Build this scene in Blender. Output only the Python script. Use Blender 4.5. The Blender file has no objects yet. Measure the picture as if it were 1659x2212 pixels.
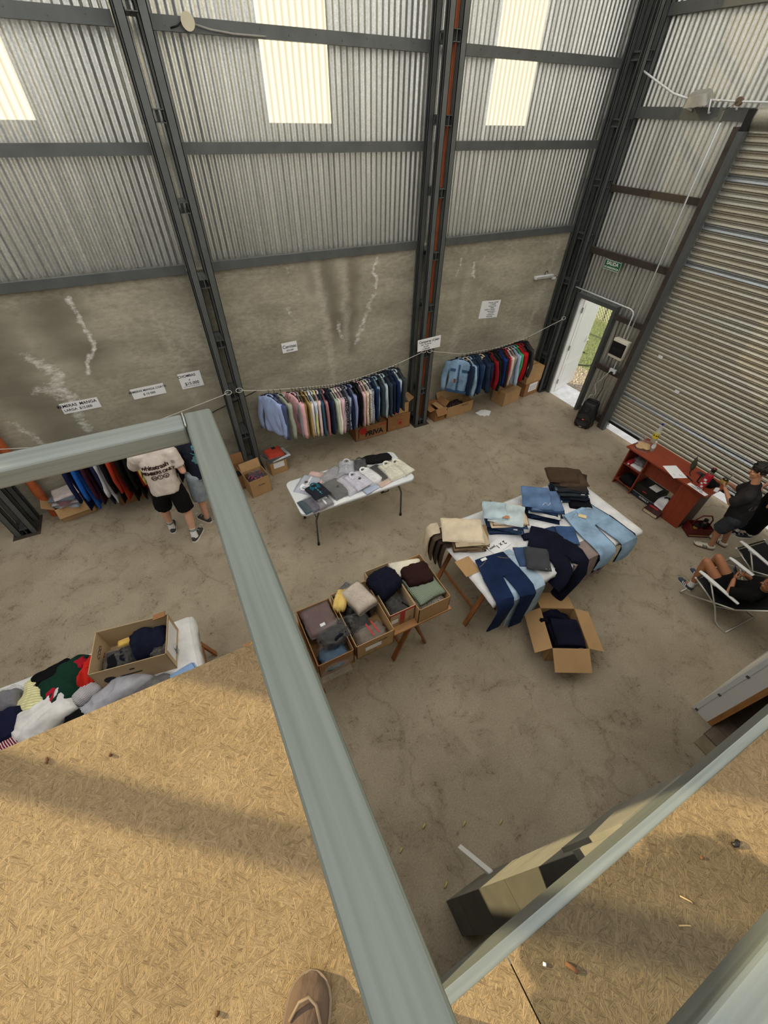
import bpy, bmesh, math, random
from mathutils import Vector, Matrix, noise, Euler
from math import sin, cos, pi, radians, sqrt
random.seed(7)
S = bpy.context.scene
COL = S.collection

# ---------------------------------------------------------------- camera
CAM_H = 4.5
yaw, pitch, roll = radians(28.421), radians(45.098), radians(1.492)
fw = Vector((sin(yaw)*cos(pitch), cos(yaw)*cos(pitch), -sin(pitch)))
rt = Vector((cos(yaw), -sin(yaw), 0)); up = rt.cross(fw)
r2 = rt*cos(roll) + up*sin(roll); u2 = r2.cross(fw)
cd = bpy.data.cameras.new('camera'); co = bpy.data.objects.new('camera', cd); COL.objects.link(co)
cd.sensor_fit = 'HORIZONTAL'; cd.sensor_width = 36.0; cd.lens = 36.0*868/1659
cd.clip_start = 0.02; cd.clip_end = 200
co.matrix_world = Matrix(((r2.x, u2.x, -fw.x, 0), (r2.y, u2.y, -fw.y, 0), (r2.z, u2.z, -fw.z, CAM_H), (0, 0, 0, 1)))
S.camera = co

# ---------------------------------------------------------------- sky, sun, exposure
w = bpy.data.worlds.new('sky'); S.world = w; w.use_nodes = True
bg = w.node_tree.nodes['Background']; bg.inputs['Color'].default_value = (1.0, 0.975, 0.93, 1); bg.inputs['Strength'].default_value = 1.0
sl = bpy.data.lights.new('sun', 'SUN'); sl.energy = 5.4; sl.angle = radians(0.3); sl.color = (1.0, 0.82, 0.45)
so = bpy.data.objects.new('sun', sl); COL.objects.link(so)
so.rotation_euler = Vector((0.79*cos(radians(22)), -0.62*cos(radians(22)), -sin(radians(22)))).to_track_quat('-Z', 'Y').to_euler()
S.view_settings.view_transform = 'Standard'; S.view_settings.look = 'None'
S.view_settings.gamma = 1.0; S.view_settings.use_curve_mapping = False
S.view_settings.exposure = 0.42
S.cycles.max_bounces = 5; S.cycles.diffuse_bounces = 3; S.cycles.glossy_bounces = 3
S.cycles.transparent_max_bounces = 10; S.cycles.transmission_bounces = 4
S.cycles.use_denoising = True; S.cycles.use_adaptive_sampling = True; S.cycles.adaptive_threshold = 0.06; S.cycles.adaptive_min_samples = 16

# ---------------------------------------------------------------- helpers
def lin(c):
    return tuple((x/255/12.92 if x/255 <= 0.04045 else ((x/255+0.055)/1.055)**2.4) for x in c[:3])

MATS = {}
def nt_new(name):
    m = bpy.data.materials.new(name); m.use_nodes = True
    return m, m.node_tree, m.node_tree.nodes['Principled BSDF']

def mat(name, col, rough=0.7, metal=0.0, var=0.12, vs=8.0, bump=0.0, bs=60.0, spec=0.4, aniso=None):
    """plain surface: colour with soft noise variation and optional fine bump"""
    if name in MATS: return MATS[name]
    m, nt, b = nt_new(name); c = lin(col)
    tc = nt.nodes.new('ShaderNodeTexCoord'); src = tc.outputs['Object']
    if aniso:
        mp = nt.nodes.new('ShaderNodeMapping'); mp.inputs['Scale'].default_value = aniso
        nt.links.new(src, mp.inputs[0]); src = mp.outputs[0]
    if var:
        n = nt.nodes.new('ShaderNodeTexNoise'); n.inputs['Scale'].default_value = vs; n.inputs['Detail'].default_value = 4
        nt.links.new(src, n.inputs['Vector'])
        r = nt.nodes.new('ShaderNodeValToRGB')
        r.color_ramp.elements[0].position = 0.3; r.color_ramp.elements[1].position = 0.7
        r.color_ramp.elements[0].color = tuple(x*(1-var) for x in c)+(1,)
        r.color_ramp.elements[1].color = tuple(min(1, x*(1+var)) for x in c)+(1,)
        nt.links.new(n.outputs[0], r.inputs[0]); nt.links.new(r.outputs[0], b.inputs['Base Color'])
    else:
        b.inputs['Base Color'].default_value = c+(1,)
    b.inputs['Roughness'].default_value = rough; b.inputs['Metallic'].default_value = metal
    b.inputs['Specular IOR Level'].default_value = spec
    if bump:
        n2 = nt.nodes.new('ShaderNodeTexNoise'); n2.inputs['Scale'].default_value = bs; n2.inputs['Detail'].default_value = 3
        nt.links.new(src, n2.inputs['Vector'])
        bp = nt.nodes.new('ShaderNodeBump'); bp.inputs['Strength'].default_value = bump; bp.inputs['Distance'].default_value = 0.01
        nt.links.new(n2.outputs[0], bp.inputs['Height']); nt.links.new(bp.outputs[0], b.inputs['Normal'])
    MATS[name] = m; return m

def fab(col, pat=None, col2=(240, 240, 240), sc=60.0, axis='X'):
    """cloth; pat: None, 'stripe', 'plaid', 'denim', 'print', 'knit'"""
    key = f'cloth_{pat or "plain"}_{"_".join(map(str, col))}' + (f'_{"_".join(map(str, col2))}_{sc}_{axis}' if pat in ('stripe', 'plaid', 'plaidf', 'print') else '')
    if key in MATS: return MATS[key]
    m, nt, b = nt_new(key); c = lin(col); c2 = lin(col2); N = nt.nodes; L = nt.links
    tc = N.new('ShaderNodeTexCoord')
    n = N.new('ShaderNodeTexNoise'); n.inputs['Scale'].default_value = 7 if pat != 'denim' else 5; n.inputs['Detail'].default_value = 5
    L.new(tc.outputs['Object'], n.inputs['Vector'])
    r = N.new('ShaderNodeValToRGB'); v = 0.13 if pat != 'denim' else 0.3
    r.color_ramp.elements[0].position = 0.32; r.color_ramp.elements[1].position = 0.68
    r.color_ramp.elements[0].color = tuple(x*(1-v) for x in c)+(1,); r.color_ramp.elements[1].color = tuple(min(1, x*(1+v)) for x in c)+(1,)
    L.new(n.outputs[0], r.inputs[0]); out = r.outputs[0]
    def wave(d):
        wv = N.new('ShaderNodeTexWave'); wv.bands_direction = d; wv.inputs['Scale'].default_value = sc/6.28
        L.new(tc.outputs['Object'], wv.inputs['Vector']); g = N.new('ShaderNodeMath'); g.operation = 'GREATER_THAN'; g.inputs[1].default_value = 0.72
        L.new(wv.outputs['Fac'], g.inputs[0]); return g.outputs[0]
    def mix(f, a, colr):
        mx = N.new('ShaderNodeMix'); mx.data_type = 'RGBA'; L.new(f, mx.inputs[0]); L.new(a, mx.inputs[6]); mx.inputs[7].default_value = colr+(1,); return mx.outputs[2]
    if pat == 'stripe': out = mix(wave(axis), out, c2)
    elif pat == 'plaid': out = mix(wave('Y'), mix(wave('Z'), out, c2), tuple((a+b_)/2 for a, b_ in zip(c, c2)))
    elif pat == 'plaidf': out = mix(wave('Y'), mix(wave('X'), out, c2), tuple((a+b_)/2 for a, b_ in zip(c, c2)))
    elif pat == 'print':
        vo = N.new('ShaderNodeTexVoronoi'); vo.inputs['Scale'].default_value = sc; L.new(tc.outputs['Object'], vo.inputs['Vector'])
        g = N.new('ShaderNodeMath'); g.operation = 'LESS_THAN'; g.inputs[1].default_value = 0.33; L.new(vo.outputs['Distance'], g.inputs[0])
        out = mix(g.outputs[0], out, c2)
    L.new(out, b.inputs['Base Color'])
    b.inputs['Roughness'].default_value = 0.9; b.inputs['Specular IOR Level'].default_value = 0.12
    n2 = N.new('ShaderNodeTexNoise'); n2.inputs['Scale'].default_value = 22; n2.inputs['Detail'].default_value = 5
    mp = N.new('ShaderNodeMapping'); mp.inputs['Scale'].default_value = (1.6, 1, 0.45); L.new(tc.outputs['Object'], mp.inputs[0]); L.new(mp.outputs[0], n2.inputs['Vector'])
    bp = N.new('ShaderNodeBump'); bp.inputs['Strength'].default_value = 0.55; bp.inputs['Distance'].default_value = 0.012
    L.new(n2.outputs[0], bp.inputs['Height']); L.new(bp.outputs[0], b.inputs['Normal'])
    MATS[key] = m; return m

class MB:
    def __init__(s): s.v = []; s.f = []
    def add(s, vs, fs, M=None):
        o = len(s.v); s.v += [(M @ Vector(v)) if M else Vector(v) for v in vs]; s.f += [tuple(i+o for i in f) for f in fs]; return s
    def box(s, c, d, M=None):
        x, y, z = c; a, b, e = d[0]/2, d[1]/2, d[2]/2
        vs = [(x+i*a, y+j*b, z+k*e) for i in (-1, 1) for j in (-1, 1) for k in (-1, 1)]
        return s.add(vs, [(0, 1, 3, 2), (4, 6, 7, 5), (0, 4, 5, 1), (2, 3, 7, 6), (0, 2, 6, 4), (1, 5, 7, 3)], M)
    def bb(s, lo, hi, M=None):
        return s.box([(a+b)/2 for a, b in zip(lo, hi)], [abs(b-a) for a, b in zip(lo, hi)], M)
    def rbox(s, c, d, r, seg=2, M=None):
        """box with rounded edges"""
        bm = bmesh.new(); bmesh.ops.create_cube(bm, size=1.0)
        bmesh.ops.scale(bm, vec=Vector(d), verts=bm.verts)
        bmesh.ops.bevel(bm, geom=list(bm.edges), offset=r, segments=seg, profile=0.5, affect='EDGES')
        bmesh.ops.translate(bm, vec=Vector(c), verts=bm.verts); bm.verts.index_update()
        s.add([v.co.copy() for v in bm.verts], [tuple(v.index for v in f.verts) for f in bm.faces], M); bm.free(); return s
    def bar(s, a, b, w_, h, upv=(0, 0, 1)):
        a, b = Vector(a), Vector(b); d = (b-a); L = d.length; d.normalize(); u = Vector(upv)
        if abs(d.dot(u)) > 0.98: u = Vector((1, 0, 0))
        x = d.cross(u).normalized(); y = x.cross(d)
        M = Matrix(((x.x, d.x, y.x, (a.x+b.x)/2), (x.y, d.y, y.y, (a.y+b.y)/2), (x.z, d.z, y.z, (a.z+b.z)/2), (0, 0, 0, 1)))
        return s.box((0, 0, 0), (w_, L, h), M)
    def loft(s, rings, cap=True, M=None):
        n = len(rings[0]); vs = [p for r in rings for p in r]; fs = []
        for i in range(len(rings)-1):
            for j in range(n):
                k = (j+1) % n; fs.append((i*n+j, i*n+k, (i+1)*n+k, (i+1)*n+j))
        if cap: fs.append(tuple(range(n-1, -1, -1))); fs.append(tuple((len(rings)-1)*n+j for j in range(n)))
        return s.add(vs, fs, M)
    def tube(s, pts, r, n=8, closed=False):
        pts = [Vector(p) for p in pts]; rings = []; prev = None; m = len(pts)
        for i, p in enumerate(pts):
            if closed: d = pts[(i+1) % m]-pts[(i-1) % m]
            else: d = pts[min(i+1, m-1)]-pts[max(i-1, 0)]
            d.normalize()
            if prev is None:
                u = Vector((0, 0, 1)) if abs(d.z) < 0.9 else Vector((1, 0, 0)); x = d.cross(u).normalized()
            else: x = (prev-d*prev.dot(d)).normalized()
            prev = x; y = d.cross(x); rr = r[i] if isinstance(r, (list, tuple)) else r
            rings.append([p+(x*cos(2*pi*k/n)+y*sin(2*pi*k/n))*rr for k in range(n)])
        if closed: rings.append(rings[0]); return s.loft(rings, cap=False)
        return s.loft(rings)
    def lathe(s, prof, n=16, M=None):
        return s.loft([[(r*cos(2*pi*k/n), r*sin(2*pi*k/n), z) for k in range(n)] for r, z in prof], M=M)
    def ell(s, c, r, M=None, u=14, v=9):
        rings = []
        for i in range(v+1):
            t = -pi/2+pi*(i+0.02*(i == 0)-0.02*(i == v))/v
            rings.append([(c[0]+r[0]*cos(t)*cos(2*pi*k/u), c[1]+r[1]*cos(t)*sin(2*pi*k/u), c[2]+r[2]*sin(t)) for k in range(u)])
        return s.loft(rings, M=M)
    def capsule(s, a, b, ra, rb, n=12):
        a, b = Vector(a), Vector(b); d = (b-a).normalized()
        pts = [a-d*ra*0.98, a-d*ra*0.7, a, b, b+d*rb*0.7, b+d*rb*0.98]; rs = [ra*0.15, ra*0.72, ra, rb, rb*0.72, rb*0.15]
        return s.tube(pts, rs, n)
    def build(s, name, m, parent=None, smooth=False, loc=None):
        me = bpy.data.meshes.new(name); me.from_pydata([tuple(v) for v in s.v], [], s.f)
        bm = bmesh.new(); bm.from_mesh(me); bmesh.ops.recalc_face_normals(bm, faces=bm.faces); bm.to_mesh(me); bm.free()
        if m is not None: me.materials.append(m)
        if smooth:
            me.polygons.foreach_set('use_smooth', [True]*len(me.polygons))
            if smooth == 'auto': me.set_sharp_from_angle(angle=radians(42))
        o = bpy.data.objects.new(name, me); COL.objects.link(o)
        if parent is not None: o.parent = parent
        if loc is not None: o.location = loc
        return o

def obj(name, me, m, parent=None):
    o = bpy.data.objects.new(name, me); COL.objects.link(o)
    if parent is not None: o.parent = parent
    return o
def tag(o, label, cat, group=None, kind=None):
    o['label'] = label; o['category'] = cat
    if group: o['group'] = group
    if kind: o['kind'] = kind
    return o
def thing(name, label, cat, loc=(0, 0, 0), rz=0.0, group=None):
    o = bpy.data.objects.new(name, None); COL.objects.link(o); o.empty_display_size = 0.1
    o.location = loc; o.rotation_euler = (0, 0, rz); return tag(o, label, cat, group)
def struct(o, label=None):
    o['kind'] = 'structure'
    if label: o['label'] = label
    return o
def dup(o, parent=None):
    c = o.copy(); COL.objects.link(c); c.parent = parent
    return c
TMP = bpy.data.scenes.new('tmp')
def bake(o):
    """evaluate one object alone in a scratch scene"""
    TMP.collection.objects.link(o); vl = TMP.view_layers[0]; vl.update(); dg = vl.depsgraph; dg.update()
    me = bpy.data.meshes.new_from_object(o.evaluated_get(dg)); TMP.collection.objects.unlink(o); return me
def remesh(o, vox, it=4, disp=0.0, dsc=9.0, seed=0.0):
    md = o.modifiers.new('r', 'REMESH'); md.mode = 'VOXEL'; md.voxel_size = vox; md.use_smooth_shade = True
    if it: sm = o.modifiers.new('s', 'SMOOTH'); sm.iterations = it; sm.factor = 0.5
    me = bake(o); o.modifiers.clear()
    old = o.data; me.name = old.name
    if disp:
        n_ = len(me.vertices); cs = [0.0]*(3*n_); ns = [0.0]*(3*n_)
        me.vertices.foreach_get('co', cs); me.vertices.foreach_get('normal', ns)
        for i in range(n_):
            p = Vector((cs[3*i]*dsc*1.3, cs[3*i+1]*dsc*1.3, cs[3*i+2]*dsc*0.6+seed)); q = disp*(noise.noise(p)+0.5*noise.noise(p*2.3))
            for k in range(3): cs[3*i+k] += ns[3*i+k]*q
        me.vertices.foreach_set('co', cs); me.update()
    me.polygons.foreach_set('use_smooth', [True]*len(me.polygons))
    if not me.materials and old.materials: me.materials.append(old.materials[0])
    o.data = me; bpy.data.meshes.remove(old); return o

def text(body, size, m, parent, M, name='lettering', align='CENTER', shear=0.0, spacing=1.0, lh=1.0, bold=0.0):
    """flat lettering in the local XY plane of M"""
    cu = bpy.data.curves.new(name, 'FONT'); cu.body = body; cu.size = size; cu.align_x = align; cu.align_y = 'CENTER'
    cu.shear = shear; cu.space_character = spacing; cu.space_line = lh; cu.extrude = 0.0004; cu.resolution_u = 3; cu.offset = bold
    t = bpy.data.objects.new(name, cu); me = bake(t)
    bpy.data.objects.remove(t); bpy.data.curves.remove(cu)
    me.transform(M); me.materials.clear(); me.materials.append(m)
    o = bpy.data.objects.new(name, me); COL.objects.link(o); o.parent = parent; return o
def TM(o, x, y):
    """frame with origin o, text running along x, up along y"""
    x = Vector(x).normalized(); y = Vector(y); y = (y-x*y.dot(x)).normalized(); z = x.cross(y)
    return Matrix(((x.x, y.x, z.x, o[0]), (x.y, y.y, z.y, o[1]), (x.z, y.z, z.z, o[2]), (0, 0, 0, 1)))
def rse(hw, hh, n=12, e=0.5):
    """superellipse outline"""
    out = []
    for k in range(n):
        t = 2*pi*k/n+pi/n; c_, s_ = cos(t), sin(t)
        out.append((hw*math.copysign(abs(c_)**e, c_), hh*math.copysign(abs(s_)**e, s_)))
    return out
def rnd(a, b): return random.uniform(a, b)
# ---------------------------------------------------------------- structure materials
def node_mat(name): return nt_new(name)
def m_floor():
    m, nt, b = nt_new('rough_concrete_floor'); N = nt.nodes; L = nt.links
    tc = N.new('ShaderNodeTexCoord')
    def nz(sc, det, ro, dist=0.0):
        n = N.new('ShaderNodeTexNoise'); n.inputs['Scale'].default_value = sc; n.inputs['Detail'].default_value = det; n.inputs['Roughness'].default_value = ro; n.inputs['Distortion'].default_value = dist; L.new(tc.outputs['Object'], n.inputs['Vector']); return n.outputs[0]
    def ramp(f, p0, c0, p1, c1):
        r = N.new('ShaderNodeValToRGB'); r.color_ramp.elements[0].position = p0; r.color_ramp.elements[1].position = p1; r.color_ramp.elements[0].color = tuple(c0)+(1,); r.color_ramp.elements[1].color = tuple(c1)+(1,); L.new(f, r.inputs[0]); return r.outputs[0]
    def mul(a, c):
        x = N.new('ShaderNodeMix'); x.data_type = 'RGBA'; x.blend_type = 'MULTIPLY'; x.inputs[0].default_value = 1; L.new(a, x.inputs[6]); L.new(c, x.inputs[7]); return x.outputs[2]
    n1, n2, n3, n4 = nz(0.75, 7, 0.62), nz(75, 5, 0.75), nz(3.4, 8, 0.68, 0.6), nz(21, 7, 0.72, 0.8)
    c = ramp(n1, 0.33, lin((150, 138, 118)), 0.68, lin((178, 166, 145)))
    c = mul(c, ramp(n3, 0.33, (0.82, 0.80, 0.77), 0.52, (1, 1, 1)))
    # pits: fine dark specks, thick where the medium noise is low
    ad = N.new('ShaderNodeMath'); ad.operation = 'MULTIPLY_ADD'; L.new(n3, ad.inputs[0]); ad.inputs[1].default_value = 0.55; L.new(n4, ad.inputs[2])
    c = mul(c, ramp(ad.outputs[0], 0.58, (0.60, 0.58, 0.55), 0.69, (1, 1, 1))); c = mul(c, ramp(n2, 0.3, (0.72, 0.71, 0.69), 0.6, (1.08, 1.08, 1.08)))
    # hairline cracks
    vo = N.new('ShaderNodeTexVoronoi'); vo.feature = 'DISTANCE_TO_EDGE'; vo.inputs['Scale'].default_value = 0.22
    dn = N.new('ShaderNodeTexNoise'); dn.inputs['Scale'].default_value = 3.0; dn.inputs['Detail'].default_value = 7; L.new(tc.outputs['Object'], dn.inputs['Vector'])
    vm = N.new('ShaderNodeVectorMath'); vm.operation = 'MULTIPLY_ADD'; L.new(dn.outputs['Color'], vm.inputs[0]); vm.inputs[1].default_value = (0.7,)*3; L.new(tc.outputs['Object'], vm.inputs[2]); L.new(vm.outputs[0], vo.inputs['Vector'])
    c = mul(c, ramp(vo.outputs['Distance'], 0.0, (0.80, 0.79, 0.77), 0.006, (1, 1, 1)))
    L.new(c, b.inputs['Base Color']); b.inputs['Roughness'].default_value = 0.92; b.inputs['Specular IOR Level'].default_value = 0.12
    bp = N.new('ShaderNodeBump'); bp.inputs['Strength'].default_value = 0.5; bp.inputs['Distance'].default_value = 0.012
    L.new(ad.outputs[0], bp.inputs['Height']); L.new(bp.outputs[0], b.inputs['Normal'])
    return m
def m_wall():
    m, nt, b = nt_new('cement_render_wall'); N = nt.nodes; L = nt.links
    tc = N.new('ShaderNodeTexCoord'); at = N.new('ShaderNodeAttribute'); at.attribute_name = 'stain'
    sp = N.new('ShaderNodeSeparateColor'); L.new(at.outputs['Color'], sp.inputs[0])
    n1 = N.new('ShaderNodeTexNoise'); n1.inputs['Scale'].default_value = 1.6; n1.inputs['Detail'].default_value = 7; n1.inputs['Roughness'].default_value = 0.6
    mp = N.new('ShaderNodeMapping'); mp.inputs['Scale'].default_value = (0.7, 1, 1.6); L.new(tc.outputs['Object'], mp.inputs[0]); L.new(mp.outputs[0], n1.inputs['Vector'])
    n2 = N.new('ShaderNodeTexNoise'); n2.inputs['Scale'].default_value = 16; n2.inputs['Detail'].default_value = 6; n2.inputs['Roughness'].default_value = 0.7; L.new(mp.outputs[0], n2.inputs['Vector'])
    r1 = N.new('ShaderNodeValToRGB'); r1.color_ramp.elements[0].position = 0.32; r1.color_ramp.elements[1].position = 0.7
    r1.color_ramp.elements[0].color = lin((141, 135, 119))+(1,); r1.color_ramp.elements[1].color = lin((182, 176, 157))+(1,)
    L.new(n1.outputs[0], r1.inputs[0])
    def mixc(f, a, col):
        x = N.new('ShaderNodeMix'); x.data_type = 'RGBA'; L.new(f, x.inputs[0]); L.new(a, x.inputs[6]); x.inputs[7].default_value = lin(col)+(1,); return x.outputs[2]
    def mod(ch, lo, hi):
        # break the painted mask up with fine noise
        ml = N.new('ShaderNodeMath'); ml.operation = 'MULTIPLY_ADD'; L.new(n2.outputs[0], ml.inputs[0]); ml.inputs[1].default_value = 0.9; ml.inputs[2].default_value = -0.45
        ad = N.new('ShaderNodeMath'); ad.operation = 'ADD'; L.new(sp.outputs[ch], ad.inputs[0]); L.new(ml.outputs[0], ad.inputs[1])
        mr = N.new('ShaderNodeMapRange'); mr.inputs['From Min'].default_value = lo; mr.inputs['From Max'].default_value = hi; L.new(ad.outputs[0], mr.inputs[0]); return mr.outputs[0]
    c = mixc(mod(1, 0.25, 1.2), r1.outputs[0], (90, 84, 72))
    c = mixc(mod(2, 0.25, 1.3), c, (196, 188, 172))
    c = mixc(mod(0, 0.35, 0.75), c, (240, 238, 232))
    r2 = N.new('ShaderNodeValToRGB'); r2.color_ramp.elements[0].position = 0.35; r2.color_ramp.elements[1].position = 0.6
    r2.color_ramp.elements[0].color = (0.82, 0.81, 0.79, 1); r2.color_ramp.elements[1].color = (1.05, 1.05, 1.05, 1); L.new(n2.outputs[0], r2.inputs[0])
    a = N.new('ShaderNodeMix'); a.data_type = 'RGBA'; a.blend_type = 'MULTIPLY'; a.inputs[0].default_value = 1; L.new(c, a.inputs[6]); L.new(r2.outputs[0], a.inputs[7])
    L.new(a.outputs[2], b.inputs['Base Color']); b.inputs['Roughness'].default_value = 0.88; b.inputs['Specular IOR Level'].default_value = 0.2
    bp = N.new('ShaderNodeBump'); bp.inputs['Strength'].default_value = 0.3; bp.inputs['Distance'].default_value = 0.01
    L.new(n2.outputs[0], bp.inputs['Height']); L.new(bp.outputs[0], b.inputs['Normal'])
    return m
def m_galv(name, col, rough=0.38, streak=(14, 14, 0.6), yellow=0.0):
    m, nt, b = nt_new(name); N = nt.nodes; L = nt.links; c = lin(col)
    tc = N.new('ShaderNodeTexCoord'); mp = N.new('ShaderNodeMapping'); mp.inputs['Scale'].default_value = streak; L.new(tc.outputs['Object'], mp.inputs[0])
    n = N.new('ShaderNodeTexNoise'); n.inputs['Scale'].default_value = 1.0; n.inputs['Detail'].default_value = 4; L.new(mp.outputs[0], n.inputs['Vector'])
    v = N.new('ShaderNodeTexVoronoi'); v.inputs['Scale'].default_value = 110; L.new(tc.outputs['Object'], v.inputs['Vector'])
    r = N.new('ShaderNodeValToRGB'); r.color_ramp.elements[0].position = 0.3; r.color_ramp.elements[1].position = 0.72
    r.color_ramp.elements[0].color = tuple(x*0.78 for x in c)+(1,); r.color_ramp.elements[1].color = tuple(min(1, x*1.1) for x in c)+(1,)
    L.new(n.outputs[0], r.inputs[0])
    sx = N.new('ShaderNodeSeparateColor'); L.new(v.outputs['Color'], sx.inputs[0])
    mr = N.new('ShaderNodeMapRange'); mr.inputs['To Min'].default_value = 0.86; mr.inputs['To Max'].default_value = 1.08; L.new(sx.outputs[0], mr.inputs[0])
    a = N.new('ShaderNodeMix'); a.data_type = 'RGBA'; a.blend_type = 'MULTIPLY'; a.inputs[0].default_value = 1; L.new(r.outputs[0], a.inputs[6]); L.new(mr.outputs[0], a.inputs[7])
    L.new(a.outputs[2], b.inputs['Base Color']); b.inputs['Metallic'].default_value = 0.92
    m2 = N.new('ShaderNodeMapRange'); m2.inputs['To Min'].default_value = rough-0.08; m2.inputs['To Max'].default_value = rough+0.1; L.new(sx.outputs[1], m2.inputs[0]); L.new(m2.outputs[0], b.inputs['Roughness'])
    return m
def m_translucent():
    m = bpy.data.materials.new('translucent_sheet'); m.use_nodes = True; nt = m.node_tree; N = nt.nodes; L = nt.links; N.clear()
    o = N.new('ShaderNodeOutputMaterial'); t = N.new('ShaderNodeBsdfTranslucent'); t.inputs['Color'].default_value = lin((214, 207, 192))+(1,)
    tp = N.new('ShaderNodeBsdfTransparent'); tp.inputs['Color'].default_value = lin((250, 244, 228))+(1,); d = N.new('ShaderNodeBsdfDiffuse'); d.inputs['Color'].default_value = (0.5, 0.48, 0.43, 1)
    m1 = N.new('ShaderNodeMixShader'); m1.inputs[0].default_value = 0.10; L.new(t.outputs[0], m1.inputs[1]); L.new(tp.outputs[0], m1.inputs[2])
    m2 = N.new('ShaderNodeMixShader'); m2.inputs[0].default_value = 0.15; L.new(m1.outputs[0], m2.inputs[1]); L.new(d.outputs[0], m2.inputs[2]); L.new(m2.outputs[0], o.inputs[0])
    return m
def m_osb(name, shift, stain=None):
    m, nt, b = nt_new(name); N = nt.nodes; L = nt.links
    tc = N.new('ShaderNodeTexCoord'); mp0 = N.new('ShaderNodeMapping'); mp0.inputs['Location'].default_value = shift; L.new(tc.outputs['Object'], mp0.inputs[0])
    base = mp0.outputs[0]; cur = None; grain = None
    # overlapping wood strands: stretched cells in seven directions, the highest cell wins
    for k in range(7):
        vr = N.new('ShaderNodeVectorRotate'); vr.rotation_type = 'Z_AXIS'; vr.inputs['Angle'].default_value = 0.45*k+0.2*(k % 2); L.new(base, vr.inputs['Vector'])
        ms = N.new('ShaderNodeMapping'); ms.inputs['Location'].default_value = (3.1*k, 1.7*k, 0); ms.inputs['Scale'].default_value = (27, 170, 1); L.new(vr.outputs[0], ms.inputs[0])
        vo = N.new('ShaderNodeTexVoronoi'); vo.voronoi_dimensions = '2D'; vo.inputs['Scale'].default_value = 1.0; L.new(ms.outputs[0], vo.inputs['Vector'])
        se = N.new('ShaderNodeSeparateColor'); L.new(vo.outputs['Color'], se.inputs[0])
        mg = N.new('ShaderNodeMapping'); mg.inputs['Scale'].default_value = (30, 560, 1); L.new(vr.outputs[0], mg.inputs[0])
        ng = N.new('ShaderNodeTexNoise'); ng.noise_dimensions = '2D'; ng.inputs['Scale'].default_value = 1.0; ng.inputs['Detail'].default_value = 2; L.new(mg.outputs[0], ng.inputs['Vector'])
        gg = N.new('ShaderNodeMath'); gg.operation = 'MULTIPLY_ADD'; L.new(se.outputs[1], gg.inputs[0]); gg.inputs[1].default_value = 0.32; L.new(ng.outputs[0], gg.inputs[2])
        if cur is None: cur, grain = se.outputs[0], gg.outputs[0]; continue
        gt = N.new('ShaderNodeMath'); gt.operation = 'GREATER_THAN'; L.new(se.outputs[0], gt.inputs[0]); L.new(cur, gt.inputs[1])
        mx = N.new('ShaderNodeMix'); L.new(gt.outputs[0], mx.inputs[0]); L.new(grain, mx.inputs[2]); L.new(gg.outputs[0], mx.inputs[3]); grain = mx.outputs[0]
        m2 = N.new('ShaderNodeMath'); m2.operation = 'MAXIMUM'; L.new(cur, m2.inputs[0]); L.new(se.outputs[0], m2.inputs[1]); cur = m2.outputs[0]
    r = N.new('ShaderNodeValToRGB'); e = r.color_ramp.elements; e[0].position = 0.25; e[0].color = lin((110, 91, 65))+(1,); e[1].position = 0.92; e[1].color = lin((165, 143, 109))+(1,)
    x = r.color_ramp.elements.new(0.6); x.color = lin((150, 128, 95))+(1,)
    hm = N.new('ShaderNodeMath'); hm.operation = 'MULTIPLY'; hm.inputs[1].default_value = 0.95; L.new(grain, hm.inputs[0]); L.new(hm.outputs[0], r.inputs[0]); c = r.outputs[0]
    av = N.new('ShaderNodeMath'); av.operation = 'MULTIPLY_ADD'; L.new(grain, av.inputs[0]); av.inputs[1].default_value = 0.35; hq = N.new('ShaderNodeMath'); hq.operation = 'MULTIPLY'; hq.inputs[1].default_value = 3.0; L.new(cur, hq.inputs[0]); L.new(hq.outputs[0], av.inputs[2])
    # broad dirt
    n4 = N.new('ShaderNodeTexNoise'); n4.inputs['Scale'].default_value = 2.2; n4.inputs['Detail'].default_value = 5; L.new(base, n4.inputs['Vector'])
    r4 = N.new('ShaderNodeValToRGB'); r4.color_ramp.elements[0].position = 0.35; r4.color_ramp.elements[1].position = 0.6; r4.color_ramp.elements[0].color = (0.80, 0.79, 0.77, 1); r4.color_ramp.elements[1].color = (1, 1, 1, 1); L.new(n4.outputs[0], r4.inputs[0])
    a = N.new('ShaderNodeMix'); a.data_type = 'RGBA'; a.blend_type = 'MULTIPLY'; a.inputs[0].default_value = 1; L.new(c, a.inputs[6]); L.new(r4.outputs[0], a.inputs[7]); c = a.outputs[2]
    if stain:
        # grey weathered patch with a ragged outline: three overlapping spots
        last = None
        for (sx, sy, rr) in stain:
            ds = N.new('ShaderNodeVectorMath'); ds.operation = 'DISTANCE'; ds.inputs[1].default_value = (sx, sy, 0)
            mz = N.new('ShaderNodeMapping'); mz.inputs['Scale'].default_value = (1, 1, 0); L.new(tc.outputs['Object'], mz.inputs[0]); L.new(mz.outputs[0], ds.inputs[0])
            dv = N.new('ShaderNodeMath'); dv.operation = 'DIVIDE'; dv.inputs[1].default_value = rr; L.new(ds.outputs['Value'], dv.inputs[0])
            if last is None: last = dv.outputs[0]
            else:
                mn = N.new('ShaderNodeMath'); mn.operation = 'SMOOTH_MIN'; mn.inputs[2].default_value = 0.2; L.new(last, mn.inputs[0]); L.new(dv.outputs[0], mn.inputs[1]); last = mn.outputs[0]
        n5 = N.new('ShaderNodeTexNoise'); n5.inputs['Scale'].default_value = 11; n5.inputs['Detail'].default_value = 6; L.new(tc.outputs['Object'], n5.inputs['Vector'])
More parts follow.
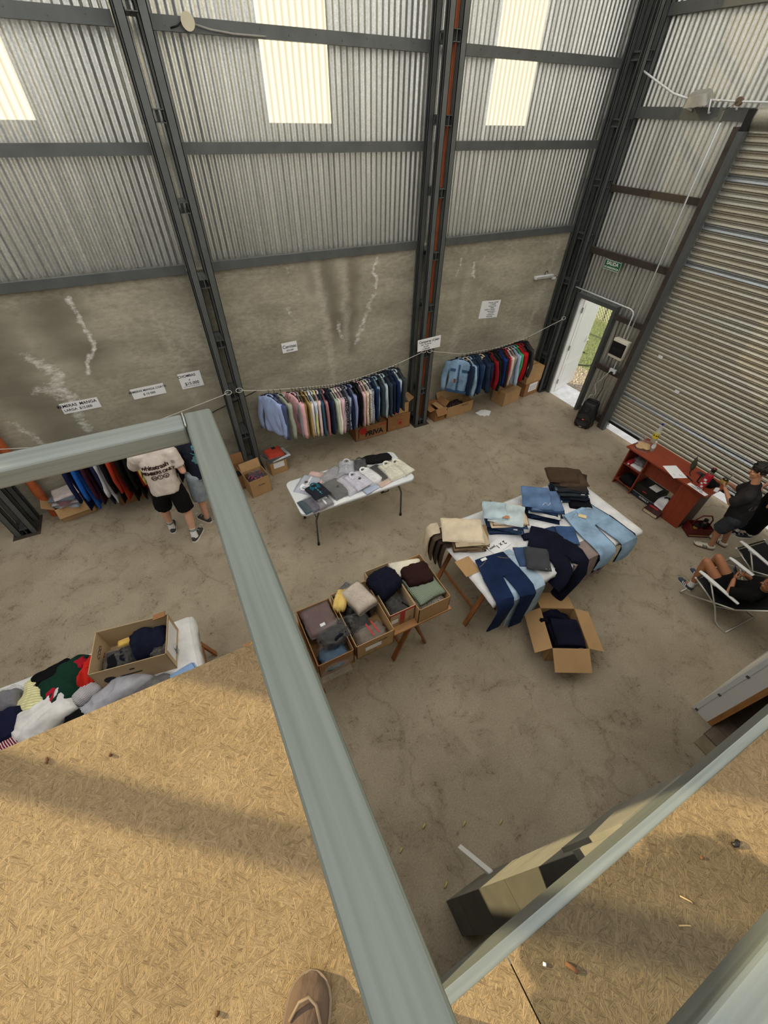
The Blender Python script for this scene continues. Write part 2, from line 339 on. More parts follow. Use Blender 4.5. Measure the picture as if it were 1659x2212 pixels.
        ma = N.new('ShaderNodeMath'); ma.operation = 'MULTIPLY_ADD'; L.new(n5.outputs[0], ma.inputs[0]); ma.inputs[1].default_value = 0.9; ma.inputs[2].default_value = -0.45
        ad = N.new('ShaderNodeMath'); ad.operation = 'ADD'; L.new(last, ad.inputs[0]); L.new(ma.outputs[0], ad.inputs[1])
        mr = N.new('ShaderNodeMapRange'); mr.inputs['From Min'].default_value = 1.05; mr.inputs['From Max'].default_value = 0.93; L.new(ad.outputs[0], mr.inputs[0])
        x2 = N.new('ShaderNodeMix'); x2.data_type = 'RGBA'; x2.blend_type = 'MULTIPLY'; L.new(mr.outputs[0], x2.inputs[0]); L.new(c, x2.inputs[6]); x2.inputs[7].default_value = (0.47, 0.50, 0.54, 1); c = x2.outputs[2]
    L.new(c, b.inputs['Base Color']); b.inputs['Roughness'].default_value = 0.75; b.inputs['Specular IOR Level'].default_value = 0.2
    bp = N.new('ShaderNodeBump'); bp.inputs['Strength'].default_value = 1.0; bp.inputs['Distance'].default_value = 0.011; L.new(av.outputs[0], bp.inputs['Height']); L.new(bp.outputs[0], b.inputs['Normal'])
    return m

M_STEEL = mat('painted_grey_steel', (92, 95, 94), 0.48, 0.35, var=0.14, vs=5, spec=0.5)
M_STEELB = mat('rust_brown_steel', (72, 63, 57), 0.6, 0.3, var=0.25, vs=9)
M_STEELD = mat('dark_steel', (38, 36, 35), 0.6, 0.3, var=0.2)
M_RAIL = mat('galvanised_rail', (118, 125, 119), 0.46, 0.5, var=0.13, vs=4, aniso=(22, 0.5, 22), bump=0.06, bs=40)
M_RAILX = mat('galvanised_rail_across', (130, 137, 134), 0.44, 0.5, var=0.16, vs=4, aniso=(0.5, 22, 22), bump=0.06, bs=40)
M_GALV = m_galv('galvanised_sheet', (214, 215, 210))
M_SLAT = [m_galv('shutter_slat_beige', (180, 174, 158), 0.5, (14, 0.8, 14)), m_galv('shutter_slat_blue', (168, 174, 178), 0.38, (14, 0.8, 14)), m_galv('shutter_slat_grey', (182, 180, 168), 0.45, (14, 0.8, 14))]
M_PIPE = mat('orange_pvc', (176, 92, 52), 0.45, var=0.1)
M_PAPER = mat('white_paper', (236, 236, 236), 0.8, var=0.03)
M_INK = mat('black_marker', (28, 28, 30), 0.8, var=0)
M_CONC = m_wall(); M_FLOOR = m_floor(); M_TR = m_translucent()
M_WHITE = mat('white_paint', (228, 228, 226), 0.5, var=0.04, vs=3)
M_BLACK = mat('black_plastic', (22, 22, 23), 0.5, var=0.1)
M_WPLAS = mat('white_plastic', (222, 225, 226), 0.45, var=0.03)
M_CHROME = mat('bright_metal', (200, 200, 200), 0.25, 1.0, var=0.03)

# ---------------------------------------------------------------- setting
WY = 6.25      # concrete face of the back wall
SX = 7.40      # sheet plane of the right wall
floor_ = struct(MB().bb((-6.6, -4.0, -0.12), (7.30, 6.42, 0.0)).build('floor', M_FLOOR), 'rough grey brown concrete floor of the hall')

# back wall: rendered concrete plinth, stains painted per vertex
def wall_back():
    x0, x1, z1, st = -6.6, 7.45, 3.0, 0.03
    nx, nz = int((x1-x0)/st), int(z1/st)
    white = [  # efflorescence runs: points (x, z) and half width, strength
        ([(-0.95, 2.86), (-0.93, 2.6), (-0.86, 2.42), (-0.92, 2.25), (-1.05, 2.12), (-1.12, 1.95)], 0.035, 0.62),
        ([(-1.62, 2.28), (-1.5, 2.15), (-1.42, 2.0), (-1.55, 1.85), (-1.45, 1.75), (-1.4, 1.55), (-1.5, 1.4), (-1.45, 1.2)], 0.10, 0.52),
        ([(-1.75, 1.85), (-1.6, 1.8), (-1.52, 1.72), (-1.5, 1.55)], 0.12, 0.46),
        ([(-2.2, 1.5), (-2.1, 1.3), (-2.05, 1.15)], 0.05, 0.5), ([(-1.95, 0.95), (-1.88, 0.8)], 0.04, 0.45),
        ([(3.14, 2.9), (3.08, 2.72), (3.14, 2.6), (3.12, 2.5)], 0.04, 0.6),
        ([(3.1, 2.4), (2.95, 2.1), (2.86, 1.95), (2.75, 1.7)], 0.06, 0.48), ([(2.45, 2.1), (2.47, 1.95), (2.5, 1.8)], 0.05, 0.5),
        ([(2.02, 2.0), (2.12, 1.85), (2.2, 1.7)], 0.03, 0.42), ([(1.7, 2.4), (1.68, 2.3), (1.75, 2.2)], 0.04, 0.45), ([(1.72, 2.9), (1.8, 2.7), (1.85, 2.55)], 0.04, 0.4),
        ([(4.72, 2.78), (4.7, 2.62), (4.66, 2.5)], 0.03, 0.55), ([(5.0, 2.65), (5.02, 2.52), (5.08, 2.45)], 0.04, 0.55), ([(5.3, 2.8), (5.15, 2.65)], 0.03, 0.42)]
    dark = [([(-1.1, 2.75), (-1.2, 2.45), (-1.0, 2.2)], 0.28, 0.75), ([(-1.9, 2.55), (-1.95, 2.0), (-1.75, 1.4), (-1.7, 0.9)], 0.35, 0.75),
            ([(2.3, 2.9), (2.4, 2.4), (2.45, 1.9)], 0.16, 0.8), ([(2.75, 2.9), (2.7, 2.2), (2.65, 1.6)], 0.13, 0.7), ([(2.05, 2.95), (2.1, 2.6)], 0.12, 0.5),
            ([(4.9, 2.4), (4.85, 1.8)], 0.3, 0.35), ([(-0.4, 1.3), (0.2, 1.0)], 0.5, 0.4), ([(1.6, 0.4), (3.4, 0.3)], 0.5, 0.35), ([(4.6, 0.6), (6.8, 0.6)], 0.45, 0.4)]
    light = [([(2.15, 3.0), (2.22, 2.4), (2.3, 1.6), (2.3, 0.8)], 0.07, 0.75), ([(2.6, 3.0), (2.6, 2.3), (2.58, 1.5)], 0.08, 0.6), ([(-0.1, 2.5), (0.0, 1.9), (0.05, 1.3)], 0.10, 0.5),
             ([(0.15, 2.4), (0.35, 2.1)], 0.28, 0.5), ([(4.95, 2.6), (4.9, 1.9), (4.75, 1.1), (4.7, 0.8)], 0.10, 0.6), ([(6.9, 2.9), (6.75, 1.8), (6.6, 0.9)], 0.07, 0.6),
             ([(-6, 2.93), (7.4, 2.93)], 0.10, 0.42), ([(1.0, 2.2), (1.6, 2.0)], 0.35, 0.35), ([(6.0, 1.9), (6.4, 1.4)], 0.3, 0.3)]
    def dist(p, pl):
        best = 1e9
        for (ax, az), (bx, bz) in zip(pl[:-1], pl[1:]):
            dx, dz = bx-ax, bz-az; t = max(0, min(1, ((p[0]-ax)*dx+(p[1]-az)*dz)/(dx*dx+dz*dz)))
            d = math.hypot(p[0]-ax-t*dx, p[1]-az-t*dz)
            if d < best: best = d
        return best
    def amount(p, lst, cap):
        s_ = 0.0
        for pl, hw, st_ in lst:
            xs = [q[0] for q in pl]; zs = [q[1] for q in pl]
            if p[0] < min(xs)-3*hw or p[0] > max(xs)+3*hw or p[1] < min(zs)-3*hw or p[1] > max(zs)+3*hw: continue
            d = dist(p, pl); s_ = max(s_, st_*math.exp(-(d/hw)**2*0.7))
        return min(cap, s_)
    vs = []; fs = []; cs = []
    for j in range(nz+1):
        for i in range(nx+1):
            x, z = x0+(x1-x0)*i/nx, z1*j/nz
            vs.append((x, WY+0.004*noise.noise(Vector((x*1.5, z*1.5, 0))), z))
            if x < -2.9: cs.append((0, 0, 0, 1)); continue
            q = (x+0.06*noise.noise(Vector((x*5, z*5, 3)))+0.03*noise.noise(Vector((x*14, z*14, 8))), z+0.06*noise.noise(Vector((x*5, z*5, 9))))
            cs.append((amount(q, white, 1), amount(q, dark, 1), amount(q, light, 1), 1))
    for j in range(nz):
        for i in range(nx):
            a = j*(nx+1)+i; fs.append((a, a+1, a+nx+2, a+nx+1))
    n0 = len(vs)
    vs += [(x0, WY+0.17, 0), (x1, WY+0.17, 0), (x1, WY+0.17, z1), (x0, WY+0.17, z1)]; cs += [(0, 0, 0, 1)]*4
    fs += [(n0+1, n0, n0+3, n0+2), (nz*(nx+1), nz*(nx+1)+nx, n0+2, n0+3)]
    me = bpy.data.meshes.new('wall_back'); me.from_pydata(vs, [], fs)
    ca = me.color_attributes.new('stain', 'FLOAT_COLOR', 'POINT'); ca.data.foreach_set('color', [c for q in cs for c in q])
    me.materials.append(M_CONC); o = bpy.data.objects.new('wall_back', me); COL.objects.link(o)
    struct(o, 'cement rendered lower back wall with white salt stains'); return o
wall_back_ = wall_back()

def corr(a, b, z0, z1, axis, plane, name, m, parent, P=0.076, A=0.009):
    """corrugated sheet, ribs vertical; axis 'x' (plane is y) or 'y' (plane is x)"""
    n = max(6, int(round((b-a)/P*8))); vs = []; fs = []
    for i in range(n+1):
        t = a+(b-a)*i/n; q = plane+A*sin(2*pi*t/P)
        for z in (z0, z1): vs.append((t, q, z) if axis == 'x' else (q, t, z))
    for i in range(n): fs.append((2*i, 2*i+2, 2*i+3, 2*i+1))
    me = bpy.data.meshes.new(name); me.from_pydata(vs, [], fs); me.materials.append(m)
    me.polygons.foreach_set('use_smooth', [True]*len(me.polygons))
    o = bpy.data.objects.new(name, me); COL.objects.link(o); o.parent = parent; return o

ZT = 7.9
wu = bpy.data.objects.new('wall_back_upper', None); COL.objects.link(wu); struct(wu, 'corrugated steel cladding of the upper back wall')
ex = [-6.6, -5.8, -5.0, -4.2, -3.45, -2.7, -2.05, -1.28, -0.47, 0.28, 1.03, 1.78, 2.59, 3.36, 4.13, 4.9, 5.68, 6.45, 7.45]
sky_l = {-1.28, 1.78, 4.9, -4.2}
for k, (a, b) in enumerate(zip(ex[:-1], ex[1:])):
    off = 0.004*(k % 2)
    if a in sky_l:
        corr(a-0.02, b+0.02, 2.93, 4.36, 'x', WY+0.12+off, 'corrugated_sheet', M_GALV, wu)
        corr(a, b, 4.33, ZT, 'x', WY+0.125+off, 'translucent_panel', M_TR, wu)
    else:
        corr(a-0.02, b+0.02, 2.93, 5.9, 'x', WY+0.12+off, 'corrugated_sheet', M_GALV, wu)
        corr(a-0.02, b+0.02, 5.85, ZT, 'x', WY+0.112+off, 'corrugated_sheet', M_GALV, wu)

wr = bpy.data.objects.new('wall_right', None); COL.objects.link(wr); struct(wr, 'corrugated steel right wall around the side door')
# beside the shutter, over the door, above the shutter
for (a, b, z0, z1) in ((4.12, 4.9, 0.0, 3.0), (4.86, 5.76, 2.03, 3.0), (5.72, 6.4, 0.0, 3.0), (4.12, 4.95, 2.95, 6.0), (4.9, 5.7, 2.95, 6.0), (5.66, 6.4, 2.95, 6.0)):
    corr(a, b, z0, z1, 'y', SX+0.004*(int(a*10) % 2), 'corrugated_sheet', M_GALV, wr)
for k in range(10):
    corr(4.16-0.8*(k+1), 4.18-0.8*k, 4.3, 6.0, 'y', SX+0.004*(k % 2), 'corrugated_sheet', M_GALV, wr)
for k in range(13):
    corr(6.4-0.8*(k+1), 6.42-0.8*k, 5.95, ZT, 'y', SX-0.008+0.004*(k % 2), 'corrugated_sheet', M_GALV, wr)
# solid remainder of the right wall, out of the picture behind the mezzanine room
struct(MB().bb((SX, -4.0, 0), (SX+0.12, -0.75, 4.35)).build('wall_right_rear', M_CONC))

# left wall with an unseen opening shaped to let the sun onto the boards, and the rear wall
wl = MB()
wl.bb((-6.75, -4.0, 0), (-6.6, 6.4, 4.75)); wl.bb((-6.75, 3.0, 7.35), (-6.6, 6.4, 7.5)); wl.bb((-6.75, 5.88, 4.4), (-6.6, 6.4, 7.35)); wl.bb((-6.75, 3.0, 4.4), (-6.6, 3.2, 7.35))
struct(wl.build('wall_left', mat('grey_cladding', (150, 150, 148), 0.6, var=0.08)))
struct(MB().bb((-6.72, 5.315, 4.4), (-6.62, 5.375, 7.35)).build('added_mullion', M_STEEL), 'added steel mullion out of view, shading a band of the boards')  # unseen bar, added to throw the shadow band across the boards
struct(MB().bb((-6.75, -4.12, 0), (7.52, -4.0, 3.6)).build('wall_rear', mat('grey_cladding', (150, 150, 148))))

# ---------------------------------------------------------------- steel frame
def chord(mb, x0, x1, y0, y1, z1, t=0.007, side=1):
    """C section post: web on the side towards the gap, flanges front and back"""
    wx = x1-t if side > 0 else x0
    mb.bb((wx, y0, 0), (wx+t, y1, z1)); mb.bb((x0, y0, 0), (x1, y0+t, z1)); mb.bb((x0, y1-t, 0), (x1, y1, z1))
    lx = x0 if side > 0 else x1-t
    mb.bb((lx, y0, 0), (lx+t, y0+0.02, z1)); mb.bb((lx, y1-0.02, 0), (lx+t, y1, z1))
ZB = [0.05, 0.72, 1.43, 2.2, 2.94, 3.69, 4.41, 5.1, 5.8, 6.5, 7.2, 7.9]
def column(xc, label, yf=5.84):
    t = thing('lattice_column', label, 'column', (xc, yf, 0)); t['group'] = 'steel lattice columns along the back wall'; t['kind'] = 'structure'
    for sx in (-1, 1):
        for (y0, y1) in ((0.0, 0.09), (0.28, 0.37)):
            m = MB(); a, b = (-0.135, -0.055) if sx < 0 else (0.055, 0.135)
            chord(m, a, b, y0, y1, ZT, side=-sx); m.build('chord', M_STEEL, t)
    for z in ZB:
        m = MB()
        for sx in (-1, 1):      # two C sections back to back, open towards the room
            a, b = sorted((sx*0.053, sx*0.002))
            m.bb((a, 0.012, z-0.05), (b, 0.35, z-0.044)); m.bb((a, 0.012, z+0.044), (b, 0.35, z+0.05))
            m.bb((sx*0.002-0.002, 0.012, z-0.044), (sx*0.002+0.002, 0.35, z+0.044))
            m.bb((sx*0.051-0.002, 0.012, z-0.044), (sx*0.051+0.002, 0.35, z-0.03)); m.bb((sx*0.051-0.002, 0.012, z+0.03), (sx*0.051+0.002, 0.35, z+0.044))
        m.build('batten', M_STEEL, t)
    MB().bb((-0.17, -0.06, 0), (0.17, 0.38, 0.006)).build('base_plate', M_STEELB, t)
    return t
column(-2.765, 'leftmost lattice steel column, seen through the railing')
column(0.585, 'lattice steel column between the shirt signs and the hanging shirts')
column(3.945, 'lattice steel column behind the denim jacket price sign')
column(7.23, 'lattice steel column in the corner beside the open door')

def girt(name, label, a, b, h, group, parent=None, m=None, d=0.055, upv=(0, 0, 1)):
    """C purlin with its web towards the room"""
    t = thing(name, label, 'beam', a, 0, group); t['kind'] = 'structure'
    A, B = Vector(a), Vector(b); D = (B-A).normalized(); n = Vector((-D.y, D.x, 0)); L = (B-A).length
    mb = MB(); o = Vector((0, 0, 0))
    mb.bar(o, D*L, 0.006, h); mb.bar(n*d/2+Vector((0, 0, h/2-0.003)), D*L+n*d/2+Vector((0, 0, h/2-0.003)), d, 0.006); mb.bar(n*d/2-Vector((0, 0, h/2-0.003)), D*L+n*d/2-Vector((0, 0, h/2-0.003)), d, 0.006)
    mb.build('profile', m or M_STEEL, t)
    k = int(L/0.3)
    bm_ = MB()
    bolt = None
    for i in range(k):
        p = D*(0.15+0.3*i)-n*0.005+Vector((0, 0, 0.014*(1 if i % 2 else -1)))
        if bolt is None: bolt = MB().box((0, 0, 0), (0.009, 0.009, 0.009)).build('bolt', M_STEEL, t); bolt.location = p
        else: q = dup(bolt, t); q.location = p
    return t
bays = [(-6.6, -2.91, 'far left bay'), (-2.62, 0.44, 'left bay'), (0.73, 3.8, 'middle bay'), (4.09, 7.08, 'right bay')]
for z, nm in ((3.035, 'on top of the concrete plinth'), (4.155, 'across the middle of the cladding'), (5.03, 'high under the translucent panels'), (5.9, 'above the picture')):
    for a, b, bn in bays:
        if z > 5.5 and bn != 'right bay': pass
        girt('girt', f'dark steel girt {nm}, {bn} of the back wall', (a, 6.185, z), (b, 6.185, z), 0.1, 'girts on the back wall')
for z, h, nm, y1 in ((2.765, 0.095, 'above the emergency exit sign', 4.21), (3.64, 0.085, 'midway up beside the shutter', 4.21), (4.53, 0.125, 'carrying the floodlight', -0.8), (5.505, 0.11, 'highest on the right wall', -0.8)):
    girt('girt', f'steel girt {nm}', (7.29, 5.92, z), (7.29, y1, z), h, 'girts on the right wall', m=M_STEELB if z < 4 else M_STEEL)
for z, nm in ((1.915, 'level with the door head'), (1.02, 'under the fuse box')):
    girt('girt', f'short brown steel rail {nm}', (7.27, 4.87, z), (7.27, 4.215, z), 0.08, 'short rails between door and shutter', m=M_STEELB)
girt('girt', 'bottom steel rail behind the loudspeaker', (7.3, 4.87, 0.06), (7.3, 4.215, 0.06), 0.08, 'short rails between door and shutter', m=M_STEELB)

# shutter: jamb, guide, slats, drum
t = thing('roller_shutter', 'large galvanised roller shutter with horizontal ribbed slats', 'shutter', (7.26, 1.7, 0)); t['kind'] = 'structure'
pitch_s = 0.077; n_sl = 55; y0s, y1s = 4.06-1.7, -0.68-1.7
def slat_mesh(m):
    prof = [(0.0, 0.0), (-0.010, 0.004), (-0.013, 0.012), (-0.006, 0.022), (0.004, 0.034), (0.004, 0.050), (-0.004, 0.060), (-0.008, 0.068), (0.0, 0.077)]
    vs = [(x, y, z) for (x, z) in prof for y in (y0s, y1s)]; k = len(prof)
    fs = [(2*i, 2*i+1, 2*i+3, 2*i+2) for i in range(k-1)]
    me = bpy.data.meshes.new('slat'); me.from_pydata(vs, [], fs); me.materials.append(m); return me
sms = [slat_mesh(m) for m in M_SLAT]
for i in range(n_sl):
    z = 0.20+i*pitch_s
    o = bpy.data.objects.new('slat', sms[random.choice((0, 0, 1, 2, 2))]); COL.objects.link(o); o.parent = t; o.location = (0, 0, z)
MB().bb((-0.02, y1s, 0.16), (0.015, y0s, 0.205)).build('bottom_bar', M_STEELD, t)
dm = MB(); dm.lathe([(0.15, 0), (0.15, y0s-y1s+0.05)], 16, Matrix.Translation((0.1, y0s+0.02, 4.5)) @ Matrix.Rotation(radians(90), 4, 'X'))
dm.build('drum', M_SLAT[2], t, smooth='auto')
dk = MB(); dk.bb((-0.06, y0s+0.0, 4.36), (0.12, y0s+0.09, 4.58)); dk.tube([(-0.05, y0s+0.1, 4.42), (-0.05, y0s+0.13, 4.36), (-0.04, y0s+0.13, 4.2)], 0.01, 6); dk.build('drum_bracket', M_STEELD, t)
# label paper scraps stuck to the shutter
for y, z in ((3.73, 1.62), (3.2, 1.24)):
    MB().bb((-0.016, y-1.74, z-0.02), (-0.0135, y-1.66, z+0.03)).build('sticker_scrap', M_PAPER, t)
j = thing('shutter_jamb', 'brown steel jamb and grey guide channel left of the shutter', 'jamb', (7.2, 4.14, 0)); j['kind'] = 'structure'
MB().bb((-0.04, 0.005, 0), (0.19, 0.075, 4.42)).build('post', M_STEELB, j)
MB().bb((-0.045, -0.085, 0), (0.04, 0.0, 4.38)).build('guide_channel', M_STEEL, j)

# side door
d = struct(bpy.data.objects.new('door_1', None), 'white side door standing open to the grass outside'); COL.objects.link(d); d.location = (7.27, 4.92, 0)
fr = MB(); fr.bb((-0.02, -0.06, 0), (0.1, 0.0, 2.07)); fr.bb((-0.02, 0.78, 0), (0.1, 0.86, 2.07)); fr.bb((-0.018, 0.0, 2.0), (0.098, 0.78, 2.068)); fr.build('door_frame', M_STEEL, d)
li = MB(); li.bb((0.02, 0.755, 0), (0.12, 0.785, 2.0)); li.build('door_lining', M_WHITE, d)
hy = radians(14)
dl = MB(); dl.rbox((0.4, 0, 1.0), (0.78, 0.04, 1.98), 0.006)
lf = dl.build('door_leaf', M_WHITE, d); lf.location = (0.12, 0.765, 0.01); lf.rotation_euler = (0, 0, hy)
lp = MB()
for (a, b) in ((0.15, 0.62), (0.72, 1.85)):
    lp.bb((0.1, -0.026, a), (0.7, -0.020, b))
lp.build('door_panel', M_WPLAS, lf)
hd = MB(); hd.tube([(0.7, -0.02, 1.02), (0.7, -0.07, 1.02), (0.6, -0.075, 1.02)], 0.011, 8); hd.rbox((0.7, -0.03, 1.02), (0.04, 0.014, 0.14), 0.004); hd.build('door_handle', M_WPLAS, lf)
hg = MB()
for z in (0.25, 1.0, 1.75): hg.lathe([(0.014, z-0.05), (0.014, z+0.05)], 8, Matrix.Translation((0.0, -0.03, 0)))
hg.build('hinge', M_CHROME, lf)
# outside
struct(MB().bb((7.302, -1.0, -0.12), (7.95, 6.5, -0.004)).build('outdoor_apron', mat('pale_outdoor_concrete', (226, 227, 230), 0.85, var=0.12, vs=7, bump=0.3)), 'pale concrete strip outside the door and shutter')
def m_ground():
    m, nt, b = nt_new('grass_and_soil'); N = nt.nodes; L = nt.links; tc = N.new('ShaderNodeTexCoord')
    n1 = N.new('ShaderNodeTexNoise'); n1.inputs['Scale'].default_value = 1.3; n1.inputs['Detail'].default_value = 6; n2 = N.new('ShaderNodeTexNoise'); n2.inputs['Scale'].default_value = 30; n2.inputs['Detail'].default_value = 5
    for n in (n1, n2): L.new(tc.outputs['Object'], n.inputs['Vector'])
    sx = N.new('ShaderNodeSeparateXYZ'); L.new(tc.outputs['Object'], sx.inputs[0])
    ad = N.new('ShaderNodeMath'); ad.operation = 'MULTIPLY_ADD'; L.new(n1.outputs[0], ad.inputs[0]); ad.inputs[1].default_value = 1.6; L.new(sx.outputs[0], ad.inputs[2])
    mr = N.new('ShaderNodeMapRange'); mr.inputs['From Min'].default_value = 9.6; mr.inputs['From Max'].default_value = 9.9; L.new(ad.outputs[0], mr.inputs[0])
    r = N.new('ShaderNodeValToRGB'); r.color_ramp.elements[0].color = lin((74, 86, 52))+(1,); r.color_ramp.elements[1].color = lin((136, 146, 100))+(1,); r.color_ramp.elements[0].position = 0.3; r.color_ramp.elements[1].position = 0.7
    q = N.new('ShaderNodeValToRGB'); q.color_ramp.elements[0].color = lin((92, 80, 66))+(1,); q.color_ramp.elements[1].color = lin((186, 176, 160))+(1,); q.color_ramp.elements[0].position = 0.35; q.color_ramp.elements[1].position = 0.7
    L.new(n2.outputs[0], r.inputs[0]); L.new(n2.outputs[0], q.inputs[0])
    x = N.new('ShaderNodeMix'); x.data_type = 'RGBA'; L.new(mr.outputs[0], x.inputs[0]); L.new(q.outputs[0], x.inputs[6]); L.new(r.outputs[0], x.inputs[7]); L.new(x.outputs[2], b.inputs['Base Color'])
    b.inputs['Roughness'].default_value = 0.95
    bp = N.new('ShaderNodeBump'); bp.inputs['Strength'].default_value = 0.8; bp.inputs['Distance'].default_value = 0.03; L.new(n2.outputs[0], bp.inputs['Height']); L.new(bp.outputs[0], b.inputs['Normal'])
    return m
struct(MB().bb((7.5, -9, -0.3), (24, 22, -0.06)).build('ground_outside', m_ground()), 'grass and gravelly soil outside the door')
g = MB(); rg = random.Random(3)
for i in range(5200):
    x, y = rg.uniform(8.75, 12.0), rg.uniform(4.6, 10.0)
    if x < 9.0+0.25*noise.noise(Vector((x*2, y*2, 0)))+0.12: 
        if rg.random() < 0.75: continue
    a, h = rg.uniform(0, 6.28), rg.uniform(0.04, 0.11); dx, dy = 0.006*cos(a), 0.006*sin(a); lx, ly = rg.uniform(-.04, .04), rg.uniform(-.04, .04)
    g.add([(x-dx, y-dy, -0.06), (x+dx, y+dy, -0.06), (x+lx, y+ly, -0.06+h)], [(0, 1, 2)])
go = g.build('grass', mat('grass_blade', (104, 118, 68), 0.8, var=0.3, vs=3)); tag(go, 'green lawn seen through the open side door', 'grass', kind='stuff')
st = MB()
for i in range(420):
    x, y = rg.uniform(7.85, 9.1), rg.uniform(4.6, 8.2); r = rg.uniform(0.012, 0.04)
    st.ell((x, y, -0.06), (r, r*rg.uniform(.6, 1), r*0.6), u=5, v=3)
so_ = st.build('gravel', mat('gravel_stone', (176, 168, 156), 0.9, var=0.3)); tag(so_, 'loose pale gravel on the soil outside the door', 'gravel', kind='stuff')
hs = MB(); hs.tube([(9.35+0.42*cos(a), 6.95+0.62*sin(a), -0.03) for a in [i*2*pi/24 for i in range(20)]], 0.014, 6); tag(hs.build('garden_hose', mat('dark_green_hose', (46, 58, 50), 0.5), smooth=True), 'dark garden hose curled on the grass outside the door', 'hose')
hs = MB(); hs.tube([(10.9, 7.2+0.2*i, -0.02+0.02*sin(i)) for i in range(14)], 0.014, 6); tag(hs.build('garden_hose', MATS['dark_green_hose'], smooth=True), 'dark hose lying along the foot of the wire fence', 'hose')
fn = thing('wire_fence', 'pale chain link fence beyond the lawn', 'fence', (12.2, 8.5, -0.1))
ww = MB()
for i in range(-24, 70):
    y = -3+0.11*i
    ww.tube([(0, y, 0.0), (0, y+1.5, 1.5)], 0.004, 3); ww.tube([(0, y+1.5, 0.0), (0, y, 1.5)], 0.004, 3)
ww.build('wire_mesh', mat('fence_wire', (206, 206, 202), 0.5, var=0.05), fn)['kind'] = 'stuff'
for y in (-5, -2.5, 0, 2.5, 5): MB().lathe([(0.03, 0), (0.03, 1.7)], 8, Matrix.Translation((0.03, y, 0))).build('fence_post', M_STEEL, fn)
struct(MB().bb((14.5, -9, -0.3), (14.7, 24, 1.1)).build('outdoor_wall', M_WHITE), 'pale boundary wall behind the wire fence')
# ---------------------------------------------------------------- mezzanine
DZ = 3.0
mz = struct(bpy.data.objects.new('floor_mezzanine', None), 'strand board floor of the mezzanine'); COL.objects.link(mz)
STAIN = [(0.42, -0.30, 0.13), (0.60, -0.36, 0.20), (0.80, -0.52, 0.26), (0.45, -0.52, 0.26), (0.30, -0.42, 0.13)]
def board(x0, x1, y0, y1, k, stain=None):
    o = MB().bb((x0, y0, DZ-0.018), (x1, y1, DZ)).build('osb_board', m_osb(f'strand_board_{k}', (0.37*k, 0.61*k, 0), stain), mz); return o
board(-2.5, -0.062, -1.6, 0.895, 1); board(-4.95, -2.503, -1.6, 0.895, 2)
board(-0.058, 0.262, -1.6, -0.226, 3); board(0.266, 2.7, -1.6, -0.226, 4, STAIN); board(2.704, 5.14, -1.6, -0.226, 5); board(5.144, 7.36, -1.6, -0.226, 6)
board(-4.95, -0.062, -3.98, -1.603, 7); board(-0.058, 7.36, -3.98, -1.603, 8)
fr = struct(bpy.data.objects.new('mezzanine_frame', None), 'galvanised edge beams under the mezzanine floor'); COL.objects.link(fr)
def beam(a, b): MB().bb(a, b).build('edge_beam', M_RAILX if b[0]-a[0] > 1 else M_RAIL, fr)
beam((0.0, -0.24, 2.82), (7.36, -0.198, 2.996)); beam((-0.06, -0.24, 2.82), (-0.02, 0.885, 2.98)); beam((-4.958, 0.85, 2.82), (-0.062, 0.885, 2.98)); beam((-5.0, -3.98, 2.82), (-4.96, 0.885, 2.98))
for x in (1.2, 2.4, 3.6, 4.8, 6.0): beam((x, -3.98, 2.82), (x+0.05, -0.242, 2.98))
for x in (-1.2, -2.4, -3.6): beam((x, -3.98, 2.82), (x+0.05, 0.848, 2.98))
# railing: rounded 65 x 42 mm tube
rl = thing('railing', 'galvanised steel tube railing around the mezzanine edge', 'railing', (0, 0.9, DZ-0.0)); rl['kind'] = 'structure'
def rtube(name, a, b, rad=0.007):
    lo = [min(p, q) for p, q in zip(a, b)]; hi = [max(p, q) for p, q in zip(a, b)]
    m = MB(); m.rbox([(p+q)/2 for p, q in zip(lo, hi)], [q-p for p, q in zip(lo, hi)], rad, 3); o = m.build(name, M_RAILX if hi[0]-lo[0] > 1 else M_RAIL, rl); return o
rtube('top_rail', (-0.0305, -1.105, 0.955), (0.0315, 0.0275, 1.0))
rtube('top_rail', (-5.0, -0.0335, 0.955), (-0.0315, 0.0275, 1.0))
rtube('top_rail', (-0.0305, -1.135, 0.957), (7.3, -1.072, 1.0))
for (x, y) in ((0, -0.003), (-2.3, -0.003), (-3.6, -0.003), (-4.9, -0.003), (0, -1.1), (2.4, -1.1), (4.8, -1.1)):
    rtube('post', (x-0.025, y-0.02, 0.0), (x+0.025, y+0.02, 0.956))
weld = MB(); weld.tube([(-0.031, -0.033, 1.0), (-0.0305, 0.0, 1.0005), (-0.031, 0.027, 1.0)], 0.0022, 6); weld.build('weld_seam', M_CHROME, rl)
# supports under the mezzanine
for k, (x, y) in enumerate(((-0.3, 0.6), (-2.8, 0.6), (-4.9, 0.6), (2.6, -0.7), (7.1, -0.7))):
    pass
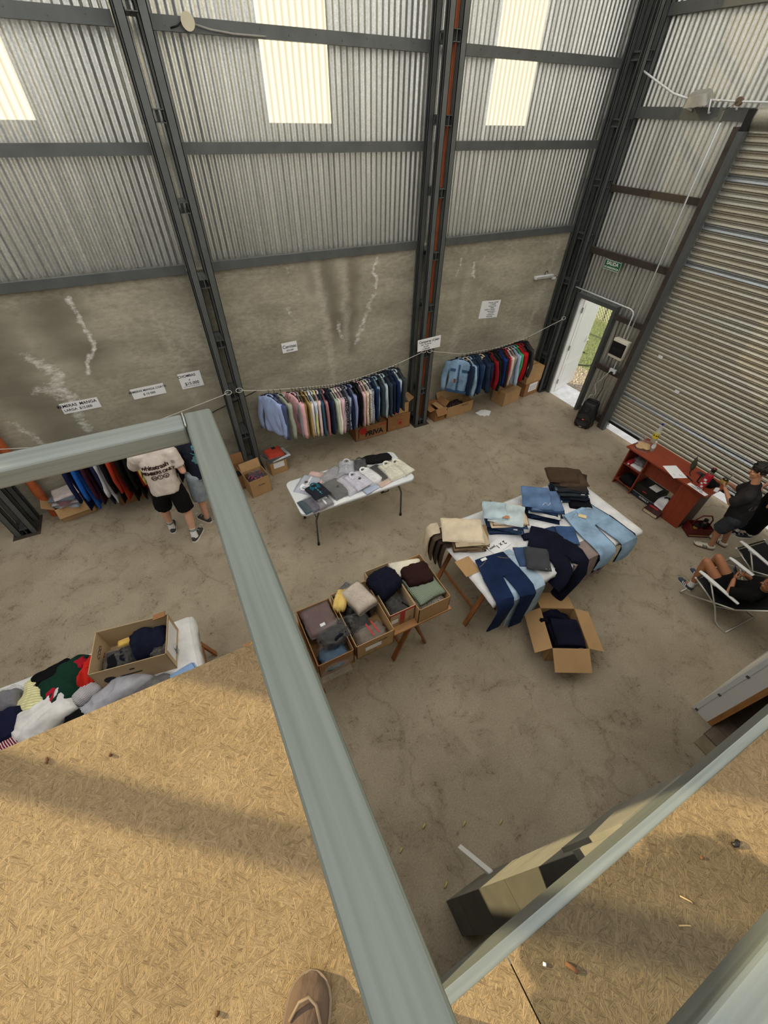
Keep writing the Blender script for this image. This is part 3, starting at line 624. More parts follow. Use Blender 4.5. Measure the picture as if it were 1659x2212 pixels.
# clad post under the mezzanine edge
ps = thing('clad_post', 'leaning grey plasterboard clad post under the mezzanine edge', 'post', (0.66, -0.32, 0)); ps['kind'] = 'structure'
M_CLAD = mat('shaded_plasterboard', (84, 82, 76), 0.8, var=0.12, vs=6)  # side boards darker than the front: shade put into their colour
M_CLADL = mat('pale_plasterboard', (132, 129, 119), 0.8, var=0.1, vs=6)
def leanbox(name, m, x0, x1, y0, y1, z0, z1, sl=0.083):
    vs = [(x+sl*z, y, z) for z in (z0, z1) for (x, y) in ((x0, y0), (x1, y0), (x1, y1), (x0, y1))]
    return MB().add(vs, [(0, 3, 2, 1), (4, 5, 6, 7), (0, 1, 5, 4), (1, 2, 6, 5), (2, 3, 7, 6), (3, 0, 4, 7)]).build(name, m, ps)
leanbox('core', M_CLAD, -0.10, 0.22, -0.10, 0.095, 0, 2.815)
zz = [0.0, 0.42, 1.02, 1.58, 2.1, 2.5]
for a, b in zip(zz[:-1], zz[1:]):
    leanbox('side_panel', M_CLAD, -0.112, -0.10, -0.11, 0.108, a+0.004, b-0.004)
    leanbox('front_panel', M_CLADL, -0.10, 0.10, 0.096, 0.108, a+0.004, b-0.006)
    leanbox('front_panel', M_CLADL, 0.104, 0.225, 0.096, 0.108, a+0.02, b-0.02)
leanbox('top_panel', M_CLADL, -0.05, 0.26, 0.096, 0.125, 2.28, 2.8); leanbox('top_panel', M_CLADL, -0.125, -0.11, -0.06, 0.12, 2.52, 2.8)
pf = MB().bar((0.2, 0.1, 0.55), (0.16, 0.33, 0.12), 0.035, 0.035); pf.build('profile_offcut', M_WHITE, ps)
# partition jamb and tiled room under the mezzanine
pt = struct(bpy.data.objects.new('wall_partition', None), 'white plasterboard partition end with a timber stud'); COL.objects.link(pt); pt.location = (3.75, -0.34, 0)
MB().bb((0.0, 0.0, 0), (3.55, 0.165, 2.82)).build('board_face', M_WHITE, pt)
MB().bb((-0.006, 0.128, 0.01), (0.0, 0.168, 2.82)).build('corner_bead', M_WPLAS, pt)
for z in (0.02, 0.42, 0.85, 1.3): MB().bb((-0.009, 0.118, z), (-0.005, 0.145, z+0.03)).build('metal_clip', M_STEEL, pt)
MB().bb((0.0, -0.048, 0), (3.55, 0.0, 2.82)).build('timber_stud', mat('raw_timber', (166, 118, 66), 0.7, var=0.25, vs=6, aniso=(5, 5, 1)), pt)
tf = struct(bpy.data.objects.new('floor_tiled', None), 'brown wood effect tiles in the room under the mezzanine'); COL.objects.link(tf)
tm_ = [mat(f'wood_tile_{k}', c, 0.55, var=0.16, vs=5, aniso=(1, 5, 1)) for k, c in enumerate(((128, 112, 98), (118, 102, 88), (136, 120, 104)))]
MB().bb((3.6, -3.9, 0.0), (7.3, -0.395, 0.004)).build('grout_bed', mat('grout', (92, 84, 74), 0.9), tf)
tiles = [bpy.data.meshes.new('tile') for _ in tm_]
for me, mm in zip(tiles, tm_):
    b_ = MB().box((0, 0, 0), (0.176, 0.596, 0.008)); me.from_pydata([tuple(v) for v in b_.v], [], b_.f); me.materials.append(mm)
for i in range(20):
    for k in range(6):
        o = bpy.data.objects.new('tile', tiles[(i*2+k*5) % 3]); COL.objects.link(o); o.parent = tf; o.location = (3.7+0.18*i, -0.70-0.6*k+0.0*(i % 2)-0.0, 0.008)
struct(MB().bb((3.44, -3.9, 0.0), (3.6, -0.40, 0.012)).build('trim_1', mat('cement_strip', (138, 126, 100), 0.9, var=0.15)), 'cement threshold strip beside the tiles')
# debris on the boards
def bit(name, label, cat, pts, r, m, z=DZ):
    mb = MB(); mb.tube([(x, y, z+r*0.9+h) for x, y, h in pts], r, 5); return tag(mb.build(name, m, smooth=True), label, cat, 'crumbs on the mezzanine boards')
M_DRY = mat('dry_leaf', (96, 66, 42), 0.9, var=0.2); M_YEL = mat('yellow_leaf', (196, 186, 110), 0.8, var=0.1); M_STRAW = mat('straw', (168, 144, 106), 0.8)
bit('dry_leaf', 'curled dry brown leaf on the dark board stain', 'leaf', [(0.385, -0.30, 0), (0.395, -0.315, 0.006), (0.40, -0.325, 0)], 0.005, M_DRY)
bit('dead_insect', 'small dark insect on the right hand board', 'insect', [(0.99, -0.355, 0), (1.0, -0.36, 0.004), (1.012, -0.358, 0)], 0.007, M_BLACK)
bit('wood_sliver', 'pale wood sliver on the dark board stain', 'wood chip', [(0.70, -0.39, 0), (0.72, -0.40, 0.001), (0.728, -0.405, 0)], 0.0018, M_STRAW)
bit('wood_sliver', 'pale wood sliver leaning near the tube at lower right', 'wood chip', [(0.755, -0.355, 0), (0.77, -0.375, 0.002), (0.772, -0.380, 0)], 0.0018, M_STRAW)
bit('dark_crumb', 'tiny dark crumb on the right board above the stain', 'crumb', [(0.88, -0.33, 0), (0.886, -0.334, 0.001)], 0.004, M_DRY)
bit('white_crumb', 'tiny white crumb by the edge of the stain', 'crumb', [(0.335, -0.275, 0), (0.34, -0.28, 0.001)], 0.004, M_WHITE)
bit('dark_crumb', 'dark knot of dirt near the front edge of the left board', 'crumb', [(-0.60, 0.72, 0), (-0.595, 0.713, 0.002)], 0.005, M_DRY)
bit('dry_leaf', 'small curled leaf near the front edge of the left board', 'leaf', [(-0.78, 0.80, 0), (-0.775, 0.79, 0.003), (-0.78, 0.782, 0)], 0.004, M_DRY)
bit('dark_crumb', 'dark crumb in the middle of the left board', 'crumb', [(-0.40, 0.02, 0), (-0.395, 0.015, 0.002)], 0.005, M_DRY)
for (x, y, lb) in ((0.95, 0.12, 'yellow leaf on the floor far from the post'), (0.62, 0.27, 'tiny yellow leaf on the floor beyond the post'), (0.36, 0.22, 'yellow leaf on the bare floor near the railing'), (0.58, -0.14, 'yellow leaf at the foot of the clad post'), (1.25, -0.02, 'yellow leaf on the floor under the board edge')):
    o = bit('fallen_leaf', lb, 'leaf', [(x, y, 0), (x+0.02, y+0.012, 0.006), (x+0.035, y+0.02, 0)], 0.008, M_YEL, 0.0); o['group'] = 'yellow leaves on the floor'
# the canvas shoe at the bottom of the picture
def shoe(t, L=0.27, W=0.095, up_m=None, sole_m=None, up_h=0.085, lace=None, stripes=None, open_m=None, collar=0.0):
    """toe towards local +Y, heel at -Y; sole, upper, optional laces and side stripes"""
    def outline(s, k):
        # s 0 heel .. 1 toe: half width and centre offset
        return W/2*(0.74+0.26*sin(pi*min(1, s*0.72)))*(1.0 if s < 0.8 else sqrt(max(0.03, 1-((s-0.8)/0.202)**2)))*(1.0 if s > 0.1 else 0.55+0.45*s/0.1)*k
    SS = [0, .05, .12, .2, .3, .4, .5, .6, .7, .78, .85, .91, .95, .975, .992, 1.0]; n = len(SS); rings = []
    sole = MB(); up_ = MB()
    sr = []
    for i in range(n):
        s = SS[i]; y = (s-0.5)*L; hw = outline(s, 1.06)
        sr.append([(hw, y, 0.0), (hw*1.02, y, 0.024), (-hw*1.02, y, 0.024), (-hw, y, 0.0)])
    sole.loft(sr); sole.build('sole', sole_m, t, smooth='auto')
    ur = []
    for i in range(n):
        s = SS[i]; y = (s-0.5)*L*0.985; hw = outline(s, 1.0)
        h = up_h*(1.0 if s < 0.42 else (1.0-0.52*((s-0.42)/0.58)**0.9)); h = max(0.03, h); 
        h *= 1 if s < 0.9 else sqrt(max(0.16, 1-((s-0.9)/0.104)**2)); h = max(h, 0.026)
        ring = []
        for k in range(9):
            a = pi*k/8; ring.append((hw*cos(a)*(1 if k in (0, 8) else 0.99), y, 0.02+(h-0.02)*sin(a)**0.75))
        ur.append(ring)
    up_.loft(ur); up_.build('upper', up_m, t, smooth=True)
    if open_m is not None:
        op = MB(); op.ell((0, -0.24*L, up_h*0.93), (W*0.30, L*0.17, 0.012+collar)); op.build('opening', open_m, t, smooth=True)
    if lace is not None:
        for k in range(4):
            y = (-0.02+0.055*k)*L/0.27*1.0-0.0; hh = up_h*(0.98-0.10*k)
            lm = MB(); lm.tube([(-0.024, y, hh-0.008), (0, y+0.004, hh+0.004), (0.024, y, hh-0.008)], 0.0035, 5); lm.build('lace', lace, t, smooth=True)
    if stripes is not None:
        for sx in (-1, 1):
            for k in range(3):
                y = -0.03+0.026*k
                sm_ = MB(); sm_.bar((sx*W*0.475, y-0.006, 0.028), (sx*W*0.36, y+0.012, 0.066), 0.012, 0.006, (sx, 0, 0.5)); sm_.build('stripe', stripes, t)
    return t
ts = thing('canvas_shoe', 'brown canvas slip-on shoe standing on the mezzanine boards', 'shoe', (-0.245, -0.135, DZ), radians(-33))
shoe(ts, 0.27, 0.10, fab((92, 76, 64)), mat('taupe_rubber', (122, 104, 86), 0.7), 0.075, None, None, fab((84, 66, 54)))
sm_ = MB(); sm_.tube([(-0.036, 0.055, 0.048), (-0.02, 0.085, 0.058), (0, 0.095, 0.06), (0.02, 0.085, 0.058), (0.036, 0.055, 0.048)], 0.0035, 6); sm_.build('toe_seam', MATS['taupe_rubber'], ts, smooth=True)
# ---------------------------------------------------------------- soft goods builders
def m_film():
    m = bpy.data.materials.new('clear_plastic_film'); m.use_nodes = True; nt = m.node_tree; N = nt.nodes; L = nt.links; N.clear()
    o = N.new('ShaderNodeOutputMaterial'); t = N.new('ShaderNodeBsdfTransparent'); g = N.new('ShaderNodeBsdfGlossy'); g.inputs['Roughness'].default_value = 0.1
    tc = N.new('ShaderNodeTexCoord'); n = N.new('ShaderNodeTexNoise'); n.inputs['Scale'].default_value = 24; n.inputs['Detail'].default_value = 4; n.inputs['Distortion'].default_value = 1.2; L.new(tc.outputs['Object'], n.inputs['Vector'])
    b = N.new('ShaderNodeBump'); b.inputs['Strength'].default_value = 1.0; b.inputs['Distance'].default_value = 0.03; L.new(n.outputs[0], b.inputs['Height']); L.new(b.outputs[0], g.inputs['Normal'])
    d = N.new('ShaderNodeBsdfDiffuse'); d.inputs['Color'].default_value = (0.8, 0.8, 0.8, 1)
    m0 = N.new('ShaderNodeMixShader'); m0.inputs[0].default_value = 0.14; L.new(g.outputs[0], m0.inputs[1]); L.new(d.outputs[0], m0.inputs[2])
    fr_ = N.new('ShaderNodeLayerWeight'); fr_.inputs['Blend'].default_value = 0.25; L.new(b.outputs[0], fr_.inputs['Normal'])
    mr = N.new('ShaderNodeMapRange'); mr.inputs['To Min'].default_value = 0.045; mr.inputs['To Max'].default_value = 0.62; L.new(fr_.outputs['Facing'], mr.inputs[0])
    m1 = N.new('ShaderNodeMixShader'); L.new(mr.outputs[0], m1.inputs[0]); L.new(t.outputs[0], m1.inputs[1]); L.new(m0.outputs[0], m1.inputs[2]); L.new(m1.outputs[0], o.inputs[0])
    return m
M_FILM = m_film()
M_CARD = mat('cardboard', (178, 142, 98), 0.85, var=0.09, vs=4)
M_CARDD = mat('brown_cardboard', (150, 108, 68), 0.85, var=0.10, vs=4)
M_CARDP = mat('pale_cardboard', (190, 164, 128), 0.85, var=0.09, vs=4)
M_TAPE = mat('parcel_tape', (158, 116, 72), 0.35, var=0.05)
M_REDT = mat('red_tape', (176, 40, 42), 0.4, var=0.1)
M_WOOD = mat('stained_pine', (152, 98, 54), 0.6, var=0.22, vs=5, aniso=(4, 4, 1))
M_BOARD = mat('white_board', (214, 212, 206), 0.7, var=0.04)
M_SHEET = fab((226, 226, 226)); M_LABEL = mat('black_label', (26, 28, 30), 0.6, var=0)
M_CREAMTAG = mat('cream_tag', (226, 204, 156), 0.8, var=0.05)

SEED = [0.0]
def pillow(mb, w_, d, h, amp=0.006, nx=11, ny=11, M=None, z0=0.0, k=8, fr=7.0):
    SEED[0] += 3.7; sd = SEED[0]; vs = []; fs = []
    def ed(i, n): return -1+2*(0.5-0.5*cos(pi*i/n))
    for top in (1, 0):
        for i in range(nx+1):
            for j in range(ny+1):
                u, v = ed(i, nx), ed(j, ny); x, y = u*w_/2, v*d/2
                q = noise.noise(Vector((x*fr, y*fr, sd))); q2 = noise.noise(Vector((x*fr*2.6, y*fr*2.6, sd+9)))
                x += 0.035*w_*noise.noise(Vector((y*9, sd, u))); y += 0.035*d*noise.noise(Vector((x*9, sd+4, v)))
                e = max(0.0, (1-abs(u)**k)*(1-abs(v)**k))**0.4
                vs.append((x, y, z0+(h*e+amp*e*(q+0.6*q2) if top else 0.0)))
    n = (nx+1)*(ny+1)
    for i in range(nx):
        for j in range(ny):
            a = i*(ny+1)+j; fs.append((a, a+ny+1, a+ny+2, a+1)); fs.append((n+a, n+a+1, n+a+ny+2, n+a+ny+1))
    def edge(a, b): fs.append((a, b, n+b, n+a))
    for i in range(nx): edge(i*(ny+1), (i+1)*(ny+1)); edge((i+1)*(ny+1)+ny, i*(ny+1)+ny)
    for j in range(ny): edge(j+1, j); edge(nx*(ny+1)+j, nx*(ny+1)+j+1)
    return mb.add(vs, fs, M)
def collar_mb(y, z, r=0.05):
    """pointed shirt collar lying at the top of a folded shirt (towards local +Y)"""
    m = MB()
    m.tube([(-r*0.9, y-0.02, z), (-r, y+0.02, z+0.006), (-r*0.6, y+0.052, z+0.012), (0, y+0.062, z+0.014), (r*0.6, y+0.052, z+0.012), (r, y+0.02, z+0.006), (r*0.9, y-0.02, z)], 0.011, 6)
    for s in (-1, 1):
        m.add([(s*r*1.15, y+0.03, z+0.012), (s*r*0.15, y-0.045, z+0.008), (s*r*1.25, y-0.075, z+0.004), (s*r*1.45, y-0.01, z+0.006),
               (s*r*1.15, y+0.03, z), (s*r*0.15, y-0.045, z-0.003), (s*r*1.25, y-0.075, z-0.006), (s*r*1.45, y-0.01, z-0.004)], [(0, 1, 2, 3), (7, 6, 5, 4), (0, 4, 5, 1), (1, 5, 6, 2), (2, 6, 7, 3), (3, 7, 4, 0)])
    return m
def pack(label, loc, rz, w_, d, h, m, collar=None, bag=True, card=None, group=None, name='packed_shirt', cat='shirt', tilt=(0, 0), amp=0.006, buttons=False, inner=None, bagk=1.08):
    """folded shirt, usually in a clear bag"""
    t = thing(name, label, cat, loc, rz, group); t.rotation_euler = (tilt[0], tilt[1], rz)
    b = MB(); pillow(b, w_, d, h, amp); f = b.build('folded_body', m, t, smooth=True)
    if collar is not None:
        collar_mb(d/2-0.075, h+0.004).build('collar', collar, t, smooth='auto')
        MB().box((0, -0.03, h+0.003), (0.022, d*0.62, 0.008)).build('placket', collar, t)
        MB().box((0, d/2-0.045, h+0.004), (0.035, 0.022, 0.006)).build('neck_label', M_LABEL, t)
        if buttons:
            for k in range(3): MB().lathe([(0.005, h+0.006), (0.005, h+0.010)], 8, Matrix.Translation((0, 0.04-0.06*k, 0))).build('button', M_WPLAS, t)
    if card == 'black': MB().box((0.02, -0.02, h+0.008), (0.045, 0.035, 0.004), Matrix.Rotation(0.4, 4, 'Z')).build('tag_card', M_LABEL, t)
    if card == 'white': MB().box((0, -d*0.28, h+0.006), (0.05, 0.03, 0.004)).build('tag_card', M_PAPER, t)
    if bag:
        bb_ = MB(); pillow(bb_, w_*bagk, d*bagk, h+0.018, 0.016, 13, 13, fr=11); bb_.build('plastic_bag', M_FILM, t, smooth=True)
    return t
def folded(label, loc, rz, w_, d, h, m, group=None, name='folded_trousers', cat='trousers', tilt=(0, 0), amp=0.005, tagc=None, plies=2, n=9):
    t = thing(name, label, cat, loc, rz, group); t.rotation_euler = (tilt[0], tilt[1], rz)
    b = MB()
    for k in range(plies): pillow(b, w_*rnd(.95, 1.02), d*rnd(.95, 1.02), h/plies*1.12, amp*0.5, n, n, Matrix.Translation((rnd(-.008, .008), rnd(-.008, .008), 0)), z0=k*h/plies)
    b.build('folded_cloth', m, t, smooth=True)
    if tagc is not None: MB().box((w_*0.3, -d*0.42, h*0.75+0.003), (0.05, 0.035, 0.004)).build('tag_card', tagc, t)
    return t
def rumple(mb, w_, d, h, amp, fr, nx=34, ny=34, M=None, sh=1.0):
    """heaped cloth: irregular outline, ridged folds running in several directions"""
    SEED[0] += 5.3; sd = SEED[0]; vs = []; fs = []
    for i in range(nx+1):
        for j in range(ny+1):
            u, v = -1+2*i/nx, -1+2*j/ny
            # square to disc-ish
            uu, vv = u*sqrt(max(0, 1-0.28*v*v)), v*sqrt(max(0, 1-0.28*u*u)); r = max(abs(u), abs(v)); a = math.atan2(vv, uu)
            k = 1+0.22*r*noise.noise(Vector((cos(a)*1.6, sin(a)*1.6, sd)))+0.08*r*noise.noise(Vector((cos(a)*5, sin(a)*5, sd)))
            x, y = uu*w_/2*k, vv*d/2*k
            q = Vector((x*fr, y*fr, sd)); wx = noise.noise(q*0.6)*0.9
            r1 = 1-2.2*abs(noise.noise(Vector((x*fr*1.0+wx, y*fr*0.45-wx, sd)))); r2 = 1-2.2*abs(noise.noise(Vector((y*fr*1.5+wx, x*fr*0.5+wx, sd+7))))
            e = max(0.0, 1-r**4)**0.55
            z = h*e*(0.72+0.28*noise.noise(q*0.5))+amp*min(1, e*1.6)*(0.55*r1+0.45*r2)
            vs.append((x, y, max(0.002, z) if r < 0.999 else 0.0))
    for i in range(nx):
        for j in range(ny):
            a = i*(ny+1)+j; fs.append((a, a+ny+1, a+ny+2, a+1))
    rim = [i*(ny+1) for i in range(nx)]+[nx*(ny+1)+j for j in range(ny)]+[i*(ny+1)+ny for i in range(nx, 0, -1)]+[j for j in range(ny, 0, -1)]
    fs.append(tuple(rim))
    return mb.add(vs, fs, M)
def crumple(label, loc, rz, w_, d, h, m, name='crumpled_garment', cat='clothes', group=None, amp=0.03, fr=9.0, extra=None):
    t = thing(name, label, cat, loc, rz, group)
    b = MB(); rumple(b, w_*1.06, d*1.06, h, amp*0.9, fr*1.1); b.build('cloth', m, t, smooth=True)
    if extra:
        for mm, (ox, oy), (a, bb_), hh in extra:
            q = MB(); rumple(q, a, bb_, hh, amp*0.6, fr*1.2, 20, 20, Matrix.Translation((ox, oy, 0))); q.build('cloth_panel', mm, t, smooth=True)
    return t
def filmbag(label, loc, rz, w_, d, h, m, group=None, amp=0.022, cat='garment bag', extra=None):
    t = thing('bagged_garment', label, cat, loc, rz, group)
    b = MB(); rumple(b, w_*0.98, d*0.98, h, amp*0.6, 12, 28, 28); b.build('garment', m, t, smooth=True)
    if extra: extra(t, h)
    q = MB(); rumple(q, w_*1.06, d*1.06, h+0.022, amp*0.9, 15, 34, 34); q.build('plastic_bag', M_FILM, t, smooth=True)
    return t

def cbox(label, loc, rz, W, D, H, m=None, flaps=(0, 0, 0, 0), closed=False, tape=None, name='cardboard_box', group=None, tape_side=False):
    """flaps: angle below horizontal of the +y, -y, +x, -x flap in degrees (None = cut off); 90 hangs straight down, -90 stands up"""
    m = m or M_CARD; t = thing(name, label, 'box', loc, rz, group); th = 0.006
    b = MB(); b.bb((-W/2, -D/2, 0), (W/2, D/2, th))
    b.bb((-W/2, -D/2, 0), (W/2, -D/2+th, H)); b.bb((-W/2, D/2-th, 0), (W/2, D/2, H)); b.bb((-W/2, -D/2, 0), (-W/2+th, D/2, H)); b.bb((W/2-th, -D/2, 0), (W/2, D/2, H))
    b.build('body', m, t)
    if closed:
        MB().bb((-W/2, 0.002, H), (W/2, D/2, H+th)).build('flap', m, t); MB().bb((-W/2, -D/2, H), (W/2, -0.002, H+th)).build('flap', m, t)
        if tape: 
            MB().bb((-W/2-0.002, -0.03, H+th), (W/2+0.002, 0.03, H+th+0.002)).build('tape', tape, t)
            MB().bb((-W/2-0.002, -0.03, H-0.08), (-W/2, 0.03, H+th)).build('tape', tape, t)
    else:
        for k, a in enumerate(flaps):
            if a is None: continue
            L = (D/2 if k < 2 else min(W/2, D/2))*0.95; wd = (W if k < 2 else D)-0.01
            q = MB().bb((-wd/2, 0, -th/2), (wd/2, L, th/2)); o = q.build('flap', m, t)
            zr = {0: 0, 1: pi, 2: -pi/2, 3: pi/2}[k]; px, py = {0: (0, D/2), 1: (0, -D/2), 2: (W/2, 0), 3: (-W/2, 0)}[k]
            o.rotation_euler = Euler((-radians(a), 0, zr), 'XYZ'); o.location = (px, py, H)
    if tape_side: MB().bb((-0.028, -D/2-0.003, 0.01), (0.028, -D/2, H)).build('tape', tape_side, t)
    return t

def trestle(label, loc, rz, wy, H, spread=0.22, m=None):
    """A frame trestle: ridge along local Y"""
    m = m or M_WOOD; t = thing('trestle', label, 'trestle', loc, rz)
    MB().bb((-0.02, -wy/2, H-0.05), (0.02, wy/2, H)).build('ridge', m, t)
    for y in (-wy/2+0.05, wy/2-0.05):
        for s in (-1, 1): MB().bar((s*0.02, y+0.012*s, H-0.02), (s*spread, y+0.012*s, 0.0), 0.022, 0.055, (0, 1, 0)).build('leg', m, t)
    for s in (-1, 1): MB().bar((s*spread*0.62, -wy/2+0.05, H*0.38), (s*spread*0.62, wy/2-0.05, H*0.38), 0.02, 0.045).build('brace', m, t)
    return t

# ---------------------------------------------------------------- hanging garments
def hang(label, x, y, z, rz, m, kind='shirt', L=0.74, group=None, hanger=None, trim=None, tw=1.0, tk=0.6):
    t = thing('hanging_' + kind, label, kind, (x, y, z), rz, group)
    sd = rnd(0, 99); W = rnd(0.9, 1.02)*tw; jk = kind == 'jacket'
    prof = [(-0.085, .075, .030), (-0.105, .14, .034), (-0.14, .205, .036), (-0.20, .232, .040), (-0.32, .235, .044), (-0.46, .236, .046), (-0.6*L/0.74, .240, .044), (-0.69*L/0.74, .244, .040), (-L, .246, .030)]
    b = MB(); rings = []; fine = []
    for (p0, p1) in zip(prof[:-1], prof[1:]):
        for k_ in (0, 1): fine.append(tuple(a_+(b_-a_)*k_/2 for a_, b_ in zip(p0, p1)))
    fine.append(prof[-1]); pk_, ph_ = rnd(26, 40), rnd(0, 6); nar = rnd(0.80, 0.92)
    for (zz_, hw, ht) in fine:
        ring = []; hw = hw*(1 if zz_ > -0.2 else nar+(1-nar)*max(0, 1-(-zz_-0.2)/0.12))
        for (px, py) in rse(ht*tk*(1.2 if jk else 1), hw*W, 32, 0.75):
            px += (0.003+0.010*tk)*min(1, -zz_/0.5)*sin(pk_*py+ph_+5*noise.noise(Vector((zz_*2.5, sd, 1))))
            f = min(1, (-zz_)/0.3); ring.append((px+f*(0.005+0.014*tk*tk)*noise.noise(Vector((py*11+sd, zz_*2.2, sd))), py+0.012*f*noise.noise(Vector((zz_*5, sd, 2))), zz_-(0.02*abs(noise.noise(Vector((py*7, sd, 5)))) if zz_ == -L else 0)))
        rings.append(ring)
    b.loft(rings); b.build('body', m, t, smooth=True)
    sl_ = min(0.60, L*0.82) if kind != 'tshirt' else 0.2
    for s in (-1, 1):
        q = MB(); rings = []; k1 = rnd(0.02, 0.06); xo = rnd(-0.02, 0.01)
        for f in (0, .12, .35, .6, .85, 1.0):
            cy = s*(0.205+k1*1.6*min(1, f*1.6)+0.015*sin(5*f+sd))*W; xo2 = xo*f-0.018*tk*f; cz = -0.135-sl_*f; hw = (0.062-0.020*f)*(1.1 if jk else 1); ht = (0.036-0.010*f)*(0.4+0.6*tk)
            rings.append([(px+xo2+0.01*noise.noise(Vector((f*4, sd, s))), cy+py, cz-0.25*abs(py)*(1 if f == 0 else 0)) for px, py in rse(ht, hw, 12, 0.8)])
        q.loft(rings); q.build('sleeve', m, t, smooth=True)
    c = MB(); c.tube([(0.0, -0.055, -0.088), (-0.028, -0.045, -0.085), (-0.034, 0, -0.095), (-0.028, 0.045, -0.085), (0.0, 0.055, -0.082), (0.028, 0.045, -0.076), (0.032, 0, -0.072), (0.028, -0.045, -0.076)], 0.014, 6, closed=True)
    if kind in ('shirt', 'jacket'):
        for s in (-1, 1): c.add([(-0.010-0.034*tk, s*0.005, -0.105), (-0.012-0.034*tk, s*0.05, -0.15), (-0.008-0.033*tk, s*0.075, -0.1), (-0.022, s*0.055, -0.078)], [(0, 1, 2, 3)])
    c.build('collar', trim or m, t, smooth='auto')
    h = MB(); h.tube([(0, 0.012, 0.004), (0, 0.016, 0.018), (0, 0, 0.028), (0, -0.016, 0.018), (0, -0.012, -0.01), (0, 0, -0.03), (0, 0, -0.075)], 0.004, 6)
    h.tube([(0, -0.19, -0.125), (0, -0.1, -0.085), (0, 0, -0.07), (0, 0.1, -0.085), (0, 0.19, -0.125)], 0.009, 6); h.build('hanger', hanger or M_BLACK, t, smooth=True)
    if jk:
        dk_ = fab((60, 84, 116), 'denim') if tk > 1 else m; MB().bb((-0.012-0.055*tk, -0.02, -L+0.02), (-0.045*tk, 0.012, -0.16)).build('placket', dk_, t)
        if tk > 1:
            MB().bb((-0.014-0.056*tk, 0.03, -0.52), (-0.045*tk, 0.07, -0.44)).build('leather_tag', mat('brown_leather', (122, 74, 44), 0.6), t); MB().bb((-0.010-0.05*tk, -0.2, -L+0.0), (-0.03*tk, 0.2, -L+0.05)).build('waistband', dk_, t)
            for k_ in range(5): MB().lathe([(0.008, -0.004), (0.008, 0.004)], 8, Matrix.Translation((-0.014-0.055*tk, -0.005, -0.2-0.09*k_)) @ Matrix.Rotation(radians(90), 4, 'Y')).build('button', M_CHROME, t)
        for s in (-1, 1): MB().box((-0.006-0.05*tk, s*0.11, -0.27), (0.014, 0.10, 0.05)).build('pocket_flap', dk_, t)
    return t
def interp(pts, x):
    for (a, b), (c, d) in zip(pts[:-1], pts[1:]):
        if x <= c: return b+(d-b)*(x-a)/(c-a)
    return pts[-1][1]
ROPE2 = [(0.66, 1.52), (1.04, 1.44), (1.59, 1.36), (2.13, 1.29), (2.63, 1.31), (3.25, 1.39), (3.85, 1.53)]
ROPE3 = [(3.98, 1.51), (4.72, 1.32), (5.47, 1.30), (6.15, 1.35), (7.13, 1.60)]
ROPE1 = [(-2.66, 1.5), (-1.9, 1.32), (-1.2, 1.25), (-0.4, 1.36), (0.5, 1.52)]
RY = 5.80
M_ROPE = mat('pale_rope', (196, 192, 182), 0.8, var=0.05)
for pts, lb in ((ROPE1, 'pale rope with hanging shirts behind the two men'), (ROPE2, 'pale rope carrying the long row of shirts'), (ROPE3, 'pale rope carrying denim jackets and jumpers')):
    fine = []
    for i in range(41):
        x = pts[0][0]+(pts[-1][0]-pts[0][0])*i/40; fine.append((x, RY, interp(pts, x)))
    fine[0] = (fine[0][0], 5.835, fine[0][2]); fine[-1] = (fine[-1][0], 5.835, fine[-1][2])
    t = thing('rope', lb, 'rope', (0, 0, 0)); MB().tube(fine, 0.005, 6).build('line', M_ROPE, t, smooth=True)
    for e, sx in ((fine[0], 1), (fine[-1], -1)):
        k = MB(); k.tube([(e[0]+0.05*cos(a)-0.0, e[1]-0.004+0.012*sin(a)-0.012, e[2]+0.03*sin(a)) for a in [i*pi/4 for i in range(8)]], 0.005, 6, closed=True); k.build('knot', M_ROPE, t, smooth=True)
PX2 = [(575, 1.04), (650, 1.59), (720, 2.13), (780, 2.63), (850, 3.25), (905, 3.75)]
PX3 = [(930, 3.98), (1000, 4.72), (1070, 5.47), (1130, 6.15), (1205, 6.96)]
G2 = 'shirts on the long rope'
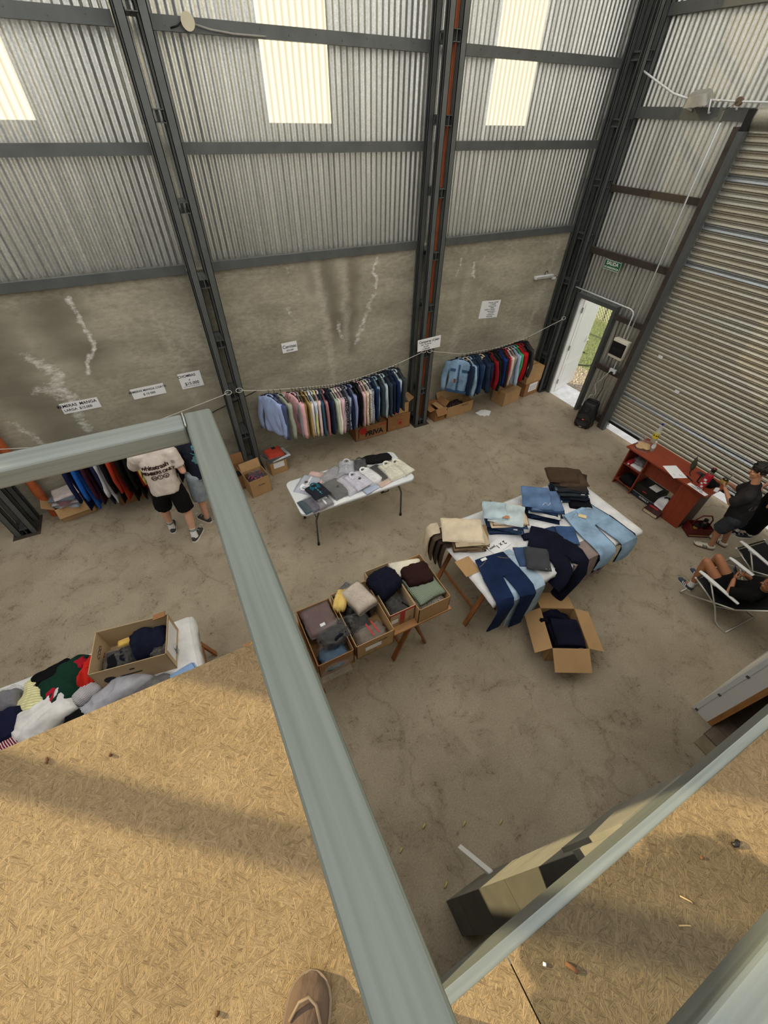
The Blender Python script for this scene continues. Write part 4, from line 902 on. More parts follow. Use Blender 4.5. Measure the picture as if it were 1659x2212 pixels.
shirts2 = [
 (579, (150, 170, 216), 'stripe', (190, 204, 232), 'shirt', 'sky blue shirt at the left end of the long row'), (590, (76, 86, 122), None, 0, 'shirt', 'slate blue shirt, second on the long row'),
 (604, (164, 168, 152), None, 0, 'shirt', 'grey green shirt, third on the long row'), (629, (232, 180, 184), None, 0, 'shirt', 'bright pink shirt near the left of the long row'),
 (636, (152, 150, 154), None, 0, 'shirt', 'grey shirt just right of the bright pink shirt'), (645, (142, 118, 78), None, 0, 'shirt', 'olive khaki shirt on the long row'),
 (653, (190, 160, 108), None, 0, 'shirt', 'tan shirt right of the khaki shirt'), (660, (228, 230, 234), None, 0, 'shirt', 'plain white shirt right of the tan shirt'),
 (666, (206, 214, 228), 'stripe', (236, 238, 240), 'shirt', 'white shirt with pale blue stripes'), (672, (228, 222, 156), None, 0, 'shirt', 'pale yellow shirt on the long row'),
 (679, (230, 204, 208), None, 0, 'shirt', 'very pale pink shirt right of the yellow one'), (686, (58, 92, 110), None, 0, 'shirt', 'teal shirt on the long row'),
 (692, (206, 150, 152), 'plaid', (120, 60, 70), 'shirt', 'pink checked shirt on the long row'), (699, (28, 34, 54), None, 0, 'shirt', 'navy shirt right of the pink checked one'),
 (706, (46, 54, 74), None, 0, 'shirt', 'dark slate shirt left of the sage shirt'), (712, (198, 206, 186), None, 0, 'shirt', 'sage green shirt in the middle of the long row'),
 (718, (238, 230, 212), None, 0, 'shirt', 'cream shirt right of the sage one'), (724, (226, 188, 200), None, 0, 'shirt', 'rose shirt right of the cream one'),
 (730, (206, 200, 206), 'print', (60, 60, 66), 'shirt', 'pale shirt with a dark speckled print'), (736, (44, 42, 46), 'print', (190, 186, 186), 'shirt', 'black shirt with a white speckled print'),
 (742, (176, 184, 208), 'stripe', (60, 70, 100), 'shirt', 'blue grey striped shirt left of the navy one'), (748, (32, 40, 66), None, 0, 'shirt', 'navy shirt left of the periwinkle shirt'),
 (753, (142, 152, 196), None, 0, 'shirt', 'periwinkle shirt left of the black coats'), (760, (14, 14, 16), None, 0, 'jacket', 'wide black jacket in the middle of the long row'),
 (768, (18, 18, 20), None, 0, 'jacket', 'second black jacket, right of the wide one'), (776, (230, 190, 194), None, 0, 'shirt', 'pink shirt right of the black jackets'),
 (782, (214, 190, 150), 'stripe', (240, 232, 216), 'shirt', 'beige striped shirt right of the black jackets'), (788, (224, 222, 220), 'print', (70, 70, 74), 'shirt', 'white shirt with small black print beside the beige stripe'),
 (794, (40, 52, 84), 'plaid', (222, 224, 230), 'shirt', 'navy and white checked shirt above the lettered box'), (801, (34, 54, 88), 'denim', 0, 'jacket', 'dark blue denim jacket above the lettered box'),
 (808, (132, 160, 180), 'denim', 0, 'jacket', 'washed light denim jacket above the lettered box'), (816, (58, 68, 78), None, 0, 'jacket', 'charcoal jacket between the two pale denim ones'),
 (824, (176, 194, 202), 'denim', 0, 'jacket', 'pale bleached denim jacket on the long row'), (831, (52, 62, 76), None, 0, 'jacket', 'slate grey jacket with a tan collar tag'),
 (838, (34, 46, 66), 'denim', 0, 'jacket', 'inky denim jacket near the right of the long row'), (845, (28, 46, 82), 'denim', 0, 'jacket', 'royal blue denim jacket near the right of the long row'),
 (852, (186, 198, 202), 'denim', 0, 'jacket', 'faded white denim jacket, second from the right end'), (859, (62, 70, 74), None, 0, 'jacket', 'dark grey jacket at the right end of the long row')]
for i, (px, c, pat, c2, kd, lb) in enumerate(shirts2):
    x = interp(PX2, px); rz = radians(28 if i == 0 else 16 if i in (1, 2, 3) else rnd(-7, 7))
    m = fab(c, pat, c2 or (240, 240, 240), {'stripe': 300.0, 'plaid': 120.0, 'print': 60.0}.get(pat, 60.0), 'Y')
    hang(lb, x, RY, interp(ROPE2, x)-0.024, rz, m, kd, rnd(0.72, 0.80) if kd == 'shirt' else rnd(0.68, 0.76), G2, tk=1.0 if i < 5 else 0.5)
G3 = 'jackets and jumpers on the right rope'
rack3 = [
 (997, (132, 162, 190), 'denim', 'jacket', 'light blue denim jacket facing out at the left end of the right rope'), (1007, (36, 50, 74), 'denim', 'jacket', 'dark denim jacket just behind the light blue one'),
 (1014, (150, 176, 196), 'denim', 'jacket', 'pale denim jacket, third on the right rope'), (1021, (46, 70, 106), 'denim', 'jacket', 'mid blue denim jacket, fourth on the right rope'),
 (1028, (38, 56, 88), 'denim', 'jacket', 'blue denim jacket, fifth on the right rope'), (1034, (52, 74, 104), 'denim', 'jacket', 'blue denim jacket, sixth on the right rope'),
 (1041, (40, 54, 78), 'denim', 'jacket', 'denim jacket with a cream fleece collar'), (1048, (34, 48, 72), 'denim', 'jacket', 'last denim jacket before the black jumpers'),
 (1055, (18, 17, 18), None, 'jumper', 'black jumper left of the red edged one'), (1061, (140, 28, 36), None, 'jumper', 'dark red jumper between two black ones'),
 (1068, (22, 34, 32), None, 'jumper', 'very dark green jumper on the right rope'), (1075, (16, 16, 18), None, 'jumper', 'black jumper right of the dark green one'),
 (1081, (36, 54, 120), None, 'jumper', 'blue shouldered jumper on the right rope'), (1087, (44, 34, 30), None, 'jumper', 'dark brown jumper left of the crimson one'),
 (1092, (186, 34, 56), None, 'jumper', 'crimson jumper left of the cream one'), (1098, (224, 208, 196), None, 'jumper', 'cream jumper beside the crimson one'),
 (1104, (168, 152, 136), None, 'jumper', 'beige jumper with a wide collar'), (1110, (168, 190, 214), None, 'jumper', 'pale blue jumper left of the green one'),
 (1116, (70, 170, 108), None, 'jumper', 'bright green jumper on the right rope'), (1122, (190, 32, 40), None, 'jumper', 'bright red jumper right of the green one'),
 (1128, (168, 28, 36), None, 'jumper', 'red jumper left of the last black ones'), (1134, (16, 16, 17), None, 'jumper', 'black jumper near the right end of the rope'),
 (1140, (66, 62, 60), None, 'jumper', 'charcoal wool jumper at the right end of the rope')]
for i, (px, c, pat, kd, lb) in enumerate(rack3):
    x = interp(PX3, px); rz = radians(44 if i == 0 else rnd(-6, 8))
    hang(lb, x, RY, interp(ROPE3, x)-0.024, rz, fab(c, pat), kd, rnd(0.66, 0.74) if kd == 'jacket' else rnd(0.66, 0.76), G3, trim=fab((222, 200, 160)) if px in (1041, 1007) else None, tk=1.1 if i == 0 else 0.5)
G1 = 'garments on the rope behind the two men'
rack1 = [(-1.78, (24, 30, 62), 'navy top at the left end of the rope behind the men'), (-1.68, (34, 92, 178), 'bright blue top on the rope behind the men'), (-1.59, (62, 30, 46), 'maroon top right of the bright blue one'),
         (-1.5, (30, 34, 60), 'navy top with pale piping behind the men'), (-1.42, (206, 206, 210), 'white striped top on the rope behind the men'), (-1.33, (20, 18, 20), 'black top left of the orange trimmed one'),
         (-1.25, (170, 58, 36), 'rust orange top on the rope behind the men'), (-1.17, (18, 18, 18), 'black top beside the rust orange one'), (-1.08, (22, 22, 22), 'black top nearest the beige shirt'),
         (-1.0, (150, 28, 32), 'red top half hidden by the beige shirt'), (-0.92, (222, 208, 96), 'yellow top showing beside the beige shirt'), (-0.6, (20, 20, 22), 'black top between the two men'), (-0.5, (24, 24, 26), 'second black top between the two men')]
for i, (x, c, lb) in enumerate(rack1):
    hang(lb, x, RY, interp(ROPE1, x)-0.024, radians(rnd(-12, 4)), fab(c), 'shirt', rnd(0.92, 1.02), G1)
# ---------------------------------------------------------------- white folding table and its packed shirts
TZ = 0.745
ft = thing('folding_table', 'white plastic folding table with grey steel legs', 'table', (1.655, 4.07, 0))
tp = MB(); n = 40; oc = []
for z, k in ((0.700, 0.985), (0.707, 1.0), (0.738, 1.0), (0.745, 0.985)):
    ring = []
    for a in range(n):
        th = 2*pi*a/n; cx, cy = 0.86-0.09, 0.37-0.09; c_, s_ = cos(th), sin(th)
        ring.append(((math.copysign(cx, c_)+0.09*c_)*k, (math.copysign(cy, s_)+0.09*s_)*k, z))
    oc.append(ring)
tp.loft(oc); tp.build('tabletop', M_WPLAS, ft, smooth='auto')
for sx in (-1, 1):
    lg = MB(); lg.tube([(sx*0.62, -0.30, 0.70), (sx*0.62, -0.30, 0.62), (sx*0.665, -0.30, 0.50), (sx*0.68, -0.30, 0.03)], 0.0135, 8); lg.build('leg', M_STEEL, ft, smooth=True)
    lg = MB(); lg.tube([(sx*0.62, 0.30, 0.70), (sx*0.62, 0.30, 0.62), (sx*0.665, 0.30, 0.50), (sx*0.68, 0.30, 0.03)], 0.0135, 8); lg.build('leg', M_STEEL, ft, smooth=True)
    lg = MB(); lg.tube([(sx*0.62, -0.30, 0.66), (sx*0.62, 0.30, 0.66)], 0.011, 8); lg.tube([(sx*0.655, -0.30, 0.55), (sx*0.655, 0.30, 0.55)], 0.008, 8); lg.build('crossbar', M_STEEL, ft, smooth=True)
    lg = MB(); lg.tube([(sx*0.66, 0, 0.56), (sx*0.30, 0, 0.69)], 0.008, 8); lg.build('brace', M_STEEL, ft, smooth=True)
    for y in (-0.30, 0.30): MB().lathe([(0.02, 0), (0.018, 0.045)], 10, Matrix.Translation((sx*0.68, y, 0))).build('rubber_foot', M_BLACK, ft)
hh = MB(); hh.tube([(0.30, -0.33, 0.70), (0.31, -0.35, 0.655), (0.42, -0.35, 0.655), (0.43, -0.33, 0.70)], 0.009, 8); hh.build('carry_handle', M_BLACK, ft, smooth=True)
GP = 'packed shirts on the folding table'
W_ = fab((242, 242, 244)); WS = fab((222, 226, 236), 'stripe', (104, 116, 148), 130.0, 'X')
pack('white packed shirt with blue grey stripes on the table corner', (1.07, 4.24, TZ), radians(138), 0.27, 0.36, 0.035, WS, W_, True, 'black', GP)
pack('pink edged pack under the striped shirt', (1.20, 4.31, TZ), radians(140), 0.25, 0.32, 0.02, fab((216, 182, 172)), None, True, None, GP)
pack('navy teal pack at the front left corner of the table', (0.93, 3.84, TZ), radians(8), 0.2, 0.27, 0.02, fab((34, 66, 82)), None, True, None, GP)
pack('purple print pack between the navy pack and the grey shirt', (1.02, 3.83, TZ), radians(10), 0.2, 0.28, 0.035, fab((78, 74, 92), 'print', (130, 126, 146), 70.0), None, True, None, GP)
pack('folded pack with a white ring collar at the front edge', (1.13, 3.83, TZ), radians(8), 0.22, 0.26, 0.045, fab((150, 146, 150), 'stripe', (70, 66, 76), 160.0), W_, True, None, GP)
pack('charcoal shirt with a teal collar and white buttons', (1.12, 3.97, TZ+0.078), radians(10), 0.24, 0.32, 0.03, fab((40, 42, 50)), fab((34, 92, 108)), False, 'black', GP, tilt=(radians(-6), 0), buttons=True)
pack('dark grey marl shirt crumpled in its bag', (1.385, 3.98, TZ), radians(14), 0.27, 0.40, 0.045, fab((104, 104, 102), 'print', (70, 70, 70), 120.0), None, True, 'black', GP, amp=0.012)
pack('pale grey shirt bag behind the grey marl one', (1.47, 4.27, TZ), radians(-60), 0.25, 0.36, 0.03, fab((162, 162, 166)), None, True, None, GP, amp=0.01)
pack('grey shirt with a standing collar near the back edge', (1.70, 4.34, TZ), radians(-25), 0.24, 0.30, 0.05, fab((176, 178, 186)), fab((196, 198, 204)), True, None, GP)
pack('dark collared shirt in a bag near the back edge', (1.90, 4.30, TZ), radians(-20), 0.2, 0.26, 0.05, fab((52, 54, 60)), fab((40, 42, 48)), True, None, GP)
pack('white striped shirt stack left of the lilac shirt', (1.57, 3.98, TZ), radians(15), 0.25, 0.38, 0.05, fab((224, 222, 228), 'stripe', (160, 156, 176), 200.0), None, True, None, GP)
pack('lilac packed shirt with a round collar and blue band', (1.71, 3.96, TZ+0.05), radians(14), 0.26, 0.34, 0.03, fab((214, 212, 226)), fab((224, 222, 234)), True, 'black', GP)
pack('plain white packed shirt right of the lilac one', (1.91, 4.02, TZ+0.0), radians(16), 0.25, 0.36, 0.05, W_, W_, True, None, GP)
pack('pale blue pack at the front edge under the white shirt', (1.83, 3.775, TZ), radians(15), 0.24, 0.12, 0.018, fab((184, 196, 222)), None, True, None, GP)
pack('salmon pack at the front edge under the black bag', (2.06, 3.80, TZ), radians(15), 0.22, 0.10, 0.018, fab((216, 186, 170)), None, True, None, GP)
pack('black shirt in a glossy bag left of the cream shirts', (2.09, 4.03, TZ), radians(16), 0.2, 0.36, 0.035, fab((30, 30, 32)), None, True, None, GP, amp=0.012)
pack('cream linen shirt with a pointed collar', (2.255, 3.98, TZ), radians(6), 0.26, 0.37, 0.06, fab((232, 228, 208), 'print', (222, 218, 198), 40.0), fab((236, 232, 214)), True, None, GP)
pack('second cream linen shirt at the right end of the table', (2.43, 3.99, TZ), radians(14), 0.22, 0.36, 0.04, fab((230, 226, 206)), fab((236, 232, 214)), True, None, GP, tilt=(0, radians(-4)))
crumple('rolled black bundle at the far right of the table', (2.19, 4.33, TZ), radians(-10), 0.44, 0.17, 0.085, fab((26, 24, 25)), 'black_bundle', 'clothes', GP, 0.02)
pack('flat white sheet of packaging at the front edge', (1.34, 3.755, TZ), radians(14), 0.22, 0.09, 0.008, M_PAPER, None, False, None, GP, name='packaging_sheet', cat='packaging', amp=0.001)

# ---------------------------------------------------------------- jeans table
JZ = 0.765; JX0, JX1, JY0, JY1 = 2.19, 4.58, 1.53, 2.72
jt = thing('trestle_tabletop', 'long board laid on wooden trestles for the jeans', 'table', (0, 0, 0)); MB().bb((JX0+0.02, JY0+0.02, 0.735), (JX1-0.02, JY1-0.02, 0.755)).build('board', M_BOARD, jt)
trestle('wooden trestle at the left end of the jeans table', (2.36, 2.1, 0), 0, 0.78, 0.735, 0.24); trestle('wooden trestle at the right end of the jeans table', (4.25, 2.1, 0), 0, 0.78, 0.735, 0.24)
def cloth(name, label, x0, x1, y0, y1, z, over, m, seed, rag=0.03):
    """sheet over a table: top plus hanging edge; over = overhang (left, right, front, back)"""
    t = thing(name, label, 'tablecloth', (0, 0, 0)); nx, ny = 44, 30; vs = []; fs = []
    for i in range(nx+1):
        for j in range(ny+1):
            u = x0-over[0]+(x1-x0+over[0]+over[1])*i/nx; v = y0-over[2]+(y1-y0+over[2]+over[3])*j/ny
            dx = max(0, x0-u, u-x1); dy = max(0, y0-v, v-y1); dd = max(dx, dy)
            x, y = min(max(u, x0-0.012), x1+0.012), min(max(v, y0-0.012), y1+0.012)
            wv = noise.noise(Vector((u*7, v*7, seed)))
            if dd > 0:
                if dx > dy: x += math.copysign(0.022*(1+wv)*min(1, dd/0.05), u-x0-0.1)
                else: y += math.copysign(0.022*(1+wv)*min(1, dd/0.05), v-y0-0.1)
            vs.append((x, y, z-dd*(1+0.25*wv)+0.004*wv*(dd == 0)+0.004))
    for i in range(nx):
        for j in range(ny):
            a = i*(ny+1)+j; fs.append((a, a+ny+1, a+ny+2, a+1))
    me = bpy.data.meshes.new('cloth'); me.from_pydata(vs, [], fs); me.materials.append(m); me.polygons.foreach_set('use_smooth', [True]*len(fs))
    o = bpy.data.objects.new('cloth', me); COL.objects.link(o); o.parent = t; md = o.modifiers.new('t', 'SOLIDIFY'); md.thickness = 0.003; md.offset = 1
    return t
cloth('white_sheet', 'white sheet covering the jeans table', JX0, JX1, JY0, JY1, 0.757, (0.02, 0.06, 0.05, 0.03), M_SHEET, 5)
cb = MB().bb((0, 0, 0), (0.20, 0.24, 0.003)); o = tag(cb.build('cardboard_piece', M_CARD), 'flat piece of brown cardboard at the left end of the jeans table', 'cardboard'); o.location = (2.13, 1.93, 0.767); 
tq = thing('taupe_cloth', 'taupe cloth hanging from the front of the jeans table', 'cloth', (0, 0, 0))
q = MB(); nn = 26
q.loft([[(3.36+0.62*i/nn, JY0-0.045-0.02*(1+sin(i*1.3))*min(1, (JZ+0.012-z)/0.2), z) for i in range(nn+1)]+[(3.36+0.62*i/nn, JY0-0.038-0.02*(1+sin(i*1.3))*min(1, (JZ+0.012-z)/0.2), z) for i in range(nn, -1, -1)] for z in (0.30, 0.45, 0.6, JZ-0.02, JZ+0.008)]); q.bb((3.36, JY0-0.04, JZ), (3.98, JY0+0.2, JZ+0.008)); q.build('hanging_cloth', fab((142, 128, 122)), tq, smooth='auto')

def jeans(label, waist, d, L, m, zt, ye, half=0.20, spread=0.12, th=0.016, tagc=None, legs=(1.0, 1.0), name='jeans', wb=None, lift=0.0):
    """trousers laid on the table, waist at `waist`, running along d over the front edge at y = ye"""
    d = Vector(d).normalized(); nn_ = Vector((-d.y, d.x)); t = thing(name, label, 'jeans', (waist[0], waist[1], 0)); O = Vector((waist[0], waist[1], 0))
    def P(s, lat, off):
        p = Vector(waist)+d*s+nn_*lat
        if p.y >= ye: return Vector((p.x, p.y, zt+off))
        ov = (ye-p.y)/max(0.2, -d.y); xe = p.x
        bend = min(1, ov/0.05)
        return Vector((xe, ye-0.01-0.03*bend-off*bend, zt-ov+off*(1-bend)))
    def strip(secs):
        rings = []
        for (s, lat, hw, tk) in secs:
            ring = []
            for (a, b) in rse(hw, tk, 14, 0.7):
                w1 = 0.006*noise.noise(Vector((s*9, (lat+a)*12, len(label))))
                ring.append(P(s, lat+a, th+0.002+b+w1+lift)-O)
            rings.append(ring)
        return rings
    b = MB()
    b.loft(strip([(0.0, 0, half*0.88, th*0.8), (0.03, 0, half*0.92, th), (0.12, 0, half*1.0, th), (0.22, 0, half*1.08, th), (0.30, 0, half*1.12, th)]))
    for k, s_ in enumerate((-1, 1)):
        LL = L*legs[k]; secs = []
        for i in range(15):
            f = i/14; s = 0.24+(LL-0.24)*f; lat = s_*(half*0.56+spread*f*0.6); secs.append((s, lat, half*(0.55-0.07*f), th*(1.0-0.25*f)))
        b.loft(strip(secs))
    b.build('denim_body', m, t, smooth='auto')
    w2 = MB(); w2.loft(strip([(-0.012, 0, half*0.90, th*0.9), (0.03, 0, half*0.93, th*1.08)])); w2.build('waistband', wb or m, t, smooth='auto')
    for s_ in (-1, 1):
        pk = MB(); pp = [P(0.035, s_*half*0.35, th*2.05+lift), P(0.06, s_*half*0.5, th*2.1+lift), P(0.09, s_*half*0.78, th*1.9+lift), P(0.095, s_*half*0.92, th*1.5+lift)]; pk.tube([p-O for p in pp], 0.0025, 5); pk.build('pocket_seam', fab((150, 128, 92)), t)
    fl_ = MB(); fl_.tube([P(s, 0.004*sin(s*40), th*2.12+lift)-O for s in (0.03, 0.08, 0.13, 0.18)], 0.003, 5); fl_.build('fly_seam', wb or m, t)
    if tagc is not None:
        p = P(0.02, -half*0.45, th*2.3+lift)-O; tg = MB().box(p, (0.075, 0.035, 0.003), None); tg.build('tag_card', tagc, t)
    return t
DEN_D = fab((27, 42, 74), 'denim'); DEN_L = fab((140, 168, 194), 'denim'); DEN_M = fab((74, 100, 140), 'denim'); DEN_N = fab((20, 22, 38), 'denim'); DEN_P = fab((164, 186, 204), 'denim'); DEN_K = fab((44, 62, 92), 'denim')
jeans('pale blue jeans under the dark pair at the left front', (2.66, 2.02), (0.02, -1), 1.12, DEN_P, JZ, JY0-0.02, 0.2, 0.05, 0.008)
jeans('long dark blue jeans hanging over the left front of the table', (2.53, 2.03), (-0.12, -1), 1.16, DEN_D, JZ+0.018, JY0-0.05, 0.215, 0.13, 0.015, M_PAPER, legs=(0.86, 1.0))
jeans('black trousers under the wide light blue jeans', (4.10, 2.14), (0.0, -1), 1.0, fab((26, 30, 44)), JZ, JY0-0.02, 0.285, 0.10, 0.006)
jl = jeans('wide light blue jeans laid out at the right of the table', (4.07, 2.14), (0.0, -1), 0.98, DEN_L, JZ+0.014, JY0-0.04, 0.27, 0.10, 0.013, None, wb=fab((150, 182, 210), 'denim'), legs=(0.92, 1.0))
tg = MB().rbox((0, 0, 0), (0.06, 0.10, 0.004), 0.001); o = tg.build('tag_card', M_CREAMTAG, jl); o.location = (-0.05, -0.12, JZ+0.052); o.rotation_euler = (0, 0, 0.7)
sr = MB().tube([(-0.05, -0.01, JZ+0.05), (-0.075, -0.05, JZ+0.054), (-0.06, -0.085, JZ+0.054)], 0.0015, 4); sr.build('tag_string', M_BLACK, jl)
# navy trousers thrown over the edge
nv = thing('navy_trousers', 'navy trousers sprawled across the table and over its edge', 'trousers', (3.3, 1.8, 0))
def snake(pts, hw, tk, m, nm):
    b = MB(); rings = []
    pts = [Vector(p)-Vector((3.3, 1.8, 0)) for p in pts]
    for i, p in enumerate(pts):
        dd = (pts[min(i+1, len(pts)-1)]-pts[max(i-1, 0)]).normalized(); side = dd.cross(Vector((0, 0, 1)))
        if side.length < 0.2: side = Vector((1, 0, 0))
        side.normalize(); nr = side.cross(dd).normalized()
        rings.append([p+side*a+nr*(b2+0.006*noise.noise(Vector((i*0.9, a*20, 3.0)))) for a, b2 in rse(hw[i] if isinstance(hw, list) else hw, tk, 14, 0.7)])
    b.loft(rings); return b.build(nm, m, nv, smooth='auto')
snake([(3.22, 2.12, JZ+0.03), (3.30, 2.02, JZ+0.035), (3.38, 1.88, JZ+0.04), (3.44, 1.72, JZ+0.04), (3.47, 1.60, JZ+0.04), (3.46, 1.51, JZ+0.02), (3.42, 1.46, JZ-0.07), (3.36, 1.45, JZ-0.22), (3.28, 1.45, JZ-0.40), (3.24, 1.45, JZ-0.50)], [.12, .14, .15, .13, .12, .11, .10, .095, .09, .085], 0.03, DEN_N, 'leg')
snake([(3.12, 2.02, JZ+0.02), (3.22, 1.9, JZ+0.03), (3.27, 1.75, JZ+0.03), (3.24, 1.60, JZ+0.03), (3.20, 1.50, JZ+0.01), (3.12, 1.455, JZ-0.06), (3.06, 1.45, JZ-0.16)], [.10, .12, .12, .11, .10, .09, .085], 0.025, DEN_N, 'leg')
snake([(3.10, 2.10, JZ+0.02), (3.22, 2.06, JZ+0.03), (3.34, 2.02, JZ+0.03)], 0.05, 0.03, DEN_N, 'waistband')
GJ = 'small folded jeans on the jeans table'
folded('small folded mid blue jeans with a paper tag', (3.60, 1.88, JZ), radians(-30), 0.24, 0.30, 0.06, fab((62, 88, 128), 'denim'), GJ, 'folded_jeans', 'jeans', tagc=M_PAPER)
folded('folded dark denim under the small mid blue jeans', (3.47, 1.95, JZ), radians(-12), 0.2, 0.3, 0.03, DEN_K, GJ, 'folded_jeans', 'jeans')
folded('folded blue denim under the charcoal trousers', (2.94, 1.84, JZ), radians(-25), 0.26, 0.30, 0.035, fab((64, 84, 118), 'denim'), GJ, 'folded_jeans', 'jeans')
folded('folded charcoal trousers on top of blue denim', (3.0, 1.74, JZ+0.04), radians(-35), 0.28, 0.33, 0.05, fab((66, 68, 72)), GJ, tagc=M_PAPER)
folded('black folded trousers beside the tall stack', (4.22, 2.24, JZ), radians(-35), 0.30, 0.22, 0.05, fab((20, 20, 26)), GJ, tagc=M_PAPER)
sg = thing('price_sign', 'handwritten white sign reading 2 x 1 jeans lying on the jeans table', 'sign', (2.76, 2.14, JZ+0.003), radians(12)); MB().box((0, 0, 0.004), (0.30, 0.16, 0.002)).build('card', M_PAPER, sg)
text('2 x 1', 0.075, M_INK, sg, TM((0.03, -0.01, 0.0065), (-1, 0.05, 0), (0, -1, 0)), bold=0.0015); text('Jeans', 0.045, M_INK, sg, TM((-0.09, 0.02, 0.0065), (-1, 0.05, 0), (0, -1, 0)), bold=0.001)
# stacks at the back of the table
def stack(name, labels, x, y, z, n, cols, w_, d, rz, pat=None, drift=(0.0, 0.0), lh=0.022, tags=()):
    for k in range(n):
        c = cols[k % len(cols)] if k < n-1 else cols[-1]
        ordn = ['lowest', 'second from the bottom', 'third from the bottom', 'fourth from the bottom', 'fifth from the bottom', 'sixth from the bottom', 'seventh from the bottom', 'eighth from the bottom', 'ninth from the bottom', 'tenth from the bottom', 'eleventh from the bottom']
        lb = labels[2] if k == n-1 else labels[0] if k == 0 else f'{labels[1].split(" in the middle")[0]} {ordn[k]} of the {labels[1].split("of the ")[1]}'
        folded(lb, (x+drift[0]*k+rnd(-.022, .022), y+drift[1]*k+rnd(-.022, .022), z+k*lh), rz+rnd(-.20, .20), w_*rnd(.93, 1.03), d*rnd(.94, 1.04), lh*1.0, fab(c, 'denim' if pat and k not in () else None), name, 'folded_trousers', 'trousers', plies=1, amp=0.003, tagc=M_PAPER if k in tags else None, n=7)
stack('khaki trouser stack', ('lowest trousers of the khaki stack', 'khaki or brown trousers in the middle of the khaki stack', 'second trousers from the top of the khaki stack'), 2.46, 2.38, JZ, 7, [(72, 60, 50), (120, 102, 80), (150, 128, 100), (108, 92, 74), (166, 146, 118), (142, 118, 92), (188, 170, 142)], 0.42, 0.36, radians(-30), tags=(1, 4))
t = thing('beige_trousers', 'beige trousers draped over the top and side of the khaki stack', 'trousers', (2.40, 2.44, JZ+0.156), radians(-30)); b = MB(); pillow(b, 0.50, 0.38, 0.03, 0.008, 14, 12); b.build('folded_cloth', fab((214, 198, 172)), t, smooth=True)
for k, (c, o_) in enumerate((((206, 190, 164), -0.06), ((92, 76, 62), 0.02), ((62, 52, 44), 0.09), ((78, 64, 52), 0.16))):
    dr = thing('draped_trousers', ('beige trouser leg hanging off the left end of the table', 'brown trouser leg hanging beside the beige one', 'dark brown trouser leg hanging at the left end of the table', 'innermost brown trouser leg hanging at the left end')[k], 'trousers', (2.10+0.03*k, 2.62-o_, 0), radians(-20), 'trouser legs hanging off the left end')
    b = MB(); b.loft([[(xx+a*0.25, a+0.02*noise.noise(Vector((zz_*9, a*30, k))), zz_+b2*0) if False else (xx+b2, a*(1-0.15*(JZ-zz_)), zz_) for a, b2 in rse(0.09, 0.016, 12, 0.7)] for xx, zz_ in ((0.10, JZ+0.10-0.02*k), (0.03, JZ+0.085-0.02*k), (-0.015, JZ+0.03), (-0.03, JZ-0.1), (-0.035, JZ-0.25), (-0.03, JZ-0.33-0.02*k))]); b.build('leg', fab(c), dr, smooth='auto')
stack('pale denim stack', ('lowest jeans of the pale denim stack', 'jeans in the middle of the pale denim stack', 'pale green washed jeans on top of the pale denim stack'), 3.06, 2.40, JZ, 9, [(40, 56, 84), (54, 72, 104), (34, 46, 70), (70, 92, 122), (46, 62, 90), (58, 78, 108), (206, 184, 158), (196, 176, 152), (186, 200, 202)], 0.46, 0.38, radians(-34), 'd', tags=(0, 2, 4))
t = thing('whiskered_jeans', 'pale denim folded back over the pale denim stack', 'jeans', (2.93, 2.50, JZ+0.20), radians(-34)); b = MB(); pillow(b, 0.30, 0.30, 0.03, 0.010, 12, 12); b.build('folded_cloth', fab((176, 194, 200), 'denim'), t, smooth=True)
MB().box((0.12, -0.12, 0.03), (0.09, 0.05, 0.004)).build('leather_patch', mat('tan_leather', (176, 128, 96), 0.6), t)
stack('mid blue denim stack', ('lowest jeans of the mid blue denim stack', 'jeans in the middle of the mid blue denim stack', 'mid blue jeans on top of their stack'), 3.68, 2.38, JZ, 8, [(28, 38, 60), (40, 54, 82), (34, 46, 72), (30, 40, 62), (196, 196, 192), (44, 62, 94), (52, 74, 112), (92, 116, 150)], 0.44, 0.40, radians(-36), 'd', tags=(4,))
t = thing('mid_blue_jeans', 'mid blue jeans with a drawstring spread over their stack', 'jeans', (3.60, 2.47, JZ+0.175), radians(-36)); b = MB(); pillow(b, 0.38, 0.40, 0.03, 0.010, 12, 12); b.build('folded_cloth', fab((92, 118, 154), 'denim'), t, smooth=True)
b = MB(); b.tube([(0.05, -0.17, 0.035), (0.09, -0.12, 0.042), (0.12, -0.17, 0.036), (0.15, -0.12, 0.04)], 0.004, 5); b.build('drawstring', M_WPLAS, t)
stack('tall dark denim stack', ('lowest jeans of the tall dark stack', 'jeans in the middle of the tall dark stack', 'brown trousers second from the top of the tall dark stack'), 4.22, 2.47, JZ, 12, [(30, 40, 62), (44, 60, 86), (96, 116, 138), (36, 46, 66), (26, 30, 40), (66, 84, 108), (52, 60, 62), (34, 40, 52), (88, 100, 110), (40, 44, 50), (50, 44, 38), (72, 58, 46)], 0.44, 0.40, radians(-36), 'd', drift=(0.0, 0.004), lh=0.021, tags=(1, 3, 6, 9))
t = thing('brown_trousers', 'dark brown trousers folded on top of the tallest stack', 'trousers', (4.14, 2.60, JZ+0.255), radians(-30)); b = MB(); pillow(b, 0.40, 0.30, 0.04, 0.012, 12, 12); b.build('folded_cloth', fab((70, 56, 42)), t, smooth=True)

